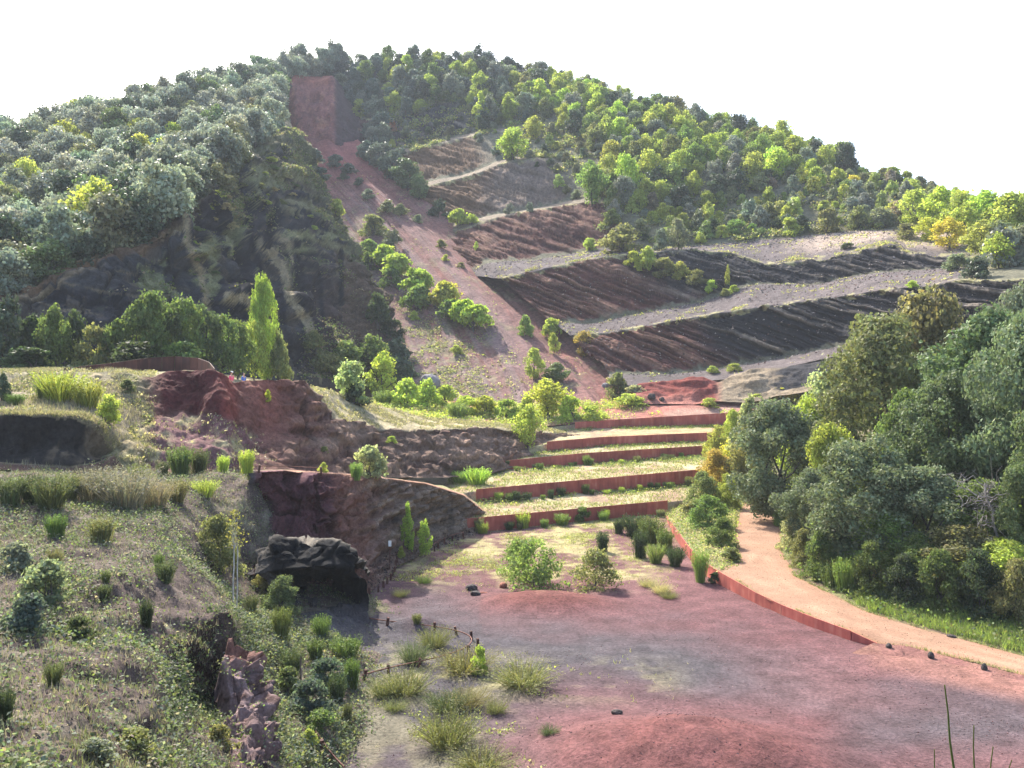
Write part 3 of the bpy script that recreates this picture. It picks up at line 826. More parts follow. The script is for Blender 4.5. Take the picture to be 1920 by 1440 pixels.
loft('near_slope', N_, 560, [14, 34, 36, 36, 32, 30, 28, 10], near_disp, near_col, EARTH_NEAR)

# ---- black lava rock with the hollow under it
K_ = [
 [(488, 1045, 50), (530, 1025, 51), (600, 1020, 51), (650, 1035, 51), (700, 1075, 51)],
 [(482, 1034, 44.6), (500, 1024, 44.5), (530, 1016, 44.5), (570, 1014, 44.5), (605, 1018, 44.5), (640, 1029, 44.6), (668, 1055, 45.5)],
 [(478, 1076, 43), (530, 1068, 42.8), (570, 1064, 42.6), (620, 1060, 42.8), (662, 1064, 44)],
 [(500, 1088, 43.2), (540, 1082, 43.2), (570, 1076, 43.2), (600, 1070, 43.4), (640, 1070, 43.8), (668, 1076, 44.6)],
 [(505, 1100, 43.2), (550, 1094, 43.4), (572, 1092, 46.5), (610, 1088, 49), (645, 1090, 48), (665, 1094, 45.2), (678, 1096, 44.8)],
 [(510, 1125, 43), (552, 1120, 43.2), (575, 1122, 45.5), (610, 1125, 46.4), (645, 1127, 46), (668, 1128, 45), (684, 1130, 44.6)],
 [(520, 1150, 42), (570, 1150, 42.3), (620, 1153, 42.8), (660, 1160, 43.2), (695, 1164, 43.8)],
 [(520, 1190, 40), (570, 1190, 40.6), (620, 1190, 41), (660, 1190, 42), (700, 1190, 43)],
]
def rk_disp(P, T, S, n):
    return n * ((0.55 * fbm(P, 1.7, 4, 181) + 0.14 * fbm(P, 0.45, 4, 182) + 0.32 * blocks(P, 1.1, 188)) * (1 - 0.55 * ((T > 1.6) & (T < 3.6))))[..., None]
def rk_col(P, T, S, n):
    a = fbm(P, 0.8, 4, 183)
    C = np.zeros(P.shape) + np.array((0.010, 0.010, 0.011))
    C = mixc(C, (0.13, 0.115, 0.095), sstep(1.04, 0.9, T + 0.12 * a))
    C = mixc(C, (0.11, 0.10, 0.09), sstep(0.22, 0.05, S) * 0.8)
    C = mixc(C, (0.055, 0.048, 0.05), sstep(4.4, 5.4, T))
    C = mixc(C, (0.10, 0.088, 0.09), sstep(5.8, 6.4, T))
    return C * (1 + 0.35 * a)[..., None]
loft('lava_rock', K_, 260, [12, 26, 14, 14, 12, 16, 8], rk_disp, rk_col, EARTH_NEAR)

# ---- pale pink outcrop at the edge of the near slope
O_ = [
 [(436, 1218, 29.2), (448, 1216, 29.4), (462, 1226, 31.2)],
 [(426, 1246, 27.8), (446, 1240, 28.2), (474, 1252, 30.6)],
 [(416, 1272, 26.8), (450, 1262, 27.2), (486, 1276, 29.8)],
 [(436, 1300, 26.2), (458, 1294, 26.6), (482, 1300, 29.0)],
 [(440, 1322, 25.4), (462, 1314, 25.8), (496, 1326, 28.4)],
 [(420, 1348, 24.4), (464, 1345, 24.8), (500, 1356, 27.4)],
 [(414, 1380, 23.4), (470, 1376, 24.0), (510, 1390, 26.4)],
 [(430, 1420, 22.2), (476, 1410, 22.8), (524, 1420, 25)],
 [(450, 1475, 19.6), (480, 1465, 20.6), (520, 1470, 23.4)],
]
def out_disp(P, T, S, n):
    rid = 0.5 - np.abs(fbm(P * np.array((1.2, 1.2, 0.6)), 1.1, 3, 187)) * 2
    e = np.minimum(S, 1 - S) * 2
    return n * (0.55 * rid + 0.25 * fbm(P, 0.8, 4, 185) + 0.35 * blocks(P, 0.75, 189) - 0.9 * (1 - sstep(0.0, 0.35, e)))[..., None]
def out_col(P, T, S, n):
    a = fbm(P, 0.5, 4, 186)
    C = np.zeros(P.shape) + np.array((0.21, 0.15, 0.147))
    C = mixc(C, (0.10, 0.062, 0.056), sstep(-0.05, 0.25, a))
    C = mixc(C, (0.17, 0.115, 0.11), sstep(5.2, 6.2, T) * 0.8)
    C = mixc(C, (0.17, 0.085, 0.066), sstep(2.0, 1.0, T) * 0.8)
    return C
loft('rock_outcrop', [[(r_[0][0] - 16, *r_[0][1:]), r_[1], (r_[2][0] + 14, *r_[2][1:])] for r_ in O_], 90, 22, out_disp, out_col, EARTH_NEAR)

# ---- the tan path and its verges
PLft = [(1440, 875, 108), (1425, 900, 97), (1403, 927, DZ(927, 0.9)), (1380, 967, DZ(967, 0.82)), (1373, 1007, DZ(1007, 0.8)), (1383, 1050, DZ(1050, 0.77)), (1346, 1071, DZ(1071, 0.74)), (1440, 1125, DZ(1125, 0.52)), (1520, 1157, DZ(1157, 0.44)), (1597, 1185, DZ(1185, 0.37)), (1645, 1207, DZ(1207, 0.12)), (1693, 1211, DZ(1211, 0.10)), (1780, 1231, DZ(1231, 0.10)), (1920, 1267, DZ(1267, 0.12)), (2300, 1400, DZ(1400, 0.2))]
PRgt = [(1490, 872, 110), (1450, 900, 98), (1425, 930, DZ(930, 0.9)), (1453, 963, DZ(963, 0.84)), (1467, 990, DZ(990, 0.82)), (1467, 1033, DZ(1033, 0.8)), (1493, 1080, DZ(1080, 0.76)), (1553, 1110, DZ(1110, 0.6)), (1627, 1147, DZ(1147, 0.46)), (1690, 1167, DZ(1167, 0.38)), (1747, 1183, DZ(1183, 0.32)), (1800, 1196, DZ(1196, 0.26)), (1860, 1213, DZ(1213, 0.22)), (1920, 1230, DZ(1230, 0.2)), (2300, 1330, DZ(1330, 0.3))]
def match(row, n):                  # same number of stations on both edges, spread by index
    r = np.array(row, float)
    t = np.linspace(0, len(r) - 1, n)
    return np.stack([np.interp(t, np.arange(len(r)), r[:, k]) for k in range(3)], 1)
def wpts(r):
    r = np.asarray(r)
    return np.stack([(r[:, 0] - 960) / FPX * r[:, 2], r[:, 2], 12 + (720 - r[:, 1]) / FPX * r[:, 2]], 1)
pl = wpts(match(PLft, 240))
pr = wpts(match(PRgt, 240))
tt = np.linspace(0, 1, 26)[:, None, None]
Pp = pl[None] * (1 - tt) + pr[None] * tt
crown = 0.03 * np.sin(tt[..., 0] * np.pi) + 0.02 * fbm(Pp, 1.2, 3, 191)
Pp[..., 2] += crown + 0.012
a = fbm(Pp, 1.1, 4, 192)
Cp = np.zeros(Pp.shape) + np.array(PATHC)
Cp = mixc(Cp, (0.26, 0.145, 0.095), sstep(0.0, 0.5, a) * 0.6)
for tr_ in (0.33, 0.66):        # worn wheel and foot tracks
    Cp = mixc(Cp, (0.36, 0.225, 0.15), np.exp(-((tt[..., 0] - tr_) / 0.09) ** 2) * sstep(-0.3, 0.3, fbm(Pp, 2.5, 3, 199)) * 0.6)
edge = np.clip(1 - np.minimum(tt[..., 0], 1 - tt[..., 0]) / 0.10, 0, 1) + 0 * a
Cp = mixc(Cp, (0.27, 0.145, 0.075), edge * sstep(-0.3, 0.2, a) * 0.8)
Cp = mixc(Cp, (0.17, 0.15, 0.07), np.clip(edge * 1.4 - 0.5, 0, 1) * sstep(0.0, 0.3, fbm(Pp, 0.6, 3, 200)))
fp = grid_faces(26, 240)
me = mesh_from('path', Pp.reshape(-1, 3), fp, np.clip(Cp.reshape(-1, 3), 0, 1))
link('path', me, PATH_MAT, kind='structure')
TERRAIN.append((Pp.reshape(-1, 3), fp))

# trodden shoulder where the path runs out level with the pit floor
q0 = int(240 * 9.9 / 14)
sh = pl[q0:]
tg = np.gradient(sh, axis=0)
so = np.stack([tg[:, 1], -tg[:, 0]], 1)
so /= np.linalg.norm(so, axis=1, keepdims=True)
if np.mean(so[:, 1]) > 0:
    so = -so
rw = []
for off, dz in ((-0.25, 0.0), (0.0, 0.010), (0.5, -0.04), (1.6, -0.12), (2.8, -0.35)):
    q = sh.copy()
    q[:, :2] += so * off
    q[:, 2] += dz
    rw.append(q)
rw = np.array(rw)
rw[..., 2] += 0.03 * fbm(rw, 0.8, 3, 197)
Cs = np.zeros(rw.shape) + np.array((0.26, 0.135, 0.105))
Cs = mixc(Cs, (0.19, 0.09, 0.08), sstep(-0.2, 0.3, fbm(rw, 1.0, 3, 198)))
me = mesh_from('path_shoulder', rw.reshape(-1, 3), grid_faces(5, len(sh)), Cs.reshape(-1, 3))
link('path_shoulder', me, EARTH_NEAR, kind='structure')
TERRAIN.append((rw.reshape(-1, 3), grid_faces(5, len(sh))))

# bank to the right of the path, rising under the trees
tan = np.gradient(pr, axis=0)
nr = np.stack([-tan[:, 1], tan[:, 0]], 1)
nr /= np.linalg.norm(nr, axis=1, keepdims=True)
if np.mean(nr[:, 0]) < 0:
    nr = -nr
nr = nr * 0.6 + np.array((0.4, 0.12))
rows = []
for off, dz in ((-0.9, -0.16), (0.0, 0.02), (1.2, 0.12), (4, 0.5), (10, 2.0), (22, 5.0), (45, 10.0)):
    q = pr.copy()
    q[:, :2] += nr * off
    q[:, 2] += dz
    rows.append(q)
rows = np.array(rows)
Pb = []
for i in range(len(rows) - 1):
    for x in np.linspace(0, 1, 8, endpoint=False):
        Pb.append(rows[i] * (1 - x) + rows[i + 1] * x)
Pb.append(rows[-1])
Pb = np.array(Pb)
Pb[..., 2] += 0.10 * fbm(Pb, 1.5, 4, 193) * np.clip(np.arange(len(Pb))[:, None] / 10 - 0.6, 0, 1)
a = fbm(Pb, 1.0, 4, 194)
Cb = mixc(np.zeros(Pb.shape) + np.array((0.17, 0.12, 0.08)), (0.17, 0.17, 0.07), sstep(-0.2, 0.3, a))
fb = grid_faces(len(Pb), 240)
me = mesh_from('wooded_bank', Pb.reshape(-1, 3), fb, Cb.reshape(-1, 3))
link('wooded_bank', me, EARTH_NEAR, kind='structure')
TERRAIN.append((Pb.reshape(-1, 3), fb))

# grass verge between the pit wall and the path
V_ = [
 [(1245, 963, 82.2), (1262, 985, DZ(985, 0.7)), (1303, 1040, DZ(1040, 0.72)), (1330, 1062, DZ(1062, 0.73)), (1346, 1072, DZ(1072, 0.735))],
 [(1320, 915, DZ(915, 1.3)), (1325, 965, DZ(965, 1.1)), (1340, 1015, DZ(1015, 0.95)), (1360, 1050, DZ(1050, 0.86)), (1362, 1068, DZ(1068, 0.75))],
 [(1425, 900, 97.5), (1403, 927, DZ(927, 0.93)), (1382, 967, DZ(967, 0.86)), (1376, 1007, DZ(1007, 0.83)), (1387, 1060, DZ(1060, 0.77))],
]
loft('path_verge', V_, 120, 18, nz(0.06, 1.0, 4, 195),
     lambda P, T, S, n: mixc(np.zeros(P.shape) + np.array((0.24, 0.19, 0.11)), (0.20, 0.21, 0.085), sstep(-0.3, 0.2, fbm(P, 1.0, 4, 196))), EARTH_NEAR)

# ------------------------------------------------------------------ standing things on the terrain
def build_bvh():
    vs, fs, o = [], [], 0
    for v, f in TERRAIN:
        vs.append(v)
        fs.append(f + o)
        o += len(v)
    return BVHTree.FromPolygons(np.concatenate(vs).tolist(), np.concatenate(fs).tolist())
BVH = build_bvh()
def hit(u, v):
    d = Vector(((u - 960) / FPX, 1.0, (720 - v) / FPX)).normalized()
    loc, nrm, i, dist = BVH.ray_cast(Vector(CAM), d)
    return loc, nrm
def drop(x, y, ztop=250.0):
    loc, nrm, i, dist = BVH.ray_cast(Vector((x, y, ztop)), Vector((0, 0, -1)))
    return loc
# ------------------------------------------------------------------ plants: materials
def leaf_material(name, trans=0.42, rough=0.5, spec=0.4, tt=(1.25, 1.32, 0.78)):
    m, nt, out = new_mat(name)
    L = nt.links
    at = N(nt, 'ShaderNodeAttribute', attribute_name='Col')
    oi = N(nt, 'ShaderNodeObjectInfo')
    mx = N(nt, 'ShaderNodeMix', data_type='RGBA', blend_type='MULTIPLY')
    mx.inputs['Factor'].default_value = 1.0
    L.new(at.outputs['Color'], mx.inputs['A'])
    L.new(oi.outputs['Color'], mx.inputs['B'])
    bs = N(nt, 'ShaderNodeBsdfPrincipled')
    bs.inputs['Roughness'].default_value = rough
    bs.inputs['Specular IOR Level'].default_value = spec
    L.new(mx.outputs['Result'], bs.inputs['Base Color'])
    tc = N(nt, 'ShaderNodeMix', data_type='RGBA', blend_type='MULTIPLY')
    tc.inputs['Factor'].default_value = 1.0
    tc.inputs['B'].default_value = (*tt, 1)
    L.new(mx.outputs['Result'], tc.inputs['A'])
    tr = N(nt, 'ShaderNodeBsdfTranslucent')
    L.new(tc.outputs['Result'], tr.inputs['Color'])
    ms = N(nt, 'ShaderNodeMixShader')
    ms.inputs['Fac'].default_value = trans
    L.new(bs.outputs[0], ms.inputs[1])
    L.new(tr.outputs[0], ms.inputs[2])
    L.new(ms.outputs[0], out.inputs[0])
    return m

LEAF_OAK = leaf_material('oak_leaves', 0.30, 0.55, 0.45, (1.15, 1.22, 0.98))
LEAF_NEAR = leaf_material('near_oak_leaves', 0.30, 0.66, 0.25, (1.2, 1.28, 0.85))
LEAF_SOFT = leaf_material('soft_leaves', 0.5, 0.65, 0.2)
STEM = leaf_material('green_stems', 0.35, 0.7, 0.15)

def bark_material(name, c1, c2, scale=8):
    m, nt, out = new_mat(name)
    L = nt.links
    tcn = N(nt, 'ShaderNodeTexCoord')
    mp = N(nt, 'ShaderNodeMapping')
    mp.inputs['Scale'].default_value = (1, 1, 0.25)
    no = N(nt, 'ShaderNodeTexNoise')
    no.inputs['Scale'].default_value = scale
    no.inputs['Detail'].default_value = 5
    L.new(tcn.outputs['Object'], mp.inputs[0])
    L.new(mp.outputs[0], no.inputs['Vector'])
    cr = N(nt, 'ShaderNodeValToRGB')
    cr.color_ramp.elements[0].color = (*c1, 1)
    cr.color_ramp.elements[1].color = (*c2, 1)
    cr.color_ramp.elements[0].position = 0.35
    cr.color_ramp.elements[1].position = 0.65
    L.new(no.outputs['Fac'], cr.inputs[0])
    bs = N(nt, 'ShaderNodeBsdfPrincipled')
    bs.inputs['Roughness'].default_value = 0.9
    L.new(cr.outputs[0], bs.inputs['Base Color'])
    L.new(bs.outputs[0], out.inputs[0])
    return m
BARK = bark_material('oak_bark', (0.05, 0.042, 0.035), (0.12, 0.10, 0.085))
BARK_PALE = bark_material('pale_bark', (0.30, 0.28, 0.25), (0.62, 0.60, 0.55), 14)
BARK_DEAD = bark_material('dead_wood', (0.16, 0.14, 0.125), (0.34, 0.31, 0.29))

# ------------------------------------------------------------------ plants: shapes
def unit(v):
    return v / (np.linalg.norm(v, axis=-1, keepdims=True) + 1e-9)

def leaves(cen, nrm, size, r, long=1.35, hue=0.06, val=0.35):
    """one diamond of a few leaves at every point"""
    n = len(cen)
    t = unit(np.cross(nrm, r.normal(size=(n, 3))))
    b = np.cross(nrm, t)
    s = size * r.uniform(0.6, 1.35, n)[:, None]
    fold = nrm * s * r.uniform(-0.25, 0.35, n)[:, None]
    v = np.stack([cen - t * s * 0.5 * long, cen + b * s * 0.5 + fold, cen + t * s * 0.5 * long, cen - b * s * 0.5 + fold], 1)
    f = np.arange(n * 4).reshape(n, 4)
    k = r.uniform(1 - val, 1 + val, n)
    h = r.normal(0, hue, n)
    c = np.stack([k * (1 + h), k, k * (1 - 0.6 * h)], 1)
    return v.reshape(-1, 3), f, np.repeat(c, 4, 0)

def limb(a, b, ra, rb, r, sides=5, seg=4, bend=0.08):
    a, b = np.array(a, float), np.array(b, float)
    L = np.linalg.norm(b - a)
    d = unit(b - a)
    x = unit(np.cross(d, np.array((0.31, 0.77, 0.55))))
    y = np.cross(d, x)
    off = r.normal(0, bend * L, (seg + 1, 2))
    off[0] = 0
    off[-1] = 0
    V = []
    for i in range(seg + 1):
        t = i / seg
        c = a + (b - a) * t + x * off[i, 0] + y * off[i, 1]
        rad = ra + (rb - ra) * t
        for k in range(sides):
            an = 2 * math.pi * k / sides
            V.append(c + (x * math.cos(an) + y * math.sin(an)) * rad)
    F = []
    for i in range(seg):
        for k in range(sides):
            k2 = (k + 1) % sides
            F.append((i * sides + k, i * sides + k2, (i + 1) * sides + k2, (i + 1) * sides + k))
    return np.array(V), np.array(F)

def join(parts):
    V, F, C, o = [], [], [], 0
    for p in parts:
        V.append(p[0])
        F.append(p[1] + o)
        C.append(p[2] if len(p) > 2 else np.ones((len(p[0]), 3)))
        o += len(p[0])
    return np.concatenate(V), np.concatenate(F), np.concatenate(C)

def crown_lobes(seed, n_lobes, base, shape):
    """lobes (centre, radius) filling a crown of height 1 and radius 0.5"""
    r = np.random.default_rng(seed)
    out = []
    for i in range(n_lobes):
        h = r.uniform(0, 1)
        if shape == 'round':
            prof = math.sqrt(max(0.03, 1 - (2 * h - 0.95) ** 2))
        elif shape == 'column':
            prof = 0.35 + 0.65 * math.sin(math.pi * min(1, h * 0.9 + 0.18)) if h < 0.85 else 0.3
        elif shape == 'bush':
            prof = math.sqrt(max(0.05, 1 - h * h))
        else:                       # flat spreading
            prof = 1 - 0.5 * h
        a = r.uniform(0, 2 * math.pi)
        rad = {'round': 0.17, 'column': 0.15, 'bush': 0.17, 'flat': 0.19}[shape] * r.uniform(0.6, 1.3) * (26.0 / max(26, n_lobes)) ** 0.42
        rr = max(0.0, 0.5 * prof - rad * 0.75) * math.sqrt(r.uniform(0.25, 1))
        z = base + (1 - base) * h
        z = min(z, 1 - rad * 0.8)
        z = max(z, base + rad * 0.5)
        rr *= r.uniform(0.72, 1.22)
        z = base + (z - base) * r.uniform(0.82, 1.08)
        out.append((np.array((math.cos(a) * rr, math.sin(a) * rr, z)), rad))
    return out

def make_crown(seed, n_leaves, size, n_lobes, base, shape, ratio=1.0, up=0.25, flat=0.85):
    """ratio = height / width of the finished plant, so that leaves keep their shape when scaled"""
    r = np.random.default_rng(seed + 1000)
    lob = crown_lobes(seed, n_lobes, base, shape)
    w = np.array([l[1] ** 2 for l in lob])
    pick = r.choice(len(lob), n_leaves, p=w / w.sum())
    cen = np.array([l[0] for l in lob])[pick]
    rad = np.array([l[1] for l in lob])[pick]
    d = r.normal(size=(n_leaves, 3))
    d[:, 2] += up
    d = unit(d)
    q = rad * np.where(r.uniform(size=n_leaves) < 0.8, r.uniform(0.72, 1.18, n_leaves) + (r.uniform(size=n_leaves) < 0.08) * r.uniform(0, 0.45, n_leaves), r.uniform(0.3, 0.9, n_leaves))
    p = cen + d * q[:, None] * np.array((1, 1, flat))
    nrm = unit(d + r.normal(0, 0.75, (n_leaves, 3)))
    p = p * np.array((1, 1, ratio))
    v, f, c = leaves(p, nrm, size, r)
    # leaf colour differs from lobe to lobe (younger and older growth)
    lk = r.uniform(0.8, 1.2, len(lob))
    c = c * np.repeat(lk[pick], 4)[:, None]
    v = v / np.array((1, 1, ratio))
    return (v, f, c), lob

def make_trunk(seed, lob, base, r0=0.035, ratio=1.0, nl=7):
    r = np.random.default_rng(seed + 2000)
    parts = [limb((0, 0, -0.06), (r.uniform(-.03, .03), r.uniform(-.03, .03), base + 0.30 * (1 - base)), r0, r0 * 0.55, r, 7, 5, 0.02)]
    order = r.permutation(len(lob))[:nl]
    for i in order:
        c = lob[i][0]
        s = np.array((0, 0, base * r.uniform(0.6, 1.1) + 0.05))
        parts.append(limb(s, c, r0 * 0.5, r0 * 0.14, r, 5, 4, 0.06))
    return join([(v, f) for v, f in parts])

def two_mat_mesh(name, crown, trunk, lm, bm):
    V, F, C = join([crown, trunk])
    me = mesh_from(name, V, F, C, smooth=False)
    me.materials.append(lm)
    me.materials.append(bm)
    mi = np.zeros(len(F), dtype=np.int32)
    mi[len(crown[1]):] = 1
    me.polygons.foreach_set('material_index', mi)
    return me

def variants(kind, count, seed, n_leaves, size, n_lobes, base, shape, ratio, lm, bm=None, r0=0.035, up=0.25):
    out = []
    for k in range(count):
        cr, lob = make_crown(seed + k * 7, n_leaves, size, n_lobes, base, shape, ratio, up)
        tr = make_trunk(seed + k * 7, lob, base, r0, ratio)
        c = mesh_from(kind + '_crown', *cr, smooth=False)
        c.materials.append(lm)
        t = mesh_from(kind + '_trunk', *tr)
        t.materials.append(bm or BARK)
        out.append((c, t, two_mat_mesh(kind, cr, tr, lm, bm or BARK)))
    return out

OAK_NEAR = variants('oak', 4, 300, 26000, 0.0205, 95, 0.10, 'round', 1.1, LEAF_NEAR, r0=0.03)
SOFT_NEAR = variants('leafy', 4, 340, 13000, 0.027, 70, 0.08, 'round', 1.1, LEAF_SOFT, r0=0.025)
OAK_FAR = variants('oak_far', 6, 400, 3000, 0.050, 40, 0.12, 'round', 1.0, LEAF_OAK)
SOFT_FAR = variants('soft_far', 5, 450, 2500, 0.050, 38, 0.12, 'round', 1.15, LEAF_SOFT)
COLUMN = variants('column', 4, 500, 3000, 0.062, 64, 0.10, 'column', 2.2, LEAF_SOFT, r0=0.03)
SHRUB = variants('shrub', 6, 550, 2000, 0.055, 30, 0.0, 'bush', 0.75, LEAF_SOFT, r0=0.03)
SHRUB_OAK = variants('dark_shrub', 4, 600, 1500, 0.07, 18, 0.0, 'bush', 0.8, LEAF_OAK, r0=0.03)
FLAT = variants('spread', 4, 640, 1800, 0.080, 22, 0.25, 'flat', 0.7, LEAF_SOFT, r0=0.03, up=1.0)

AIRY = variants('airy', 4, 680, 2600, 0.034, 60, 0.02, 'bush', 0.8, LEAF_SOFT, r0=0.012)
SHRUB_NEAR = variants('thicket', 4, 720, 8000, 0.028, 64, 0.0, 'bush', 0.8, LEAF_SOFT, r0=0.02)
def broom_mesh(seed, n=170, droop=0.25, spread=0.42, wid=0.014, leafy=True, ls=0.038, lo=0.55):
    r = np.random.default_rng(seed)
    V, F, C = [], [], []
    for i in range(n):
        a = r.uniform(0, 2 * math.pi)
        o = np.array((math.cos(a), math.sin(a), 0))
        p0 = o * r.uniform(0, 0.24) + np.array((r.normal(0, .03), r.normal(0, .03), -0.03))
        tip = o * spread * r.uniform(0.2, 1.15) + np.array((0, 0, r.uniform(lo, 1.0)))
        mid = (p0 + tip) / 2 + np.array((0, 0, 0.06)) + r.normal(0, .03, 3)
        s = unit(np.cross(tip - p0, r.normal(size=3))) * wid * r.uniform(0.7, 1.4)
        k = len(V)
        V += [p0 - s * .6, p0 + s * .6, mid + s, mid - s, tip + s * .25, tip - s * .25]
        F += [(k, k + 1, k + 2, k + 3), (k + 3, k + 2, k + 4, k + 5)]
        c = r.uniform(0.6, 1.35) * np.array((1 + r.normal(0, .08), 1, 0.9))
        C += [c * .8] * 2 + [c] * 4
    parts = [(np.array(V), np.array(F), np.array(C))]
    if leafy:
        t = r.uniform(0.35, 1.0, n * 3)
        idx = r.integers(0, n, n * 3)
        Va = np.array(V).reshape(n, 6, 3)
        p = Va[idx, 2] * (1 - t)[:, None] + Va[idx, 4] * t[:, None] + r.normal(0, 0.018, (n * 3, 3))
        parts.append(leaves(p, unit(r.normal(size=(n * 3, 3))), ls, r, 1.6))
    V, F, C = join(parts)
    me = mesh_from('broom', V, F, C)
    me.materials.append(STEM)
    return me
BROOM = [broom_mesh(700 + k, 260, wid=0.009, spread=(0.34, 0.45, 0.55, 0.4)[k % 4]) for k in range(5)]
WISPY = [broom_mesh(760 + k, 420, spread=0.55, wid=0.0045, leafy=True, ls=0.026) for k in range(3)]
GRASSY = [broom_mesh(780 + k, 480, spread=0.62, wid=0.0045, leafy=True, ls=0.022, lo=0.25) for k in range(4)]

# tints (linear, multiply the per-leaf variation)
TINT = {
 'grey-green': (0.205, 0.23, 0.165), 'pale grey-green': (0.31, 0.335, 0.25), 'ashen': (0.24, 0.215, 0.19), 'deep green': (0.13, 0.175, 0.075), 'deep grey-green': (0.185, 0.21, 0.12), 'dull green': (0.115, 0.14, 0.072), 'dark green': (0.065, 0.092, 0.048), 'blue-green': (0.105, 0.14, 0.11),
 'mid green': (0.135, 0.185, 0.065), 'olive green': (0.20, 0.205, 0.095), 'yellow-green': (0.36, 0.40, 0.105), 'lime green': (0.38, 0.46, 0.10),
 'bright yellow': (0.52, 0.50, 0.10), 'pale willow-green': (0.33, 0.36, 0.21), 'russet': (0.42, 0.17, 0.09), 'golden': (0.46, 0.37, 0.11),
 'fresh green': (0.20, 0.275, 0.085), 'straw': (0.42, 0.37, 0.23), 'brownish': (0.27, 0.22, 0.175),
}
def tint(name, jitter=0.10):
    c = np.array(TINT[name]) * rng.uniform(1 - jitter, 1 + jitter) * (1 + rng.normal(0, jitter * 0.4, 3))
    return (*np.clip(c, 0.01, 0.9), 1.0)

def px_h(loc, vtop):                # height of something that reaches picture row vtop above this spot
    return 12 + (720 - vtop) / FPX * loc[1] - loc[2]

PLANTS = []
def plant(name, meshset, loc, width, height, tname, label, category, group=None, parts=None, sink=0.0, rot=None):
    """parts: None -> one mesh; ('crown', 'trunk') -> an empty with both as children"""
    rz = rng.uniform(0, 2 * math.pi) if rot is None else rot
    k = int(rng.integers(0, len(meshset)))
    entry = meshset[k]
    col = tint(tname)
    if parts:
        root = link(name, None, None, None, None, label, category, group)
        obs = [link(parts[0], entry[0], None, root), link(parts[1], entry[1], None, root)]
        for o in obs:
            o.color = col
    else:
        me = entry if isinstance(entry, bpy.types.Mesh) else entry[2]
        root = link(name, me, None, None, None, label, category, group)
    root.color = col
    root.location = (loc[0], loc[1], loc[2] - sink)
    root.rotation_euler = (rng.normal(0, .03), rng.normal(0, .03), rz)
    root.scale = (width, width, height)
    PLANTS.append(root)
    return root

# ------------------------------------------------------------------ woods
def scatter_points(P, mask, n, mind, seed):
    r = np.random.default_rng(seed)
    A = np.linalg.norm(np.cross(np.gradient(P, axis=1), np.gradient(P, axis=0)), axis=-1) * mask
    w = A.ravel()
    idx = r.choice(w.size, min(n * 14, 60000), p=w / w.sum())
    pts = P.reshape(-1, 3)[idx]
    keep, cell = [], {}
    for p in pts:
        md = mind(p) if callable(mind) else mind
        c = (int(p[0] // 8), int(p[1] // 8))
        ok = True
        for a in (-1, 0, 1):
            for b in (-1, 0, 1):
                for q in cell.get((c[0] + a, c[1] + b), ()):
                    if (q[0] - p[0]) ** 2 + (q[1] - p[1]) ** 2 < md * md:
                        ok = False
                        break
                if not ok:
                    break
            if not ok:
                break
        if ok:
            keep.append(p)
            cell.setdefault(c, []).append(p)
            if len(keep) >= n:
                break
    return np.array(keep)

LOD = [make_crown(900 + k, 330, 0.15, 14, 0.1, 'round', 1.0)[0] for k in range(4)]
def mass(name, pts, w, h, tnames, label, category, seed):
    """the trees beyond the three hundred that show largest: one object"""
    r = np.random.default_rng(seed)
    parts = []
    for p in pts:
        v, f, c = LOD[int(r.integers(0, len(LOD)))]
        a = r.uniform(0, 6.28)
        rot = np.array(((math.cos(a), -math.sin(a), 0), (math.sin(a), math.cos(a), 0), (0, 0, 1)))
        ww, hh = w * r.uniform(.8, 1.25), h * r.uniform(.8, 1.25)
        t = np.array(TINT[tnames[int(r.integers(0, len(tnames)))]])
        parts.append(((v @ rot.T) * np.array((ww, ww, hh)) + p - np.array((0, 0, 0.4)), f, c * t))
    V, F, C = join(parts)
    me = mesh_from(name, V, F, C)
    me.materials.append(LEAF_OAK)
    o = link(name, me, None, None, 'stuff', label, category)
    return o

# left wood of holm oaks above the black cliff
Pw, Tw, Sw = PATCH['wooded_hill']
uw, vw = project(Pw)
mask = ((Tw > 0.02) & (Tw < 3.12) & (uw > -75)).astype(float)
pts = scatter_points(Pw, mask, 620, lambda p: 4.3 + 0.004 * max(0, p[1] - 110), 51)
pts = pts[np.argsort(pts[:, 1])]
left_kinds = ['grey-green'] * 6 + ['pale grey-green'] * 6 + ['olive green', 'dark green', 'mid green', 'yellow-green']
def left_place(p):
    u, v = project(p)
    if p[1] < 140 and u < 200: return 'at lower left of the wood'
    if p[1] < 150: return 'near the black cliff lip'
    if p[1] > 262 and u > 400: return 'beside the red scar top'
    if p[1] > 222: return 'on the left skyline'
    if u < 150: return 'high at the left edge'
    if u < 330: return 'amid the left wood'
    return 'left of the red scar'
def hides_scar(p, w):
    u, v = project(p)
    hw = w * 0.5 / p[1] * FPX
    ht = w * 1.1 / p[1] * FPX
    return u + hw > 553 and u - hw < 668 and v > 150 and v - ht < 290 and p[1] < 300
pts = np.array([p for p in pts if not hides_scar(p, 8.0)])
for p in pts[:270]:
    t = left_kinds[int(rng.integers(0, len(left_kinds)))]
    w = rng.uniform(6.4, 9.4)
    h = w * rng.uniform(0.95, 1.25)
    if p[1] < 128:
        h *= 1.0
    plant('holm_oak', OAK_FAR if t != 'yellow-green' else SOFT_FAR, p, w, h, t, f'{"large" if w > 8 else "small"} {t} holm oak {left_place(p)}', 'tree', 'holm oaks of the left wood', sink=0.5)
if len(pts) > 270:
    mass('distant_wood', pts[270:], 7.2, 8.0, ['grey-green', 'pale grey-green', 'grey-green', 'dark green'], 'distant grey-green wood along the left skyline', 'wood', 77)

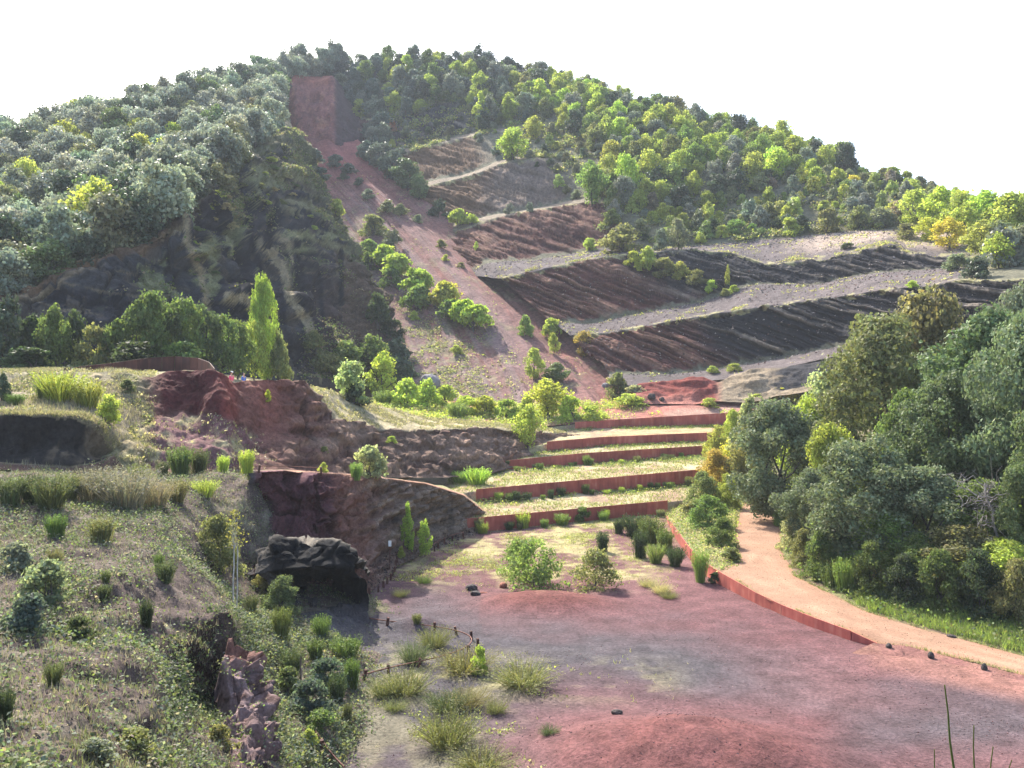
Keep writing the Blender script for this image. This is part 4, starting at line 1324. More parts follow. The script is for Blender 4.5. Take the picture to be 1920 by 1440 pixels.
Pc, Tc, Sc = PATCH['black_cliff']
uc, vc = project(Pc)
mlip = ((Tc > 4.15) & (Sc < 0.60) & (uc > -80) & (uc < 520)).astype(float)
ptl = scatter_points(Pc, mlip, 46, 4.2, 57)
for p in ptl:
    u, v = project(p)
    t = ['grey-green', 'dark green', 'grey-green', 'olive green', 'pale grey-green'][int(rng.integers(0, 5))]
    w = rng.uniform(6.0, 9.0)
    w_ = 'left part' if u < 170 else ('middle' if u < 330 else 'right part')
    plant('holm_oak', OAK_FAR, p, w, w * rng.uniform(0.9, 1.2), t, f'{t} holm oak on the black cliff lip, {w_}', 'tree', 'holm oaks of the left wood', sink=0.9)

mlip = ((Tc > 3.75) & (Tc < 4.5) & (Sc < 0.43) & (uc > -80)).astype(float)
ptl = scatter_points(Pc, mlip, 40, 2.8, 58)
for p in ptl:
    u, v = project(p)
    t = ['grey-green', 'dark green', 'dark green', 'olive green', 'mid green'][int(rng.integers(0, 5))]
    w = rng.uniform(4.0, 7.0)
    w_ = 'left part' if u < 130 else ('middle' if u < 250 else 'right part')
    plant('oak_bush', OAK_FAR if rng.uniform() < .6 else SHRUB_OAK, p, w, w * rng.uniform(0.8, 1.1), t, f'{t} oak bush hanging over the black cliff, {w_}', 'shrub', 'oak bushes hanging over the black cliff', sink=1.6)

# woods and scrub on the right flank of the volcano
Ph, Th, Sh = PATCH['volcano_slope']
uh, vh = project(Ph)
vis = (uh < 1990) & (uh > 600)
poly_up = [(560, 60), (640, 300), (720, 290), (740, 235), (800, 200), (880, 190), (900, 250), (1000, 215), (1100, 265), (1160, 340), (1110, 370), (1180, 400), (1330, 395), (1500, 330), (1700, 330), (1990, 380), (1990, 60)]
m_up = in_poly(uh, vh, poly_up) & (Th > 5.2) & (Th < 13.15) & vis
pts = scatter_points(Ph, m_up.astype(float), 540, lambda p: 3.8, 52)
pts = pts[np.argsort(pts[:, 1])]
def right_place(p):
    u, v = project(p)
    sky = 720 - v > 545 - max(0, (u - 900)) * 0.42
    if u < 760: return 'right of the red scar'
    if u < 1010: return ('on the summit skyline' if v < 165 else 'just below the summit')
    if u < 1250: return ('on the upper right skyline' if v < 225 else 'halfway down the right flank')
    if u < 1550: return ('on the sloping right skyline' if v < 320 else 'above the black benches')
    return 'above the pale bench'
for p in pts:
    u, v = project(p)
    if hides_scar(p, 7.0):
        continue
    if u < 930:
        t = ['blue-green', 'blue-green', 'grey-green', 'dark green', 'mid green', 'yellow-green'][int(rng.integers(0, 6))]
    else:
        t = ['grey-green', 'mid green', 'fresh green', 'yellow-green', 'lime green', 'dark green', 'olive green', 'yellow-green'][int(rng.integers(0, 8))]
    oak = t in ('blue-green', 'grey-green', 'dark green')
    w = rng.uniform(4.0, 7.4)
    h = w * rng.uniform(0.95, 1.35)
    if oak:
        plant('round_oak', OAK_FAR, p, w, h, t, f'{"large" if w > 5.7 else "small"} {t} oak {right_place(p)}', 'tree', 'oaks on the volcano flank', sink=0.4)
    else:
        plant('leafy_tree', SOFT_FAR, p, w, h, t, f'{"large" if w > 5.7 else "small"} {t} leafy tree {right_place(p)}', 'tree', 'leafy trees on the volcano flank', sink=0.4)

poly_scrub = [(1130, 400), (1150, 350), (1330, 380), (1500, 330), (1720, 350), (1800, 410), (1680, 425), (1480, 440), (1280, 462), (1180, 450), (1120, 420)]
m_s = in_poly(uh, vh, poly_scrub) & (Th > 4.9) & vis
pts = scatter_points(Ph, m_s.astype(float), 260, 1.9, 53)
def scrub_place(p):
    u, v = project(p)
    a = 'left' if u < 1280 else ('middle' if u < 1480 else 'right')
    b = 'above the black bench' if v > 415 else 'below the wood'
    return f'{b}, {a} scrub'
for p in pts:
    t = ['grey-green', 'olive green', 'yellow-green', 'brownish', 'dark green', 'bright yellow', 'fresh green'][int(rng.choice(7, p=[.18, .2, .28, .06, .08, .08, .12]))]
    w = rng.uniform(2.2, 5.2)
    plant('hillside_shrub', SHRUB if rng.uniform() < .6 else SHRUB_OAK, p, w, w * rng.uniform(.7, 1.1), t, f'{"large" if w > 3.7 else "small"} {t} shrub {scrub_place(p)}', 'shrub', 'scrub on the volcano flank', sink=0.2)

# shrubs clinging to the old benches near the summit
m_b = in_poly(uh, vh, [(690, 300), (720, 230), (800, 190), (1010, 180), (1130, 290), (1150, 360), (1050, 380), (1000, 310), (930, 300), (880, 250), (760, 290)]) & (Th > 5)
pts = scatter_points(Ph, m_b.astype(float), 120, 2.6, 54)
for p in pts:
    u, v = project(p)
    t = ['grey-green', 'olive green', 'yellow-green', 'blue-green', 'dark green'][int(rng.integers(0, 5))]
    w = rng.uniform(1.6, 4.0)
    pl_ = 'on the dark upper bench' if v < 260 else ('on the brown bench ledge' if u < 980 else 'right of the brown bench')
    plant('hillside_shrub', SHRUB if rng.uniform() < .5 else SHRUB_OAK, p, w, w * rng.uniform(.6, 1.0), t, f'{"broad" if w > 2.8 else "small"} {t} shrub {pl_}', 'shrub', 'shrubs on the old benches', sink=0.15)

# yellow-green trees at the far right, over the end of the benches
m_r = in_poly(uh, vh, [(1700, 430), (1800, 400), (2040, 410), (2040, 520), (1840, 510), (1780, 480)]) & (Th > 2.5)
pts = scatter_points(Ph, m_r.astype(float), 42, 3.0, 55)
for p in pts:
    t = ['yellow-green', 'lime green', 'bright yellow', 'olive green', 'grey-green'][int(rng.choice(5, p=[.35, .25, .12, .18, .1]))]
    u, v = project(p)
    pl_ = 'at the right picture edge' if u > 1860 else 'right of the pale bench'
    w = rng.uniform(3.5, 6.0)
    plant('leafy_tree', SOFT_FAR, p, w, w * rng.uniform(0.9, 1.25), t, f'bright {t} tree {pl_}' if t != 'bright yellow' else f'yellow autumn tree {pl_}', 'tree', 'bright trees at the right end of the benches', sink=0.3)

# greenery on ledges of the black cliff
Pc, Tc, Sc = PATCH['black_cliff']
uc, vc = project(Pc)
m_c = in_poly(uc, vc, [(345, 470), (400, 350), (470, 310), (540, 290), (575, 340), (540, 380), (470, 410), (430, 520), (380, 560)]) * 1.0 + 0.35 * in_poly(uc, vc, [(540, 400), (620, 370), (690, 500), (640, 500), (560, 480)])
pts = scatter_points(Pc, m_c, 70, 1.1, 56)
for p in pts:
    u, v = project(p)
    t = ['olive green', 'mid green', 'olive green', 'straw', 'yellow-green'][int(rng.integers(0, 5))]
    w = rng.uniform(1.0, 2.8)
    pl_ = 'high on the black cliff' if v < 380 else ('on the banded black cliff' if u > 500 else 'in the black cliff gully')
    plant('cliff_shrub', SHRUB, p, w, w * rng.uniform(.25, .5), t, f'{"wide" if w > 1.8 else "tiny"} {t} shrub {pl_}', 'shrub', 'shrubs on the black cliff', sink=0.2)
# ------------------------------------------------------------------ rusted steel retaining walls
def steel_material(name, c1, c2, c3):
    m, nt, out = new_mat(name)
    L = nt.links
    geo = N(nt, 'ShaderNodeNewGeometry')
    oi = N(nt, 'ShaderNodeObjectInfo')
    mp = N(nt, 'ShaderNodeMapping')
    mp.inputs['Scale'].default_value = (1, 1, 0.12)
    L.new(geo.outputs['Position'], mp.inputs[0])
    n1 = N(nt, 'ShaderNodeTexNoise')
    n1.inputs['Scale'].default_value = 3.2
    n1.inputs['Detail'].default_value = 6
    L.new(mp.outputs[0], n1.inputs['Vector'])
    n2 = N(nt, 'ShaderNodeTexNoise')
    n2.inputs['Scale'].default_value = 1.1
    n2.inputs['Detail'].default_value = 5
    L.new(geo.outputs['Position'], n2.inputs['Vector'])
    cr = N(nt, 'ShaderNodeValToRGB')
    cr.color_ramp.elements[0].position = 0.30
    cr.color_ramp.elements[0].color = (*c1, 1)
    cr.color_ramp.elements[1].position = 0.75
    cr.color_ramp.elements[1].color = (*c3, 1)
    e = cr.color_ramp.elements.new(0.52)
    e.color = (*c2, 1)
    ad = N(nt, 'ShaderNodeMath', operation='MULTIPLY_ADD')
    ad.inputs[1].default_value = 0.5
    L.new(n2.outputs['Fac'], ad.inputs[0])
    h = N(nt, 'ShaderNodeMath', operation='MULTIPLY')
    h.inputs[1].default_value = 0.5
    L.new(n1.outputs['Fac'], h.inputs[0])
    L.new(h.outputs[0], ad.inputs[2])
    L.new(ad.outputs[0], cr.inputs[0])
    hv = N(nt, 'ShaderNodeHueSaturation')
    mr = N(nt, 'ShaderNodeMapRange')
    mr.inputs['To Min'].default_value = 0.8
    mr.inputs['To Max'].default_value = 1.25
    L.new(oi.outputs['Random'], mr.inputs['Value'])
    L.new(mr.outputs[0], hv.inputs['Value'])
    L.new(cr.outputs[0], hv.inputs['Color'])
    bs = N(nt, 'ShaderNodeBsdfPrincipled')
    bs.inputs['Roughness'].default_value = 0.75
    bs.inputs['Specular IOR Level'].default_value = 0.25
    L.new(hv.outputs[0], bs.inputs['Base Color'])
    b = N(nt, 'ShaderNodeBump')
    b.inputs['Strength'].default_value = 0.25
    b.inputs['Distance'].default_value = 0.05
    L.new(n1.outputs['Fac'], b.inputs['Height'])
    L.new(b.outputs[0], bs.inputs['Normal'])
    L.new(bs.outputs[0], out.inputs[0])
    return m
CORTEN = steel_material('rusted_steel', (0.22, 0.058, 0.048), (0.36, 0.095, 0.072), (0.46, 0.20, 0.145))
RUST_DARK = steel_material('dark_rusted_steel', (0.045, 0.02, 0.016), (0.085, 0.034, 0.026), (0.16, 0.07, 0.05))

RUST_RAIL = steel_material('rail_steel', (0.09, 0.035, 0.026), (0.15, 0.058, 0.042), (0.26, 0.14, 0.10))
BOXF = np.array([(0, 1, 2, 3), (7, 6, 5, 4), (0, 4, 5, 1), (1, 5, 6, 2), (2, 6, 7, 3), (3, 7, 4, 0)])
def along(pts, step):
    pts = np.asarray(pts, float)
    s = np.concatenate([[0], np.cumsum(np.linalg.norm(np.diff(pts[:, :2], axis=0), axis=1))])
    n = max(1, int(round(s[-1] / step)))
    t = np.linspace(0, s[-1], n + 1)
    return np.stack([np.interp(t, s, pts[:, k]) for k in range(pts.shape[1])], 1)

def wall(base, top_z, step, label, thick=0.05, mat=None):
    """base: (k,3) foot line, top_z: (k,) height of the upper edge; one child per steel sheet"""
    q = along(np.column_stack([base, top_z]), step)
    root = link('retaining_wall', None, None, None, None, label, 'wall', 'rusted steel retaining walls')
    root.location = q[0, :3]
    for i in range(len(q) - 1):
        a, b = q[i].copy(), q[i + 1].copy()
        t = unit((b - a)[:3] * np.array((1, 1, 0)))
        nrm = np.array((t[1], -t[0], 0))
        j = nrm * rng.normal(0, 0.010)
        a[:3] += t * 0.010 + j
        b[:3] -= t * 0.010 - j
        A, B = a[:3], b[:3]
        At, Bt = np.array((a[0], a[1], a[3])), np.array((b[0], b[1], b[3]))
        th = nrm * thick
        V = np.array([A, B, Bt, At, A - th, B - th, Bt - th, At - th]) - q[0, :3]
        me = mesh_from('panel', V, BOXF, smooth=False)
        link('panel', me, mat or CORTEN, root)
    return root

def row_wall(lo, hi, u0, u1, label, step=2.4, front=0.14, lift=0.28):
    n = 60
    us = np.linspace(u0, u1, n)
    l, h = np.array(lo, float), np.array(hi, float)
    B = np.stack([W(u, np.interp(u, l[:, 0], l[:, 1]), np.interp(u, l[:, 0], l[:, 2]) - front) for u in us])
    tz = np.array([W(u, np.interp(u, h[:, 0], h[:, 1]), np.interp(u, h[:, 0], h[:, 2]))[2] for u in us]) + lift
    B[:, 2] -= 0.25
    return wall(B, tz, step, label)
row_wall(T0, T1, 867, 1252, 'lowest rusted steel terrace wall, at the back of the pit floor')
row_wall(T2, T3, 893, 1332, 'second rusted steel terrace wall up from the pit floor')
row_wall(T4, T5, 922, 1362, 'third rusted terrace wall, with dark brooms along its foot')
row_wall(T6, T7, 1026, 1372, 'fourth terrace wall, curved left end, just below the upper path')
row_wall(T8, T9, 1078, 1508, 'highest and longest terrace wall, under the red upper ground', step=2.8)

top = wpts([(1247, 963, 82.0), (1262, 985, DZ(985, 0.7)), (1303, 1040, DZ(1040, 0.72)), (1330, 1062, DZ(1062, 0.73))] + [PLft[6], PLft[7], PLft[8], PLft[9]])
top[:, 0] -= 0.05
bz = top.copy()
bz[:, 2] = -0.25
wall(bz, top[:, 2] + 0.05, 2.4, 'low curving rusted steel edge holding the tan path above the pit')
top = wpts([PLft[9], (1620, 1197, DZ(1197, 0.25)), PLft[10]])
top[:, :2] += np.array((-0.03, -0.03))
bz = top.copy()
bz[:, 2] = -0.25
wall(bz, top[:, 2] + 0.03, 1.2, 'short dark tapering end of the path edge beside the ramp')

arc = wpts([(120, 690, 69), (150, 687, 70), (212, 680.5, 73), (282, 670.5, 76), (325, 668, 77), (370, 671, 75), (392, 679, 71.5), (401, 691, 68)])
bz = arc.copy()
bz[:, 2] = 12.3
wall(bz, arc[:, 2], 1.1, 'curved dark rusted steel wall on the left plateau above the red head wall', mat=RUST_DARK)

# ------------------------------------------------------------------ low rail fences
def ribbon_tube(pts, w, h):
    pts = np.asarray(pts, float)
    t = unit(np.gradient(pts, axis=0))
    s = unit(np.cross(t, np.array((0, 0, 1.0)))) * w / 2
    z = np.array((0, 0, h / 2))
    ring = np.stack([pts - s - z, pts + s - z, pts + s + z, pts - s + z], 1)
    n = len(pts)
    F = []
    for i in range(n - 1):
        for k in range(4):
            k2 = (k + 1) % 4
            F.append((i * 4 + k, i * 4 + k2, i * 4 + 4 + k2, i * 4 + 4 + k))
    F.append((0, 3, 2, 1))
    F.append(((n - 1) * 4, (n - 1) * 4 + 1, (n - 1) * 4 + 2, (n - 1) * 4 + 3))
    return ring.reshape(-1, 3), np.array(F)

def post_mesh(w, d, h):
    x, y = w / 2, d / 2
    c = 0.012
    V = np.array([(-x, -y, -0.15), (x, -y, -0.15), (x, -y, h - c), (-x, -y, h - c), (-x, y, -0.15), (x, y, -0.15), (x, y, h), (-x, y, h)])
    return mesh_from('post', V, BOXF, smooth=False)
POST = post_mesh(0.11, 0.10, 0.42)
def fence(rail_px, post_px, label, rail=True, rail_h=0.33, lean=0.12):
    locs = [hit(u, v)[0] for u, v in post_px]
    root = link('rail_fence', None, None, None, None, label, 'fence')
    root.location = locs[0]
    o = np.array(locs[0])
    if rail:
        R = np.array([W(u, v, DZ(v, rail_h)) if rail == 'flat' else np.array(hit(u, v + 0.1)[0]) + np.array((0, 0, rail_h)) for u, v in rail_px])
        R = along(R, 0.4)
        for _ in range(3):
            R[1:-1] = (R[:-2] + R[1:-1] * 2 + R[2:]) / 4
        V, F = ribbon_tube(R - o, 0.04, 0.045)
        link('rail', mesh_from('rail', V, F, smooth=False), RUST_RAIL, root)
    for i, l in enumerate(locs):
        p = link('post', POST, RUST_DARK, root)
        p.location = np.array(l) - o
        a = rng.uniform(0, 0.6)
        p.rotation_euler = (lean + rng.normal(0, .05), rng.normal(0, 0.10), a)
    return root
fence([(690, 1159), (725, 1164), (760, 1168), (800, 1172), (855, 1181), (878, 1189), (888, 1197), (884, 1206), (875, 1214), (837, 1229), (785, 1240), (727, 1252), (680, 1265)],
      [(726, 1173), (815, 1182), (856, 1190), (884, 1199), (896, 1213), (879, 1226), (840, 1241), (786, 1252), (728, 1263), (682, 1274)],
      'low rusted rail looping round the grey lapilli beside the black rock', rail='flat')
fence([], [(692, 1115), (709, 1110), (719, 1102), (726, 1095), (732, 1088), (736, 1081), (739, 1074), (741, 1067), (743, 1061), (745, 1054)],
      'row of short dark posts along the foot of the bedded lower ridge', rail=False)
fence([(812, 1030), (822, 1022), (832, 1016), (847, 1011), (870, 1005)], [(815, 1034), (821, 1028), (833, 1020), (848, 1015), (869, 1009)],
      'short far run of low posts beside the lowest terrace wall')
fence([(592, 1390), (599, 1402), (606, 1414), (614, 1428), (627, 1442), (645, 1458)], [(604, 1410), (622, 1437)],
      'end of a low rusted rail at the bottom edge of the picture')
fence([(437, 881), (485, 881), (540, 881), (601, 885)], [(438, 884), (485, 885), (602, 888)], 'low rail with three posts on top of the lower ridge', rail_h=0.25)

# ------------------------------------------------------------------ boulders and kerb stones
import bmesh
def rock_mesh(seed, sx, sy, sz, rough=0.28):
    bm = bmesh.new()
    bmesh.ops.create_icosphere(bm, subdivisions=3, radius=0.5)
    co = np.array([v.co[:] for v in bm.verts])
    d = 1 + rough * fbm(co, 0.45, 4, seed) + 0.25 * np.round(2 * vnoise(co * 2.4, seed + 5)) / 2 * rough
    co = co * d[:, None] * np.array((sx, sy, sz))
    co[:, 2] = np.maximum(co[:, 2], -sz * 0.32)
    F = np.array([[v.index for v in f.verts] for f in bm.faces])
    bm.free()
    return mesh_from('rock', co, F, smooth=False)
def stone_material(name, c1, c2):
    m, nt, out = new_mat(name)
    L = nt.links
    tcn = N(nt, 'ShaderNodeTexCoord')
    no = N(nt, 'ShaderNodeTexNoise')
    no.inputs['Scale'].default_value = 9
    no.inputs['Detail'].default_value = 7
    L.new(tcn.outputs['Object'], no.inputs['Vector'])
    cr = N(nt, 'ShaderNodeValToRGB')
    cr.color_ramp.elements[0].color = (*c1, 1)
    cr.color_ramp.elements[1].color = (*c2, 1)
    cr.color_ramp.elements[0].position = 0.35
    cr.color_ramp.elements[1].position = 0.68
    L.new(no.outputs['Fac'], cr.inputs[0])
    bs = N(nt, 'ShaderNodeBsdfPrincipled')
    bs.inputs['Roughness'].default_value = 0.95
    L.new(cr.outputs[0], bs.inputs['Base Color'])
    b = N(nt, 'ShaderNodeBump')
    b.inputs['Strength'].default_value = 0.7
    b.inputs['Distance'].default_value = 0.06
    L.new(no.outputs['Fac'], b.inputs['Height'])
    L.new(b.outputs[0], bs.inputs['Normal'])
    L.new(bs.outputs[0], out.inputs[0])
    return m
DARKSTONE = stone_material('dark_lava', (0.025, 0.021, 0.02), (0.075, 0.06, 0.055))
REDSTONE = stone_material('red_lava', (0.16, 0.05, 0.032), (0.33, 0.13, 0.085))
GREYSTONE = stone_material('grey_stone', (0.14, 0.13, 0.14), (0.30, 0.28, 0.28))
for i, (u, v, sx, sy, sz, mt, lb) in enumerate([
    (884, 1106, 0.72, 0.6, 0.48, DARKSTONE, 'dark lava boulder, rear one of the close pair on the pit floor'),
    (891, 1116, 0.68, 0.5, 0.34, DARKSTONE, 'flat dark lava boulder, front one of the close pair'),
    (906, 1112, 0.50, 0.2, 0.10, REDSTONE, 'thin reddish slab beside the close pair of boulders'),
    (943, 1101, 0.60, 0.5, 0.36, REDSTONE, 'single reddish boulder right of the dark pair'),
    (1158, 1339, 0.42, 0.3, 0.22, DARKSTONE, 'small dark rock left of the front red mound'),
    (1667, 1214, 0.26, 0.26, 0.26, DARKSTONE, 'dark marker stone nearest the end of the path edge'),
    (1746, 1234, 0.26, 0.24, 0.38, DARKSTONE, 'middle dark marker stone beside the tan path'),
    (1846, 1256, 0.26, 0.24, 0.36, DARKSTONE, 'dark marker stone nearest the right picture edge'),
    (1784, 1194, 0.42, 0.25, 0.14, DARKSTONE, 'small flat stone at the grassy right edge of the path'),
    (806, 727, 3.6, 3.0, 3.2, GREYSTONE, 'large rounded grey boulder behind the lime shrubs at the scree foot'),
    (1136, 728, 1.5, 1.3, 1.3, GREYSTONE, 'pale grey boulder alone at the foot of the scree'),
    (1222, 748, 1.4, 1.2, 1.2, DARKSTONE, 'dark red-brown boulder left of the red spoil mound'),
    (1241, 751, 0.8, 0.8, 0.7, DARKSTONE, 'small dark boulder in front of the red spoil mound')]):
    l = hit(u, v)[0]
    o = link('boulder', rock_mesh(1200 + i * 11, sx, sy, sz), mt, None, None, lb, 'rock', 'loose rocks')
    o.location = (l[0], l[1], l[2] + sz * 0.25)
    o.rotation_euler = (0, 0, rng.uniform(0, 6))

# ------------------------------------------------------------------ marker post and stake
def plain(name, col, rough=0.7):
    m, nt, out = new_mat(name)
    tcn = N(nt, 'ShaderNodeTexCoord')
    no = N(nt, 'ShaderNodeTexNoise')
    no.inputs['Scale'].default_value = 12
    nt.links.new(tcn.outputs['Object'], no.inputs['Vector'])
    cr = N(nt, 'ShaderNodeValToRGB')
    cr.color_ramp.elements[0].color = (*[c * 0.85 for c in col], 1)
    cr.color_ramp.elements[1].color = (*[min(1, c * 1.12) for c in col], 1)
    nt.links.new(no.outputs['Fac'], cr.inputs[0])
    bs = N(nt, 'ShaderNodeBsdfPrincipled')
    bs.inputs['Roughness'].default_value = rough
    nt.links.new(cr.outputs[0], bs.inputs['Base Color'])
    nt.links.new(bs.outputs[0], out.inputs[0])
    return m
WHITE = plain('white_paint', (0.75, 0.75, 0.72))
WOODM = plain('weathered_wood', (0.14, 0.10, 0.08))
l = hit(731, 1068)[0]
root = link('marker_post', None, None, None, None, 'slim post with a small white plate in front of the lower ridge', 'sign')
root.location = l
hh = px_h(l, 1014)
V, F = limb((0, 0, -0.2), (0, 0, hh - 0.25), 0.035, 0.03, rng, 8, 2, 0.0)
link('pole', mesh_from('pole', V, F), RUST_DARK, root)
x = 0.09
V = np.array([(-x, -.035, hh - .35), (x, -.035, hh - .35), (x, -.035, hh), (-x, -.035, hh), (-x, .035, hh - .35), (x, .035, hh - .35), (x, .035, hh), (-x, .035, hh)])
link('plate', mesh_from('plate', V, BOXF, smooth=False), WHITE, root)
l = hit(563, 1296)[0]
V, F = limb((0, 0, -0.2), (0.02, 0.02, px_h(l, 1232)), 0.035, 0.03, rng, 7, 4, 0.01)
o = link('wooden_stake', mesh_from('wooden_stake', V, F), WOODM, None, None, 'thin dark wooden stake standing in the green slope left of the rail', 'stake')
o.location = l

# ------------------------------------------------------------------ two walkers behind the red rim
def skin_mesh(name, verts, edges, radii, mat, parent, root_i=0, sub=2):
    me = bpy.data.meshes.new(name)
    me.from_pydata(verts, edges, [])
    o = link(name, me, mat, parent)
    sk = o.modifiers.new('skin', 'SKIN')
    sk.use_smooth_shade = True
    for i, r in enumerate(radii):
        me.skin_vertices[0].data[i].radius = r if isinstance(r, tuple) else (r, r)
        me.skin_vertices[0].data[i].use_root = (i == root_i)
    ss = o.modifiers.new('sub', 'SUBSURF')
    ss.levels = sub
    ss.render_levels = sub
    return o
SKIN = plain('skin', (0.46, 0.27, 0.19), 0.6)
def person(loc, rz, top, legs, hair, label, cap=None):
    root = link('person', None, None, None, None, label, 'person')
    root.location = loc
    root.rotation_euler = (0, 0, rz)
    J = [(0, 0, .95), (0, 0, 1.15), (0, 0, 1.38), (0, .01, 1.50), (0, 0, 1.56), (0, -.01, 1.64), (0, 0, 1.72),
         (.09, 0, .90), (.10, .04, .50), (.10, 0, .09), (.10, -.13, .03),
         (-.09, 0, .90), (-.10, -.06, .50), (-.10, .08, .09), (-.10, -.05, .03),
         (.19, 0, 1.40), (.25, .02, 1.12), (.24, -.10, .90), (.24, -.14, .82),
         (-.19, 0, 1.40), (-.25, .03, 1.12), (-.24, -.06, .88), (-.24, -.09, .80)]
    E = [(0, 1), (1, 2), (2, 3), (3, 4), (4, 5), (5, 6), (0, 7), (7, 8), (8, 9), (9, 10), (0, 11), (11, 12), (12, 13), (13, 14), (2, 15), (15, 16), (16, 17), (17, 18), (2, 19), (19, 20), (20, 21), (21, 22)]
    R = [(.13, .10), (.12, .095), (.13, .09), .055, .07, (.078, .095), (.06, .075), .08, .055, .04, .04, .08, .055, .04, .04, .055, .042, .032, .035, .055, .042, .032, .035]
    skin_mesh('body', J, E, R, SKIN, root)
    skin_mesh('shirt', [J[0], J[1], J[2], (0, 0, 1.46), J[15], J[16], J[19], J[20]], [(0, 1), (1, 2), (2, 3), (2, 4), (4, 5), (2, 6), (6, 7)],
              [(.145, .115), (.14, .11), (.15, .105), (.075, .07), .07, .06, .07, .06], top, root)
    skin_mesh('trousers', [(0, 0, 1.0), J[7], J[8], J[9], J[11], J[12], J[13]], [(0, 1), (1, 2), (2, 3), (0, 4), (4, 5), (5, 6)], [(.15, .12), .095, .07, .055, .095, .07, .055], legs, root)
    skin_mesh('hair', [(0, .03, 1.58), (0, .03, 1.68), (0, .01, 1.75)], [(0, 1), (1, 2)], [(.075, .06), (.092, .09), (.06, .065)], hair, root)
    for s in (-1, 1):
        V, F = limb((s * .032, -.098, 1.648), (s * .032, -.104, 1.648), .011, .006, rng, 6, 1, 0)
        link('eye', mesh_from('eye', V, F), DARKSTONE, root)
    V, F = limb((0, -.10, 1.635), (0, -.125, 1.612), .008, .014, rng, 6, 2, 0)
    link('nose', mesh_from('nose', V, F), SKIN, root)
    if cap:
        skin_mesh('cap', [(0, 0, 1.70), (0, 0, 1.775), (0, -.12, 1.725), (0, -.19, 1.715)], [(0, 1), (0, 2), (2, 3)], [(.10, .11), (.06, .07), (.07, .012), (.05, .008)], cap, root)
for u, v_top, d, tp, lg, hr, lb, cp in [
    (434, 701, 72.2, plain('pink_cloth', (0.75, 0.10, 0.22)), plain('grey_cloth', (0.1, 0.1, 0.11)), plain('brown_hair', (0.06, 0.035, 0.02)), 'person in a pink top and white cap behind the red rim', WHITE),
    (457, 699.5, 73.4, plain('blue_cloth', (0.08, 0.16, 0.55)), plain('dark_cloth', (0.04, 0.04, 0.06)), plain('dark_hair', (0.02, 0.015, 0.012)), 'person in blue with dark hair behind the red rim', None)]:
    g = drop((u - 960) / FPX * d, d, 60)
    ztop = 12 + (720 - v_top) / FPX * d
    person((g[0], g[1], g[2]), 1.2, tp, lg, hr, lb, cp)
    print('PERSON ground', g, 'wanted feet', ztop - 1.78)
# ------------------------------------------------------------------ plants one can tell apart
KIND = {'shrub': SHRUB, 'darkshrub': SHRUB_OAK, 'flat': FLAT, 'column': COLUMN, 'tree': SOFT_FAR, 'oak': OAK_FAR, 'near': SOFT_NEAR, 'oaknear': OAK_NEAR, 'broom': BROOM, 'wispy': WISPY, 'grassy': GRASSY, 'airy': AIRY, 'thicket': SHRUB_NEAR}
NAME = {'shrub': 'shrub', 'darkshrub': 'shrub', 'flat': 'shrub', 'column': 'young_tree', 'tree': 'young_tree', 'oak': 'oak_tree', 'near': 'leafy_tree', 'oaknear': 'oak_tree', 'broom': 'broom_bush', 'wispy': 'wispy_bush', 'grassy': 'grass_clump', 'airy': 'airy_bush', 'thicket': 'leafy_bush'}
CAT = {'shrub': 'shrub', 'darkshrub': 'shrub', 'flat': 'shrub', 'column': 'tree', 'tree': 'tree', 'oak': 'tree', 'near': 'tree', 'oaknear': 'tree', 'broom': 'bush', 'wispy': 'bush', 'grassy': 'grass clump', 'airy': 'bush', 'thicket': 'bush'}
PARTS = {'column': ('crown', 'trunk'), 'tree': ('crown', 'trunk'), 'oak': ('crown', 'trunk'), 'near': ('crown', 'trunk'), 'oaknear': ('crown', 'trunk'), 'shrub': ('foliage', 'stem'), 'darkshrub': ('foliage', 'stem'), 'flat': ('foliage', 'stem'), 'airy': ('foliage', 'stem'), 'thicket': ('foliage', 'stem')}
def put(kind, u, v, w, h, tn, label, group=None, sink=0.05, name=None):
    l = hit(u, v)[0]
    if l is None:
        return None
    k = l[1] / FPX
    return plant(name or NAME[kind], KIND[kind], l, w * k, h * k, tn, label, CAT[kind], group, PARTS.get(kind), sink=sink)
def stand(kind, u, d, vtop, w, tn, label, group=None, sink=0.1, name=None):
    l = drop((u - 960) / FPX * d, d, 60 if d < 85 else 250)
    return plant(name or NAME[kind], KIND[kind], l, w * d / FPX, px_h(l, vtop), tn, label, CAT[kind], group, PARTS.get(kind), sink=sink)

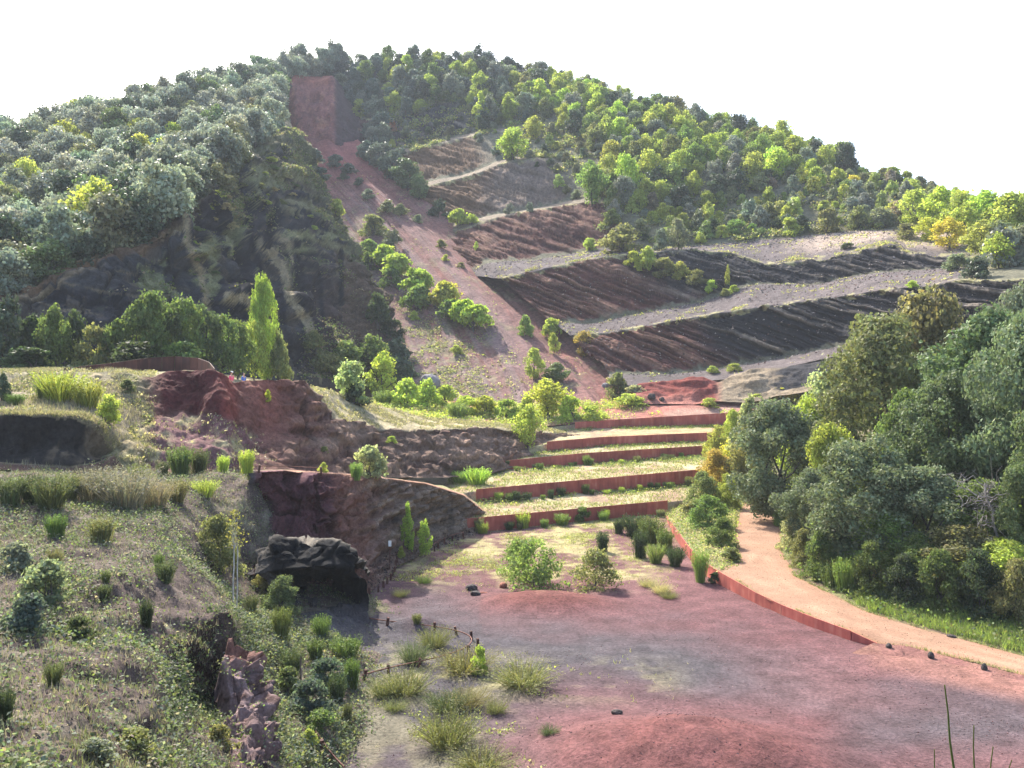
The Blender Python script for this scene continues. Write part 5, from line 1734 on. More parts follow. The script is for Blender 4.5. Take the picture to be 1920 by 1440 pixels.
G = 'bushes down the scree'
for k, u, v, w, h, t, lb in [
    ('flat', 630, 408, 36, 34, 'yellow-green', 'yellow-green bush high on the scree beside the cliff edge'),
    ('shrub', 700, 442, 66, 40, 'olive green', 'olive bush with yellowish top on the upper scree ridge'),
    ('darkshrub', 736, 468, 48, 40, 'olive green', 'rounded olive shrub just below the upper scree bush'),
    ('flat', 690, 486, 52, 36, 'fresh green', 'topmost bush of the green line down the scree'),
    ('shrub', 694, 508, 46, 36, 'mid green', 'darker shrub second down the green line on the scree'),
    ('flat', 722, 505, 60, 44, 'lime green', 'lime bush third down the green line on the scree'),
    ('flat', 745, 526, 66, 50, 'lime green', 'broad lime bush in the upper half of the green line'),
    ('shrub', 735, 540, 50, 40, 'mid green', 'mid green bush on the lower side of the green line'),
    ('flat', 785, 556, 70, 52, 'lime green', 'lime bush in the middle of the green line on the scree'),
    ('flat', 782, 584, 66, 50, 'fresh green', 'fresh green bush below the middle of the green line'),
    ('flat', 836, 582, 72, 52, 'lime green', 'lime bush with yellow leaf tips right of the green line'),
    ('flat', 848, 604, 60, 42, 'fresh green', 'fresh green bush near the lower end of the green line'),
    ('flat', 888, 622, 74, 50, 'lime green', 'lowest large lime bush of the green line on the scree'),
    ('flat', 868, 612, 60, 50, 'lime green', 'lime bush touching the lowest one of the green line'),
    ('shrub', 776, 600, 24, 18, 'lime green', 'small lime shrub left of the green line on the scree'),
    ('shrub', 985, 630, 36, 40, 'fresh green', 'rounded green bush alone in the middle of the scree'),
    ('flat', 1036, 636, 48, 38, 'yellow-green', 'yellow-green bush right of the round one on the scree'),
    ('tree', 1039, 664, 26, 40, 'yellow-green', 'slim young tree below the yellow-green bush on the scree'),
    ('tree', 1094, 670, 44, 50, 'golden', 'golden young tree at the right edge of the scree'),
    ('tree', 1000, 712, 44, 60, 'yellow-green', 'pale young tree low on the scree'),
    ('darkshrub', 1046, 712, 58, 32, 'mid green', 'low dark green mat bush low on the scree'),
    ('shrub', 856, 662, 28, 16, 'yellow-green', 'small bush with a shadow on the lower left scree'),
    ('shrub', 826, 464, 26, 16, 'olive green', 'small olive shrub in the middle of the upper scree'),
    ('shrub', 783, 417, 22, 16, 'grey-green', 'small grey-green shrub on the upper right scree'),
    ('shrub', 836, 488, 18, 12, 'yellow-green', 'tiny yellow-green plant on the bare scree'),
    ('shrub', 865, 502, 18, 12, 'olive green', 'tiny olive plant on the right of the bare scree'),
    ('darkshrub', 725, 398, 40, 24, 'olive green', 'olive shrub on the rocky rib of the upper scree'),
    ('darkshrub', 752, 404, 34, 22, 'olive green', 'olive shrub at the lower end of the rocky rib'),
    ('darkshrub', 690, 372, 30, 18, 'grey-green', 'grey-green shrub at the upper end of the rocky rib'),
    ('darkshrub', 592, 300, 34, 22, 'blue-green', 'blue-green shrub just below the red scar'),
    ('darkshrub', 628, 312, 40, 22, 'blue-green', 'second blue-green shrub below the red scar'),
    ('darkshrub', 654, 324, 36, 18, 'blue-green', 'low blue-green shrub right of the pair below the scar'),
    ('darkshrub', 602, 336, 40, 22, 'blue-green', 'blue-green shrub on the left side below the scar'),
    ('darkshrub', 645, 336, 24, 14, 'dark green', 'small dark shrub in the middle of the scree head'),
    ('darkshrub', 672, 348, 26, 16, 'dark green', 'small dark shrub on the right of the scree head'),
    ('darkshrub', 686, 300, 44, 34, 'blue-green', 'uppermost bush of the blue-green line right of the scree'),
    ('oak', 712, 316, 60, 52, 'blue-green', 'blue-green tree near the top of the line right of the scree'),
    ('oak', 738, 338, 60, 58, 'blue-green', 'blue-green tree in the middle of the line right of the scree'),
    ('oak', 764, 356, 62, 58, 'mid green', 'greener tree lower in the line right of the scree'),
    ('oak', 786, 374, 42, 46, 'mid green', 'lowest tree of the line right of the scree'),
    ('darkshrub', 822, 407, 44, 36, 'dark green', 'dark round shrub at the foot of the brown bench'),
    ('flat', 858, 427, 44, 34, 'lime green', 'lime bush beside the dark shrub at the brown bench foot'),
    ('shrub', 884, 421, 34, 20, 'lime green', 'smaller lime bush right of the one at the brown bench'),
    ('tree', 893, 470, 10, 18, 'lime green', 'tiny lime sapling on the red bench slope'),
    ('darkshrub', 955, 401, 24, 22, 'grey-green', 'round grey-green shrub on the ledge of the red bench'),
    ('darkshrub', 992, 397, 18, 20, 'grey-green', 'smaller grey-green shrub right on the same red bench ledge'),
    ('shrub', 735, 246, 22, 20, 'russet', 'small russet autumn shrub near the summit benches'),
    ('column', 905, 240, 34, 66, 'lime green', 'tall lime poplar on the dark upper bench'),
    ('column', 952, 228, 28, 52, 'yellow-green', 'slimmer yellow-green poplar right of the tall lime one'),
    ('tree', 962, 300, 66, 62, 'lime green', 'lime tree at the end of the brown bench edge'),
    ('tree', 1000, 262, 40, 45, 'yellow-green', 'yellow-green tree above the brown bench'),
    ('tree', 1110, 385, 60, 85, 'fresh green', 'fresh green tree at the right end of the red bench'),
    ('tree', 1170, 372, 50, 80, 'lime green', 'tall lime tree in the scrub above the red bench'),
    ('shrub', 1168, 472, 96, 52, 'olive green', 'broad olive bush at the end of the pink ledge'),
    ('shrub', 1105, 470, 36, 24, 'yellow-green', 'small bush left of the broad olive one on the ledge'),
    ('darkshrub', 1240, 468, 36, 44, 'grey-green', 'grey-green bush on the black bench edge'),
    ('tree', 1272, 468, 44, 58, 'grey-green', 'taller grey-green tree on the black bench edge'),
    ('shrub', 1188, 497, 34, 30, 'yellow-green', 'first shrub of the row crossing the dark bench face'),
    ('shrub', 1214, 506, 44, 44, 'yellow-green', 'tallest shrub of the row crossing the dark bench face'),
    ('shrub', 1244, 517, 54, 38, 'olive green', 'broad olive shrub of the row crossing the bench face'),
    ('shrub', 1276, 524, 44, 34, 'yellow-green', 'fourth shrub of the row crossing the bench face'),
    ('shrub', 1306, 533, 44, 30, 'olive green', 'fifth shrub of the row crossing the bench face'),
    ('shrub', 1333, 548, 30, 24, 'lime green', 'last lime shrub of the row crossing the bench face'),
    ('column', 1363, 541, 12, 44, 'yellow-green', 'slim sapling standing alone on the black bench'),
    ('shrub', 1376, 548, 24, 16, 'yellow-green', 'small bush at the edge of the grey ledge'),
    ('shrub', 1360, 556, 26, 16, 'olive green', 'low olive bush beside the small one on the grey ledge'),
    ('shrub', 1590, 466, 30, 14, 'dark green', 'dark green cushion bush on the pale upper bench'),
    ('shrub', 1710, 538, 26, 14, 'lime green', 'lime cushion on the crest of the lowest dark bench'),
    ('shrub', 1550, 436, 60, 46, 'olive green', 'olive bush behind the pale upper bench'),
    ('shrub', 1480, 442, 50, 36, 'yellow-green', 'yellow-green bush behind the left end of the pale bench'),
    ('shrub', 1795, 505, 60, 30, 'grey-green', 'grey-green bush at the right end of the grey ledge'),
    ('darkshrub', 1880, 500, 90, 80, 'grey-green', 'grey-green bush at the right picture edge over the bench'),
    ('darkshrub', 1830, 520, 60, 40, 'dark green', 'dark bush on the far right crest of the dark bench'),
    ('tree', 1720, 425, 70, 70, 'yellow-green', 'first yellow-green tree behind the right end of the pale bench'),
    ('tree', 1765, 430, 80, 80, 'lime green', 'lime tree behind the right end of the pale bench'),
    ('tree', 1805, 440, 90, 85, 'yellow-green', 'broad yellow-green tree over the corner of the dark bench'),
    ('tree', 1850, 445, 90, 90, 'lime green', 'lime tree right of the broad one over the bench corner'),
    ('tree', 1895, 450, 90, 90, 'yellow-green', 'yellow-green tree near the right edge over the bench'),
    ('tree', 1930, 440, 90, 90, 'lime green', 'lime tree cut by the right edge over the bench'),
    ('tree', 1780, 468, 70, 60, 'bright yellow', 'yellow tree in front of the bench corner group'),
    ('tree', 1840, 480, 80, 66, 'yellow-green', 'lower yellow-green tree of the bench corner group'),
    ('tree', 1740, 452, 50, 44, 'bright yellow', 'small yellow tree left of the bench corner group'),
    ('tree', 1900, 485, 80, 60, 'olive green', 'olive tree low in the bench corner group'),
    ('shrub', 1700, 448, 50, 30, 'olive green', 'olive shrub at the tip of the pale bench'),
    ('shrub', 1650, 425, 60, 40, 'grey-green', 'grey-green shrub behind the middle of the pale bench'),
    ]:
    put(k, u, v, w, h, t, lb, G if u < 1100 and v > 280 else None, sink=0.15)

for k, u, v, w, h, t, lb in [
    ('shrub', 655, 752, 86, 74, 'pale willow-green', 'pale silvery willow at the left end of the bright shrub row'),
    ('tree', 716, 750, 66, 88, 'lime green', 'pointed lime tree beside the pale willow'),
    ('darkshrub', 664, 758, 56, 40, 'dark green', 'dark green bush at the foot of the pale willow'),
    ('shrub', 762, 764, 74, 54, 'lime green', 'bright lime bush right of the pointed lime tree'),
    ('shrub', 800, 766, 60, 54, 'lime green', 'bright lime bush with a tall tip in the shrub row'),
    ('shrub', 836, 764, 50, 42, 'yellow-green', 'yellow-green bush in the middle of the shrub row'),
    ('broom', 858, 786, 60, 34, 'fresh green', 'green broom low in front of the shrub row'),
    ('broom', 720, 760, 60, 30, 'fresh green', 'green broom under the pointed lime tree'),
    ('shrub', 874, 778, 54, 40, 'lime green', 'lime bush behind the green broom'),
    ('shrub', 908, 780, 64, 42, 'yellow-green', 'yellow-green bush right of the green broom'),
    ('shrub', 948, 784, 54, 38, 'lime green', 'small lime bush left of the big yellow one'),
    ('tree', 1028, 782, 88, 72, 'bright yellow', 'large bright yellow bush at the foot of the scree'),
    ('shrub', 988, 782, 44, 40, 'yellow-green', 'yellow-green bush at the left side of the big yellow one'),
    ('shrub', 1072, 788, 66, 46, 'lime green', 'lime bush right of the big yellow one'),
    ('shrub', 1110, 788, 60, 30, 'yellow-green', 'low yellow-green bush over the left end of the top wall'),
    ('tree', 990, 842, 62, 84, 'yellow-green', 'small light tree at the left end of the fourth terrace'),
    ('shrub', 1156, 748, 46, 54, 'olive green', 'olive bush at the corner of the scree foot'),
    ('shrub', 1190, 752, 48, 30, 'pale willow-green', 'pale round bush beside the olive one at the scree foot'),
    ('shrub', 1180, 762, 70, 24, 'yellow-green', 'low yellow-green bush on the red ground'),
    ('shrub', 1330, 764, 40, 18, 'yellow-green', 'low yellow-green bush in front of the red mound'),
    ('shrub', 1470, 752, 70, 30, 'bright yellow', 'low yellow bush behind the top wall near the trees'),
    ('shrub', 1540, 745, 80, 44, 'bright yellow', 'yellow bush at the top edge of the right-hand trees'),
    ('shrub', 1420, 756, 40, 20, 'yellow-green', 'small low bush above the right part of the top wall'),
    ('shrub', 1336, 700, 30, 14, 'yellow-green', 'small bush on the grey ledge behind the red mound'),
    ('shrub', 1378, 696, 32, 16, 'yellow-green', 'second small bush on the grey ledge behind the mound'),
    ('shrub', 692, 895, 74, 66, 'pale willow-green', 'pale willow bush at the foot of the middle ridge'),
    ('broom', 668, 898, 36, 34, 'fresh green', 'green broom at the left foot of the pale willow bush'),
    ('column', 766, 1036, 26, 90, 'lime green', 'taller of the two lime saplings by the lower ridge'),
    ('column', 797, 1044, 30, 72, 'lime green', 'shorter of the two lime saplings by the lower ridge'),
    ('shrub', 752, 1046, 18, 22, 'yellow-green', 'small yellow-green plant left of the two saplings'),
    ('airy', 1000, 1102, 120, 96, 'fresh green', 'large airy light green bush on the pit floor'),
    ('airy', 968, 1080, 80, 70, 'fresh green', 'airy bush on the left behind the large one in the pit'),
    ('airy', 1116, 1102, 100, 74, 'olive green', 'airy olive bush right of the large one in the pit'),
    ('grassy', 795, 1093, 34, 18, 'mid green', 'small green cushion on the pit floor'),
    ('grassy', 752, 1118, 34, 16, 'olive green', 'pale cushion near the row of posts'),
    ('broom', 782, 1168, 26, 20, 'olive green', 'small broom on the dark gravel mound'),
    ('broom', 1130, 1034, 36, 40, 'dark green', 'dark broom alone left of the broom group'),
    ('broom', 1200, 1046, 44, 54, 'dark green', 'large dark broom at the left of the broom group'),
    ('broom', 1160, 1000, 34, 30, 'dark green', 'dark broom near the lowest terrace wall'),
    ('broom', 1190, 1006, 60, 44, 'dark green', 'dark broom at the back of the broom group'),
    ('broom', 1222, 1020, 60, 56, 'mid green', 'tall broom in the middle of the broom group'),
    ('broom', 1230, 1056, 40, 40, 'fresh green', 'bright green broom in front of the broom group'),
    ('broom', 1266, 1062, 38, 42, 'dark green', 'dark broom close to the path wall'),
    ('broom', 1250, 1036, 50, 48, 'mid green', 'broom between the group and the path wall'),
    ('broom', 1314, 1092, 36, 66, 'fresh green', 'tall green broom against the path wall'),
    ('shrub', 1340, 1094, 26, 22, 'dark green', 'low dark bush at the bend of the path wall'),
    ('grassy', 1215, 1100, 34, 18, 'straw', 'straw-coloured clump on the pit floor below the brooms'),
    ('grassy', 1240, 1112, 44, 22, 'straw', 'second straw-coloured clump below the brooms'),
    ('grassy', 1254, 1122, 34, 16, 'olive green', 'bright small clump at the front below the brooms'),
    ('broom', 905, 1000, 36, 22, 'lime green', 'lime tuft at the left foot of the lowest terrace wall'),
    ('broom', 980, 990, 44, 32, 'lime green', 'lime broom at the foot of the lowest terrace wall'),
    ('broom', 1054, 985, 40, 24, 'fresh green', 'green broom under the middle of the lowest wall'),
    ('shrub', 1092, 978, 40, 28, 'mid green', 'dark bush leaning on the lowest terrace wall'),
    ('broom', 895, 908, 60, 34, 'lime green', 'lime broom at the right end of the lower ridge'),
    ('broom', 862, 906, 40, 26, 'fresh green', 'green broom in the dip behind the lower ridge'),
    ('shrub', 900, 1262, 36, 56, 'lime green', 'bright green sapling right of the rail loop'),
    ('shrub', 606, 886, 22, 20, 'yellow-green', 'small yellowish plant on top of the lower ridge'),
    ('shrub', 608, 848, 18, 12, 'olive green', 'small plant in the middle ridge face'),
    ('shrub', 502, 752, 12, 22, 'bright yellow', 'small bright yellow plant on the middle ridge face'),
    ('shrub', 735, 830, 22, 14, 'yellow-green', 'small yellowish plant on the right of the middle ridge face'),
    ('broom', 905, 1180, 1, 1, 'olive green', None),
    ]:
    if lb:
        put(k, u, v, w, h, t, lb)

# tufts along the feet of the terrace walls
def wall_tufts(lo, u0, u1, n, front, seed, place):
    r = np.random.default_rng(seed)
    l = np.array(lo, float)
    for i in range(n):
        u = r.uniform(u0, u1)
        d = np.interp(u, l[:, 0], l[:, 2]) - r.uniform(0.4, front)
        g = drop((u - 960) / FPX * d, d, 60)
        t = ['dark green', 'mid green', 'fresh green', 'olive green', 'lime green'][int(r.integers(0, 5))]
        w = r.uniform(0.6, 1.3)
        side = 'left' if u < u0 + (u1 - u0) / 3 else ('right' if u > u1 - (u1 - u0) / 3 else 'middle')
        plant('broom_bush', BROOM, g, w, w * r.uniform(.5, 1.0), t, f'small {t} broom below {place}, {side}', 'bush', 'brooms along the terrace walls', sink=0.03)
wall_tufts(T0, 890, 1240, 9, 1.6, 61, 'the lowest terrace wall')
wall_tufts(T2, 925, 1320, 20, 2.2, 62, 'the second terrace wall')
wall_tufts(T4, 930, 1350, 18, 2.4, 63, 'the third terrace wall')

# saplings in front of the black cliff
for u, d, vt, w, t, k, lb in [
    (10, 84, 560, 90, 'dark green', 'oak', 'dark tree at the left picture edge in front of the black cliff'),
    (62, 86, 590, 80, 'dark green', 'shrub', 'dark green bush second from the left under the black cliff'),
    (105, 85, 572, 70, 'mid green', 'tree', 'mid green sapling left in front of the black cliff'),
    (140, 87, 585, 70, 'dark green', 'shrub', 'dark bush right of the left sapling under the cliff'),
    (178, 86, 604, 80, 'olive green', 'shrub', 'olive bush in the gap of the sapling row'),
    (222, 87, 590, 80, 'mid green', 'shrub', 'first sapling of the birch row under the cliff'),
    (256, 88, 566, 80, 'mid green', 'tree', 'second sapling of the birch row under the cliff'),
    (290, 89, 548, 84, 'mid green', 'tree', 'tallest sapling of the birch row under the cliff'),
    (322, 91, 566, 84, 'dull green', 'tree', 'fourth sapling of the birch row under the cliff'),
    (352, 92, 562, 80, 'mid green', 'tree', 'fifth sapling of the birch row under the cliff'),
    (385, 94, 574, 80, 'dull green', 'tree', 'sixth sapling of the birch row under the cliff'),
    (415, 96, 588, 74, 'mid green', 'tree', 'seventh sapling of the birch row under the cliff'),
    (446, 99, 598, 66, 'mid green', 'tree', 'last sapling of the birch row, left of the yellow poplar'),
    (500, 106, 520, 62, 'lime green', 'near', 'bright lime-yellow poplar lit by the sun in front of the black cliff'),
    (476, 103, 600, 56, 'yellow-green', 'tree', 'yellow-green bush at the left foot of the yellow poplar'),
    (522, 106, 622, 56, 'olive green', 'shrub', 'olive bush at the right foot of the yellow poplar'),
    (250, 83, 640, 120, 'dark green', 'shrub', 'low dark bush before the birch row'),
    (60, 80, 650, 140, 'dark green', 'shrub', 'low dark bush at the left end of the plateau'),
    (340, 87, 640, 90, 'mid green', 'shrub', 'low green bush below the fifth birch sapling'),
    ]:
    stand(k, u, d, vt, w, t, lb, 'saplings under the black cliff')
for u, v, w, h, t, k, lb in [
    (708, 612, 60, 60, 'dark green', 'shrub', 'dark bush against the right foot of the black cliff'),
    (735, 640, 50, 44, 'dark green', 'shrub', 'dark bush lower at the right foot of the cliff'),
    (745, 700, 90, 70, 'dark green', 'darkshrub', 'large dark oak bush in the cliff shadow by the scree'),
    (700, 690, 80, 60, 'mid green', 'shrub', 'green bush left of the large dark oak bush'),
    (650, 690, 70, 50, 'mid green', 'shrub', 'green bush on the grassy slope under the cliff'),
    (610, 700, 70, 46, 'olive green', 'shrub', 'olive bush low on the grassy slope under the cliff'),
    (760, 728, 70, 50, 'dark green', 'darkshrub', 'dark bush at the edge of the cliff shadow'),
    (590, 660, 50, 40, 'olive green', 'shrub', 'olive bush at the top of the grassy slope'),
    ]:
    put(k, u, v, w, h, t, lb, 'bushes in the shadow of the cliff')

# left plateau and slopes
for k, u, v, w, h, t, lb in [
    ('broom', 112, 752, 90, 60, 'yellow-green', 'yellow-green broom on the left bank, upper one'),
    ('broom', 165, 762, 80, 52, 'yellow-green', 'yellow-green broom on the left bank, right one'),
    ('broom', 85, 748, 60, 40, 'mid green', 'green broom left of the yellow-green pair on the bank'),
    ('darkshrub', 2, 752, 34, 50, 'dark green', 'dark rounded bush at the left picture edge on the bank'),
    ('shrub', 205, 790, 50, 50, 'yellow-green', 'yellowish bush above the end of the small black cliff'),
    ('shrub', 238, 735, 30, 24, 'dull green', 'green bush under the plateau rim'),
    ('broom', 30, 758, 50, 22, 'mid green', 'low green broom right of the dark rounded bush'),
    ('broom', 340, 892, 70, 58, 'mid green', 'large green broom at the foot of the debris cone'),
    ('broom', 372, 888, 50, 50, 'dull green', 'mid green broom right at the foot of the debris cone'),
    ('broom', 418, 886, 34, 34, 'lime green', 'lime broom on the path above the lower ridge'),
    ('broom', 464, 884, 44, 44, 'lime green', 'second lime broom on the path above the lower ridge'),
    ('broom', 305, 892, 40, 30, 'dull green', 'small broom left of the large one at the debris foot'),
    ('broom', 95, 955, 80, 70, 'dull green', 'large green broom left of centre on the near bank'),
    ('broom', 60, 945, 60, 60, 'dark green', 'dark broom left of the large one on the near bank'),
    ('broom', 20, 950, 70, 60, 'dull green', 'green broom at the left picture edge on the near bank'),
    ('broom', 130, 935, 60, 50, 'olive green', 'olive broom behind the large one on the near bank'),
    ('wispy', 175, 940, 100, 70, 'ashen', 'grey-brown dry broom left of the bleached one'),
    ('wispy', 235, 955, 120, 84, 'ashen', 'large bleached grey dry broom on the near bank'),
    ('wispy', 290, 950, 80, 56, 'ashen', 'dry broom right of the bleached one'),
    ('broom', 260, 910, 60, 44, 'olive green', 'olive broom behind the dry ones'),
    ('broom', 330, 940, 60, 44, 'olive green', 'olive broom above the dark rocks'),
    ('broom', 385, 930, 50, 34, 'yellow-green', 'yellow-green low broom above the dark rocks'),
    ('broom', 105, 1008, 60, 48, 'mid green', 'lime broom on the bare spur of the near slope'),
    ('broom', 102, 1075, 44, 50, 'olive green', 'olive broom below the lime one on the near slope'),
    ('broom', 190, 1015, 70, 50, 'olive green', 'olive broom in the hollow of the near slope'),
    ('broom', 310, 1090, 50, 44, 'dull green', 'green broom on the grey spur of the near slope'),
    ('broom', 298, 1070, 30, 36, 'mid green', 'slim fresh broom beside the one on the grey spur'),
    ('broom', 196, 1122, 36, 30, 'dull green', 'small green broom in the middle of the near slope'),
    ('broom', 198, 1093, 26, 26, 'dull green', 'smaller broom above the one in the middle slope'),
    ('broom', 274, 1172, 40, 52, 'dark green', 'dark upright broom above the hanging greenery'),
    ('broom', 100, 1280, 46, 44, 'dull green', 'green broom low on the near slope'),
    ('broom', 8, 1350, 60, 70, 'dark green', 'dark broom at the left picture edge near the bottom'),
    ('shrub', 90, 1130, 110, 90, 'grey-green', 'pale leafy shrub on the left of the near slope'),
    ('shrub', 60, 1190, 110, 80, 'blue-green', 'blue-green leafy shrub under the pale one'),
    ('shrub', 25, 1075, 90, 60, 'grey-green', 'pale leafy shrub at the left picture edge'),
    ('shrub', 145, 1200, 70, 50, 'dull green', 'leafy green shrub right of the blue-green one'),
    ('shrub', 250, 1400, 90, 40, 'olive green', 'low olive plant near the bottom of the picture'),
    ('shrub', 175, 1420, 90, 40, 'grey-green', 'low grey-green plant at the bottom left'),
    ('shrub', 415, 1405, 70, 50, 'olive green', 'olive plant under the pink rock'),
    ('shrub', 580, 1395, 40, 30, 'yellow-green', 'yellow-green plant just above the bottom rail'),
    ('thicket', 410, 1078, 105, 110, 'olive green', 'rounded olive bush behind the pale birch stems'),
    ('thicket', 525, 1150, 84, 70, 'dull green', 'leafy bush in front of the black rock hollow'),
    ('thicket', 500, 1110, 60, 60, 'olive green', 'leafy bush left of the black rock hollow'),
    ('broom', 528, 1200, 50, 66, 'mid green', 'tall broom on the slope under the black rock'),
    ('broom', 602, 1195, 44, 44, 'mid green', 'broom right of the tall one under the black rock'),
    ('broom', 470, 1150, 30, 40, 'dull green', 'slim broom at the left under the black rock'),
    ('broom', 545, 1270, 60, 60, 'dull green', 'green broom beside the wooden stake'),
    ('broom', 592, 1235, 50, 40, 'mid green', 'fresh broom right of the wooden stake'),
    ('broom', 650, 1235, 70, 44, 'mid green', 'broad broom above the end of the rail loop'),
    ('broom', 660, 1290, 44, 60, 'mid green', 'tall broom at the end of the rail loop'),
    ('broom', 630, 1318, 50, 60, 'dark green', 'dark broom below the end of the rail loop'),
    ('broom', 650, 1355, 26, 40, 'dull green', 'single upright broom low on the green slope'),
    ('shrub', 610, 1290, 90, 60, 'blue-green', 'blue-green shrub below the rail loop'),
    ('shrub', 575, 1340, 100, 70, 'blue-green', 'blue-green shrub lower on the green slope'),
    ('shrub', 540, 1300, 60, 50, 'dull green', 'green shrub right of the pink rock'),
    ('shrub', 600, 1370, 70, 40, 'mid green', 'green shrub above the bottom rail'),
    ('grassy', 840, 1398, 120, 74, 'olive green', 'large grass clump near the bottom of the pit floor'),
    ('grassy', 760, 1300, 100, 50, 'olive green', 'grass clump right of the dark broom in the pit'),
    ('grassy', 835, 1332, 80, 40, 'dull green', 'grass clump in the middle left of the pit floor'),
    ('grassy', 875, 1322, 90, 36, 'olive green', 'grass clump right of the middle left one'),
    ('grassy', 930, 1336, 46, 28, 'olive green', 'small pale green clump in the middle of the pit'),
    ('grassy', 870, 1258, 110, 44, 'olive green', 'wide clump at the foot of the bright sapling'),
    ('grassy', 980, 1285, 120, 46, 'olive green', 'wide pale green clump in the middle of the pit'),
    ('grassy', 775, 1245, 60, 50, 'dull green', 'green clump at the near side of the rail loop'),
    ('grassy', 815, 1212, 70, 40, 'olive green', 'clump inside the rail loop'),
    ('grassy', 720, 1305, 60, 36, 'olive green', 'pale green clump left on the pit floor'),
    ('grassy', 740, 1330, 50, 20, 'olive green', 'flat yellowish clump left on the pit floor'),
    ('grassy', 900, 1440, 120, 40, 'olive green', 'clump at the bottom edge of the pit floor'),
    ('grassy', 1030, 1376, 40, 20, 'dull green', 'small clump at the left foot of the front mound'),
    ]:
    put(k, u, v, w, h, t, lb)

# ------------------------------------------------------------------ the wood to the right of the path
GR = 'trees right of the path'
for k, u, d, vt, w, t, lb in [
    ('near', 1745, 78, 556, 210, 'olive green', 'pale green tree with the sunlit top against the dark bench'),
    ('oaknear', 1650, 70, 606, 270, 'olive green', 'broad olive oak left of the pale sunlit tree'),
    ('near', 1800, 74, 640, 160, 'olive green', 'olive tree right under the pale sunlit tree'),
    ('oaknear', 1905, 76, 545, 170, 'deep grey-green', 'grey-green oak at the right picture edge, rear one'),
    ('oaknear', 1850, 60, 590, 300, 'deep green', 'big dark oak filling the right picture edge'),
    ('oaknear', 1770, 57, 700, 220, 'deep green', 'dark oak left in front of the big one at the edge'),
    ('oaknear', 1945, 52, 600, 240, 'deep grey-green', 'oak cut by the right picture edge'),
    ('oaknear', 1608, 52.5, 812, 235, 'deep grey-green', 'grey-green oak overhanging the bend of the path'),
    ('oaknear', 1465, 72, 758, 205, 'deep grey-green', 'rounded grey-green oak where the path disappears'),
    ('column', 1390, 90, 742, 70, 'pale willow-green', 'slim pale tree standing in front of the terrace walls'),
    ('near', 1400, 86, 800, 80, 'olive green', 'leafy tree under the slim pale one'),
    ('near', 1560, 82, 700, 150, 'pale willow-green', 'pale leafy tree left of the broad olive oak'),
    ('near', 1515, 80, 745, 130, 'lime green', 'lime tree between the rounded oak and the olive oak'),
    ('near', 1690, 61, 740, 150, 'mid green', 'mid green tree in the middle of the right wood'),
    ('near', 1560, 66, 800, 120, 'yellow-green', 'yellow-green tree behind the overhanging oak'),
    ('oaknear', 1740, 50, 880, 210, 'deep grey-green', 'grey-green oak in front of the bare dead branches'),
    ('oaknear', 1520, 60, 880, 130, 'deep grey-green', 'blue-green oak beside the path right of its far end'),
    ('near', 1850, 48.5, 900, 190, 'mid green', 'green leafy tree low at the right picture edge'),
    ('oaknear', 1925, 46.5, 850, 160, 'deep green', 'dark oak low at the right picture edge'),
    ('near', 1660, 50, 960, 160, 'fresh green', 'fresh green small tree in the lower right wood'),
    ('near', 1580, 56, 960, 130, 'mid green', 'mid green small tree close to the path bend'),
    ('near', 1800, 46.5, 985, 170, 'olive green', 'olive small tree above the grass strip'),
    ('near', 1890, 45, 1010, 160, 'yellow-green', 'yellow-green small tree at the right edge above the grass strip'),
    ('near', 1720, 47.5, 1000, 140, 'mid green', 'mid green small tree in the shade above the grass strip'),
    ('oaknear', 2010, 47, 700, 230, 'deep green', 'oak just beyond the right picture edge, front one'),
    ('oaknear', 2070, 58, 620, 280, 'deep grey-green', 'oak just beyond the right picture edge, middle one'),
    ('oaknear', 2050, 72, 560, 240, 'deep green', 'oak just beyond the right picture edge, rear one'),
    ]:
    stand(k, u, d, vt, w, t, lb, GR, sink=0.2)
# understorey along the edge of the wood
for i, (u, v, w, h, t, k, lb) in enumerate([
    (1440, 960, 70, 60, 'mid green', 'thicket', 'bush at the far right side of the path'),
    (1478, 985, 70, 70, 'fresh green', 'thicket', 'fresh green bush at the narrowest part of the path'),
    (1490, 1030, 70, 70, 'pale willow-green', 'thicket', 'pale leafy bush at the right side of the path'),
    (1508, 1060, 70, 70, 'olive green', 'thicket', 'olive bush where the path begins to bend'),
    (1540, 1085, 80, 90, 'mid green', 'thicket', 'green bush on the inner bend of the path'),
    (1585, 1108, 60, 70, 'fresh green', 'broom', 'green broom on the inner bend of the path'),
    (1560, 1100, 50, 50, 'mid green', 'broom', 'smaller broom left on the inner bend'),
    (1640, 1115, 100, 100, 'mid green', 'thicket', 'green bush above the start of the grass strip'),
    (1700, 1130, 100, 90, 'dark green', 'thicket', 'dark bush in the shade above the grass strip'),
    (1765, 1140, 110, 110, 'mid green', 'thicket', 'green bush above the middle of the grass strip'),
    (1840, 1150, 120, 120, 'dark green', 'thicket', 'dark bush above the right part of the grass strip'),
    (1905, 1165, 110, 120, 'olive green', 'thicket', 'olive bush at the right picture edge above the grass'),
    (1660, 1090, 60, 60, 'golden', 'thicket', 'golden-leaved bush low in the right wood'),
    (1870, 1080, 110, 70, 'golden', 'thicket', 'golden-leaved bush at the right picture edge'),
    ]):
    put(k, u, v, w, h, t, lb, 'bushes along the path edge', sink=0.15)
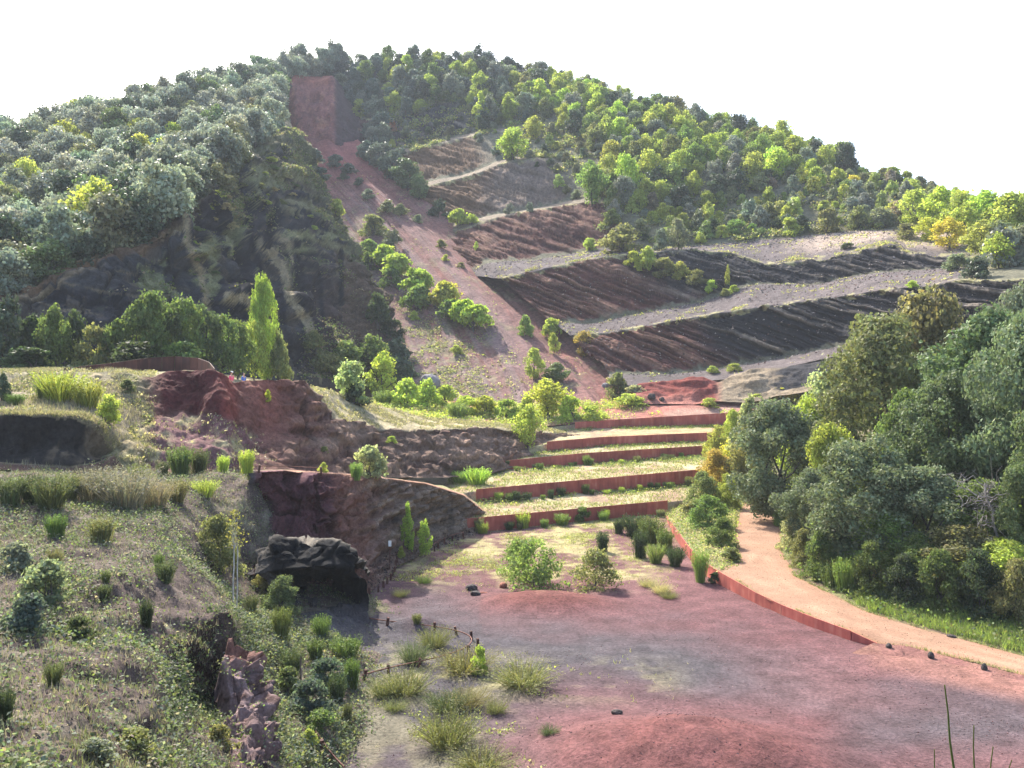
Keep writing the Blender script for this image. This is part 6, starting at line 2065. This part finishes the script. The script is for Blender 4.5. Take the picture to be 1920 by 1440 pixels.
# verge left of the path
for u, v, w, h, t, k, lb in [
    (1345, 925, 90, 80, 'golden', 'thicket', 'golden bush at the right ends of the terrace walls'),
    (1370, 905, 70, 80, 'bright yellow', 'thicket', 'yellow bush behind the golden one by the terraces'),
    (1320, 945, 80, 60, 'olive green', 'thicket', 'olive bush on the verge near the second wall'),
    (1365, 950, 60, 60, 'yellow-green', 'thicket', 'yellow-green bush by the far end of the path'),
    (1330, 985, 90, 56, 'fresh green', 'thicket', 'green bush in the middle of the path verge'),
    (1350, 1020, 70, 48, 'mid green', 'thicket', 'green bush on the lower part of the path verge'),
    (1305, 965, 60, 34, 'olive green', 'shrub', 'low olive bush near the corner of the verge'),
    (1370, 1050, 50, 24, 'olive green', 'shrub', 'low bush at the lower tip of the verge'),
    (1345, 870, 60, 70, 'yellow-green', 'thicket', 'yellow-green bush at the right end of the third wall'),
    (1375, 850, 60, 80, 'lime green', 'thicket', 'lime bush at the right end of the fourth wall'),
    ]:
    put(k, u, v, w, h, t, lb, 'bushes on the path verge')

# bare dead tree in the right wood
l = drop((1870 - 960) / FPX * 46.8, 46.8, 60)
root = link('dead_tree', None, None, None, None, 'bare grey dead tree tangled in front of the dark oaks', 'tree')
root.location = (l[0], l[1], l[2] - 0.1)
r = np.random.default_rng(909)
H_ = px_h(l, 830)
tp = (-0.9, -0.5, H_ * 0.72)
V, F = limb((0.2, 0, 0), tp, 0.09, 0.05, r, 7, 7, 0.03)
link('trunk', mesh_from('trunk', V, F), BARK_DEAD, root)
for i in range(16):
    t = r.uniform(0.45, 1.0)
    s = np.array((0.2, 0, 0)) * (1 - t) + np.array(tp) * t
    e = s + np.array((r.uniform(-2.4, 0.9), r.uniform(-0.9, 0.5), r.uniform(-0.3, 1.0)))
    ps = [limb(s, e, 0.035, 0.012, r, 5, 5, 0.06)]
    for j in range(7):
        q = s + (e - s) * r.uniform(0.3, 1)
        ps.append(limb(q, q + r.normal(0, 0.55, 3) + np.array((-0.2, 0, 0.05)), 0.012, 0.005, r, 4, 3, 0.08))
    V, F, C = join(ps)
    link('branch', mesh_from('branch', V, F), BARK_DEAD, root)

# birch with two pale stems on the near slope
l = hit(440, 1146)[0]
root = link('birch', None, None, None, None, 'slender birch with two pale bare stems and a yellowing top', 'tree')
root.location = l
k = l[1] / FPX
for dx, w in ((-3, 0.045), (5, 0.04)):
    V, F = limb((dx * k, 0, -0.2), (dx * k * 0.8, 0.05, 128 * k), w * 0.8, w * 0.5, r, 7, 6, 0.004)
    link('stem', mesh_from('stem', V, F), BARK_PALE, root)
n = 190
p = np.stack([r.normal(0, 12 * k, n), r.normal(0, 12 * k, n), r.uniform(118, 190, n) * k], 1)
p[:, :2] *= (1.15 - (p[:, 2:3] / k - 118) / 90)
cv, cf, cc = leaves(p, unit(r.normal(size=(n, 3))), 0.08, r)
me = mesh_from('crown', cv, cf, cc * np.array((0.24, 0.22, 0.07)))
link('crown', me, LEAF_SOFT, root)
tw = []
for i in range(14):
    q = p[int(r.integers(0, n))]
    tw.append(limb((0, 0, 118 * k), q, 0.012, 0.004, r, 4, 3, 0.05))
V, F, C = join(tw)
link('twigs', mesh_from('twigs', V, F), BARK_PALE, root)

# ledge the photograph was taken from, and the broom that reaches into the picture
xs = np.linspace(-7, 7, 40)
ysl = np.concatenate([np.linspace(-8, 3.3, 24), np.linspace(3.6, 9, 18)])
X, Y = np.meshgrid(xs, ysl)
Z = 10.3 - np.clip(Y - 3.3, 0, None) * 1.35
Pl = np.stack([X, Y, Z], -1)
Pl[..., 2] += 0.05 * fbm(Pl, 0.8, 3, 301)
me = mesh_from('viewpoint_ledge', Pl.reshape(-1, 3), grid_faces(len(ysl), len(xs)), np.zeros((Pl.size // 3, 3)) + np.array(SOILG))
link('viewpoint_ledge', me, EARTH_NEAR, kind='structure')
root = link('broom_stalks', None, None, None, None, 'few thin dark green stalks rising at the bottom right close to the camera', 'plant')
root.location = W(1815, 1600, 3.0)
o = np.array(root.location)
for (u0, v0, u1, v1, w) in [(1808, 1600, 1771, 1284, .0045), (1830, 1600, 1826, 1360, .0035), (1850, 1600, 1862, 1400, .0035), (1770, 1600, 1752, 1405, .003), (1800, 1600, 1783, 1410, .003), (1870, 1600, 1897, 1425, .003)]:
    V, F = limb(W(u0, v0, 3.0) - o, W(u1, v1, 2.9 + 0.2 * r.uniform()) - o, w * 1.3, w * 0.5, r, 6, 6, 0.012)
    me = mesh_from('stalk', V, F, np.zeros((len(V), 3)) + np.array((0.10, 0.12, 0.035)))
    link('stalk', me, STEM, root)
# ------------------------------------------------------------------ grass and ground cover nobody could count
def surf_points(P, weight, n, seed):
    r = np.random.default_rng(seed)
    A = np.linalg.norm(np.cross(np.gradient(P, axis=1), np.gradient(P, axis=0)), axis=-1) * weight
    w = A.ravel()
    if w.sum() <= 0:
        return np.zeros((0, 3))
    idx = r.choice(w.size, n, p=w / w.sum())
    j, i = np.unravel_index(idx, A.shape)
    j = np.clip(j, 0, P.shape[0] - 2)
    i = np.clip(i, 0, P.shape[1] - 2)
    a, b = r.uniform(size=(2, n, 1))
    return P[j, i] * (1 - a) * (1 - b) + P[j + 1, i] * a * (1 - b) + P[j, i + 1] * (1 - a) * b + P[j + 1, i + 1] * a * b

def grass(name, pts, h, w, cols, label, seed, per=3, lean=0.5):
    r = np.random.default_rng(seed)
    p = np.repeat(pts, per, 0)
    n = len(p)
    p = p + np.concatenate([r.normal(0, h * 0.25, (n, 2)), np.full((n, 1), -0.02)], 1)
    a = r.uniform(0, 2 * math.pi, n)
    s = np.stack([np.cos(a), np.sin(a), a * 0], 1) * (w * r.uniform(.6, 1.4, n))[:, None]
    tip = p + np.stack([r.normal(0, lean * h * .6, n), r.normal(0, lean * h * .6, n), h * r.uniform(.4, 1.3, n)], 1)
    V = np.stack([p - s, p + s, tip], 1).reshape(-1, 3)
    F = np.arange(n * 3).reshape(n, 3)
    c = np.array(cols)[r.integers(0, len(cols), len(pts))]
    c = np.repeat(c, per, 0) * r.uniform(.7, 1.3, n)[:, None]
    me = mesh_from(name, V, F, np.repeat(c, 3, 0))
    me.materials.append(STEM)
    return link(name, me, None, None, 'stuff', label, 'grass')

def herbs(name, pts, hgt, size, cols, label, seed, per=4, spread=0.12):
    r = np.random.default_rng(seed)
    p = np.repeat(pts, per, 0)
    n = len(p)
    p = p + np.concatenate([r.normal(0, spread, (n, 2)), (r.uniform(0, 1, n) ** 1.5 * hgt)[:, None]], 1)
    nrm = unit(np.array((0, 0, 0.8)) + r.normal(0, 0.6, (n, 3)))
    v, f, c = leaves(p, nrm, size, r)
    t = np.array(cols)[r.integers(0, len(cols), len(pts))]
    c = c * np.repeat(np.repeat(t, per, 0), 4, 0)
    me = mesh_from(name, v, f, c)
    me.materials.append(LEAF_SOFT)
    return link(name, me, None, None, 'stuff', label, 'ground cover')

c_ = lambda *k: [TINT[x] for x in k]
Pn, Tn, Sn = PATCH['near_slope']
un, vn = project(Pn)
cov = sstep(-0.15, 0.35, fbm(Pn, 2.2, 4, 401) + 0.25 * fbm(Pn, 0.7, 3, 402))
bare = in_poly(un, vn, [(285, 1075), (330, 1050), (436, 1130), (420, 1165), (330, 1195), (260, 1200)])
rock = in_poly(un, vn, [(560, 1150), (640, 1130), (820, 1150), (820, 1235), (640, 1222)])
base = (1 - 0.8 * bare) * (1 - 0.85 * rock) * ((un > -40) & (un < 760) & (Tn > 0.5))
near_w = 1.0 / np.clip(Pn[..., 1] / 20, 0.6, 3)           # more detail close by, where each leaf shows
herbs('slope_herbs', surf_points(Pn, (0.12 + cov) * base * near_w, 16000, 402), 0.26, 0.066, c_('dull green', 'dull green', 'dull green', 'grey-green', 'blue-green', 'mid green', 'ashen'), 'leafy low herbs covering the near slope', 403, 4, 0.14)
dark = in_poly(un, vn, [(318, 1180), (400, 1140), (440, 1150), (450, 1330), (400, 1390), (320, 1350)])
herbs('hanging_greenery', surf_points(Pn, dark * (0.05 + cov) * (Tn > .5), 1300, 404), 0.22, 0.06, c_('dark green', 'dark green', 'dull green'), 'dark leafy greenery hanging over the earth bank', 405, 4, 0.15)
grass('slope_grass', surf_points(Pn, base * near_w * (0.35 + sstep(0.1, 0.5, fbm(Pn, 3, 3, 406))), 20000, 407), 0.18, 0.011, c_('ashen', 'ashen', 'olive green', 'brownish', 'dull green', 'grey-green'), 'dry straw-coloured grass on the near slope', 408)
g2 = in_poly(un, vn, [(455, 1150), (560, 1160), (690, 1230), (720, 1290), (640, 1440), (520, 1440), (470, 1300)])
herbs('green_slope_herbs', surf_points(Pn, g2 * (0.2 + cov), 5000, 409), 0.30, 0.075, c_('dull green', 'blue-green', 'olive green', 'dull green', 'grey-green'), 'green leafy herbs on the slope beside the pit', 410, 4, 0.16)

floor_w = np.zeros(Pf.shape[:2])
uf, vf = project(Pf)
pn = fbm(Pf, 1.6, 4, 421) + 0.35 * fbm(Pf, 0.5, 2, 422)
floor_w += sstep(0.05, 0.4, pn) * sstep(1125, 1060, vf) * sstep(1300, 1200, uf) * sstep(680, 740, uf)
floor_w += 0.9 * sstep(0.1, 0.45, pn) * sstep(1080, 800, uf) * sstep(1200, 1250, vf) * (uf > 560)
floor_w += 0.5 * sstep(0.15, 0.5, pn) * np.exp(-((vf - 1275) / 35) ** 2) * sstep(1340, 1180, uf)
floor_w += 0.5 * sstep(1110, 1060, vf) * sstep(1290, 1200, uf) * sstep(700, 760, uf) * sstep(-0.4, 0.1, pn)
floor_w *= (np.abs(Pf[..., 2]) < 0.5)
grass('pit_grass', surf_points(Pf, floor_w, 20000, 423), 0.13, 0.012, c_('straw', 'yellow-green', 'olive green', 'straw', 'lime green'), 'thin yellowish grass scattered on the pit floor', 424, 4, 0.7)
herbs('pit_herbs', surf_points(Pf, floor_w * sstep(0.2, 0.5, pn) * (uf < 1150), 3500, 425), 0.14, 0.075, c_('yellow-green', 'olive green', 'pale willow-green', 'straw'), 'low pale herbs on the grey part of the pit floor', 426, 4, 0.14)

Pt, Tt, St = PATCH['terraces']
tread = (np.floor(Tt).astype(int) % 2 == 1) * sstep(-0.4, 0.1, fbm(Pt, 2.5, 3, 431)) * (~((Tt > 7.1) & (Tt < 7.7)))
grass('terrace_grass', surf_points(Pt, tread * 1.0, 16000, 432), 0.20, 0.026, c_('straw', 'yellow-green', 'olive green', 'fresh green'), 'sunlit dry grass on the terrace steps', 433, 3)
herbs('terrace_herbs', surf_points(Pt, tread * sstep(0.5, 0.95, Tt - np.floor(Tt)), 3500, 434), 0.30, 0.13, c_('fresh green', 'olive green', 'mid green', 'yellow-green'), 'green herbs at the foot of the terrace walls', 435, 4, 0.25)

Pu, Tu, Su = PATCH['upper_ground']
uu, vu = project(Pu)
wu = sstep(1240, 1060, uu) * sstep(-0.3, 0.3, fbm(Pu, 3, 3, 441)) + 0.25 * sstep(0.2, 0.5, fbm(Pu, 2, 3, 442))
wu *= (Tu < 1.4)
herbs('upper_herbs', surf_points(Pu, wu, 7000, 443), 0.6, 0.22, c_('lime green', 'yellow-green', 'lime green', 'straw'), 'bright yellow-green herbs at the foot of the scree', 444, 4, 0.35)
grass('upper_grass', surf_points(Pu, wu, 8000, 445), 0.4, 0.035, c_('straw', 'yellow-green', 'lime green'), 'bright grass behind the top terrace wall', 446)

Ps, Ts, Ss = PATCH['scree_slope']
ws = sstep(4.8, 7.2, Ts) * sstep(0.66, 0.30, Ss) * sstep(-0.15, 0.25, fbm(Ps, 3, 3, 451)) + 0.08 * sstep(0.1, 0.4, fbm(Ps, 4, 3, 452))
ws *= (Ts > 1) & (Ts < 9.2)
herbs('scree_herbs', surf_points(Ps, ws, 4200, 453), 0.18, 0.20, c_('straw', 'olive green', 'pale willow-green', 'yellow-green'), 'small pale plants dotted over the scree', 454, 3, 0.22)

Pm, Tm, Sm = PATCH['middle_ridge']
um, vm = project(Pm)
wm = (Tm > 2.0) * (Tm < 3.3) * sstep(560, 610, um) + ((um < 290) & (Tm > 0.1)) * 0.8 + 0.25 * (Tm < 1) * sstep(250, 300, um) * sstep(520, 430, um)
wm = wm * sstep(-0.3, 0.2, fbm(Pm, 2, 3, 461))
grass('ridge_grass', surf_points(Pm, wm, 15000, 462), 0.22, 0.022, c_('straw', 'olive green', 'straw', 'ashen'), 'dry grass on the back of the middle ridge', 463)
herbs('ridge_herbs', surf_points(Pm, wm, 4000, 464), 0.2, 0.13, c_('straw', 'olive green', 'ashen'), 'low herbs on the middle ridge and its debris cone', 465, 3, 0.2)
Pq, Tq, Sq = PATCH['left_plateau']
wq = ((Tq > 2.0) & (Tq < 6)) * sstep(-0.35, 0.2, fbm(Pq, 2, 3, 466)) + 0.3 * (Tq < 0.9)
grass('plateau_grass', surf_points(Pq, wq * 1.0, 14000, 467), 0.34, 0.018, c_('straw', 'ashen', 'olive green', 'brownish', 'ashen'), 'pale dry grass on the left bank and plateau', 468)
herbs('plateau_herbs', surf_points(Pq, wq * sstep(0, .4, fbm(Pq, 3, 3, 469)), 3500, 470), 0.3, 0.11, c_('olive green', 'dull green', 'olive green', 'straw'), 'low green herbs on the left bank', 471, 4, 0.2)

Vp, Vt, Vs = PATCH['path_verge']
herbs('verge_herbs', surf_points(Vp, np.ones(Vt.shape), 3500, 472), 0.30, 0.10, c_('olive green', 'fresh green', 'yellow-green', 'straw'), 'green herbs on the verge left of the path', 473, 4, 0.16)
kb = np.arange(len(Pb))[:, None]
ub, vb = project(Pb)
wb = ((kb > 8) & (kb < 34) & (Pb[..., 1] < 90) & (ub > 1400) & (ub < 1990)) * 1.0
grass('bank_grass', surf_points(Pb, wb * (kb < 26) * (ub > 1600), 9000, 474), 0.30, 0.016, c_('fresh green', 'lime green', 'fresh green', 'olive green'), 'bright green grass strip right of the path', 475, 4)
herbs('bank_herbs', surf_points(Pb, wb, 6000, 476), 0.5, 0.12, c_('mid green', 'olive green', 'fresh green', 'dark green'), 'leafy undergrowth at the edge of the right wood', 477, 4, 0.25)
wc = sstep(0.1, 0.45, fbm(Pc, 3.5, 4, 105) + 0.3 * fbm(Pc, 11, 3, 106)) * sstep(0.38, 0.5, Sc) * (0.25 + sstep(470, 400, vc)) * ((Tc > 1) & (Tc < 4.6)) + 0.6 * in_poly(uc, vc, [(560, 620), (620, 600), (760, 720), (560, 720)])
herbs('cliff_herbs', surf_points(Pc, wc * 1.0, 8000, 478), 0.3, 0.26, c_('olive green', 'mid green', 'olive green', 'brownish'), 'olive herbs and grass clinging to the black cliff', 479, 3, 0.4)
hw_ = sstep(0.0, 0.35, fbm(Ph, 4, 4, 481)) * ((Th > 5) & (Th < 13)) * in_poly(uh, vh, [(700, 180), (1000, 170), (1150, 330), (1330, 380), (1700, 350), (1850, 430), (1650, 440), (1280, 465), (1120, 440), (1150, 370), (1000, 300), (880, 250), (760, 290)])
herbs('hillside_herbs', surf_points(Ph, hw_ * 1.0, 16000, 482), 0.7, 0.38, c_('olive green', 'grey-green', 'yellow-green', 'straw', 'mid green'), 'low scrub covering the volcano flank between the shrubs', 483, 4, 0.7)

wt = sstep(0.1, 0.4, fbm(Ph, 2.5, 3, 491)) * (((Th > 2) & (Th < 3)) | ((Th > 4) & (Th < 5)) | ((Th > 0) & (Th < 1))) * (uh < 1850)
fr_ = Th - np.floor(Th)
wt = wt * (0.15 + sstep(0.2, 0.0, fr_)) + 0.5 * sstep(0.15, 0.4, fbm(Ph, 1.5, 3, 492)) * ((Th > 1) & (Th < 5)) * sstep(0.9, 0.98, fr_) * (uh < 1850)
herbs('bench_herbs', surf_points(Ph, wt, 2600, 493), 0.2, 0.2, c_('straw', 'olive green', 'yellow-green', 'straw'), 'small plants along the bench crests and ledges', 494, 3, 0.3)
we = ((Tq > 1.93) & (Tq < 2.3)) * 1.0
grass('overhanging_grass', surf_points(Pq, we, 4000, 495), 0.2, 0.02, c_('straw', 'olive green', 'brownish'), 'grass drooping over the edge of the small black cliff', 496, 3, 1.0)
Po_, To_, So_ = PATCH['rock_outcrop']
herbs('outcrop_herbs', surf_points(Po_, sstep(0.0, 0.35, fbm(Po_, 0.9, 3, 497)), 420, 498), 0.14, 0.06, c_('olive green', 'grey-green', 'mid green'), 'small herbs in the cracks of the pink outcrop', 499, 4, 0.1)

def gravel(name, pts, size, cols, label, seed):
    r = np.random.default_rng(seed)
    n = len(pts)
    base = np.array([(1, 0, -.3), (-.5, .87, -.3), (-.5, -.87, -.3), (0, 0, .9)])
    s = size * r.uniform(.4, 1.3, n) ** 1.5
    a = r.uniform(0, 6.28, n)
    ca, sa = np.cos(a), np.sin(a)
    b = base[None] * r.uniform(.6, 1.3, (n, 4, 3))
    V = np.stack([b[..., 0] * ca[:, None] - b[..., 1] * sa[:, None], b[..., 0] * sa[:, None] + b[..., 1] * ca[:, None], b[..., 2] * .7], -1) * s[:, None, None] + pts[:, None, :]
    F = (np.array([(0, 1, 3), (1, 2, 3), (2, 0, 3)])[None] + (np.arange(n) * 4)[:, None, None]).reshape(-1, 3)
    c = np.array(cols)[r.integers(0, len(cols), n)] * r.uniform(.6, 1.4, n)[:, None]
    me = mesh_from(name, V.reshape(-1, 3), F, np.repeat(c, 4, 0), smooth=False)
    me.materials.append(EARTH_NEAR)
    return link(name, me, None, None, 'stuff', label, 'gravel')
fw2 = ((uf > 640) & (uf < 1990) & (vf > 980) & (vf < 1460)) * (0.25 + sstep(-0.1, 0.4, fbm(Pf, 3, 4, 501)))
gravel('pit_gravel', surf_points(Pf, fw2 / np.clip(Pf[..., 1] / 30, .8, 3), 12000, 502), 0.036, [RED, GREY, (0.06, .05, .055), (0.22, .14, .13), DRED], 'loose lapilli gravel on the pit floor', 503)
gravel('path_gravel', surf_points(Pp, np.ones(Pp.shape[:2]) * (Pp[..., 1] < 80), 5000, 504), 0.028, [(0.24, .14, .09), (0.16, .09, .065), (0.36, .25, .17)], 'small loose stones on the tan path', 505)
gravel('slope_stones', surf_points(Pn, base * near_w, 9000, 506), 0.05, [(0.07, .055, .05), (0.12, .095, .085), (0.2, .17, .15)], 'loose cinders on the near slope', 507)
gravel('ridge_debris', surf_points(PATCH['lower_ridge'][0], (PATCH['lower_ridge'][1] < 0.5) * 1.0, 3000, 508), 0.10, [(0.11, .06, .05), (0.16, .11, .085), (0.05, .035, .035)], 'fallen rock debris at the foot of the lower ridge', 509)
gravel('bench_rubble', surf_points(Ph, ((Th > 0.5) & (Th < 5)) * (uh < 1850) * (0.3 + (np.floor(Th).astype(int) % 2 == 0) * sstep(0.5, 1.0, Th - np.floor(Th))), 9000, 510), 0.20, [(0.05, .047, .05), (0.16, .13, .12), (0.28, .24, .22), (0.12, .06, .05)], 'rubble on the benches below the striped faces', 511)
ed = np.clip(1 - np.minimum(tt[..., 0], 1 - tt[..., 0]) / 0.06, 0, 1) * (Pp[..., 1] < 95) * np.ones(Pp.shape[:2])
grass('path_edge_weeds', surf_points(Pp, ed * sstep(-0.1, 0.3, fbm(Pp, 1.5, 3, 512)), 1800, 513), 0.14, 0.012, c_('olive green', 'fresh green', 'straw'), 'weeds along both edges of the tan path', 514, 4)

# ------------------------------------------------------------------ the air between
bm = bmesh.new()
bmesh.ops.create_cube(bm, size=1.0)
hz = bpy.data.meshes.new('haze')
for v in bm.verts:
    v.co = Vector((v.co.x * 1400, v.co.y * 900 + 330, (v.co.z + 0.5) * 182 - 3.0))
bm.to_mesh(hz)
bm.free()
m, nt, out = new_mat('air')
pv = N(nt, 'ShaderNodeVolumePrincipled')
pv.inputs['Color'].default_value = (0.86, 0.93, 1.0, 1)
pv.inputs['Density'].default_value = 0.00025
pv.inputs['Anisotropy'].default_value = 0.0
nt.links.new(pv.outputs[0], out.inputs['Volume'])
link('haze', hz, m, None, 'stuff', 'thin bluish haze in front of the far hill', 'haze')

# ------------------------------------------------------------------ look-alikes: say which one, from left to right
ORD = ['leftmost'] + [x + ' from left' for x in ('second', 'third', 'fourth', 'fifth', 'sixth', 'seventh', 'eighth', 'ninth', 'tenth', 'eleventh')] + ['rightmost']
same = {}
for o in PLANTS:
    same.setdefault(o['label'], []).append(o)
for lb, obs in same.items():
    n = len(obs)
    if n < 2 or len(lb.split()) > 11:
        continue
    k = math.ceil(n / 12)
    if k > 3:
        continue
    obs.sort(key=lambda o: o.location[1])
    rows = [('', obs)] if k == 1 else [((('front row ', 'back row ') if k == 2 else ('front row ', 'middle row ', 'back row '))[i], obs[i * n // k:(i + 1) * n // k]) for i in range(k)]
    for w, ob in rows:
        ob.sort(key=lambda o: o.location[0] / max(0.1, o.location[1]))
        for i, o in enumerate(ob):
            o['label'] = lb + ', ' + w + (ORD[i] if i < len(ob) - 1 or i == 0 else 'rightmost')
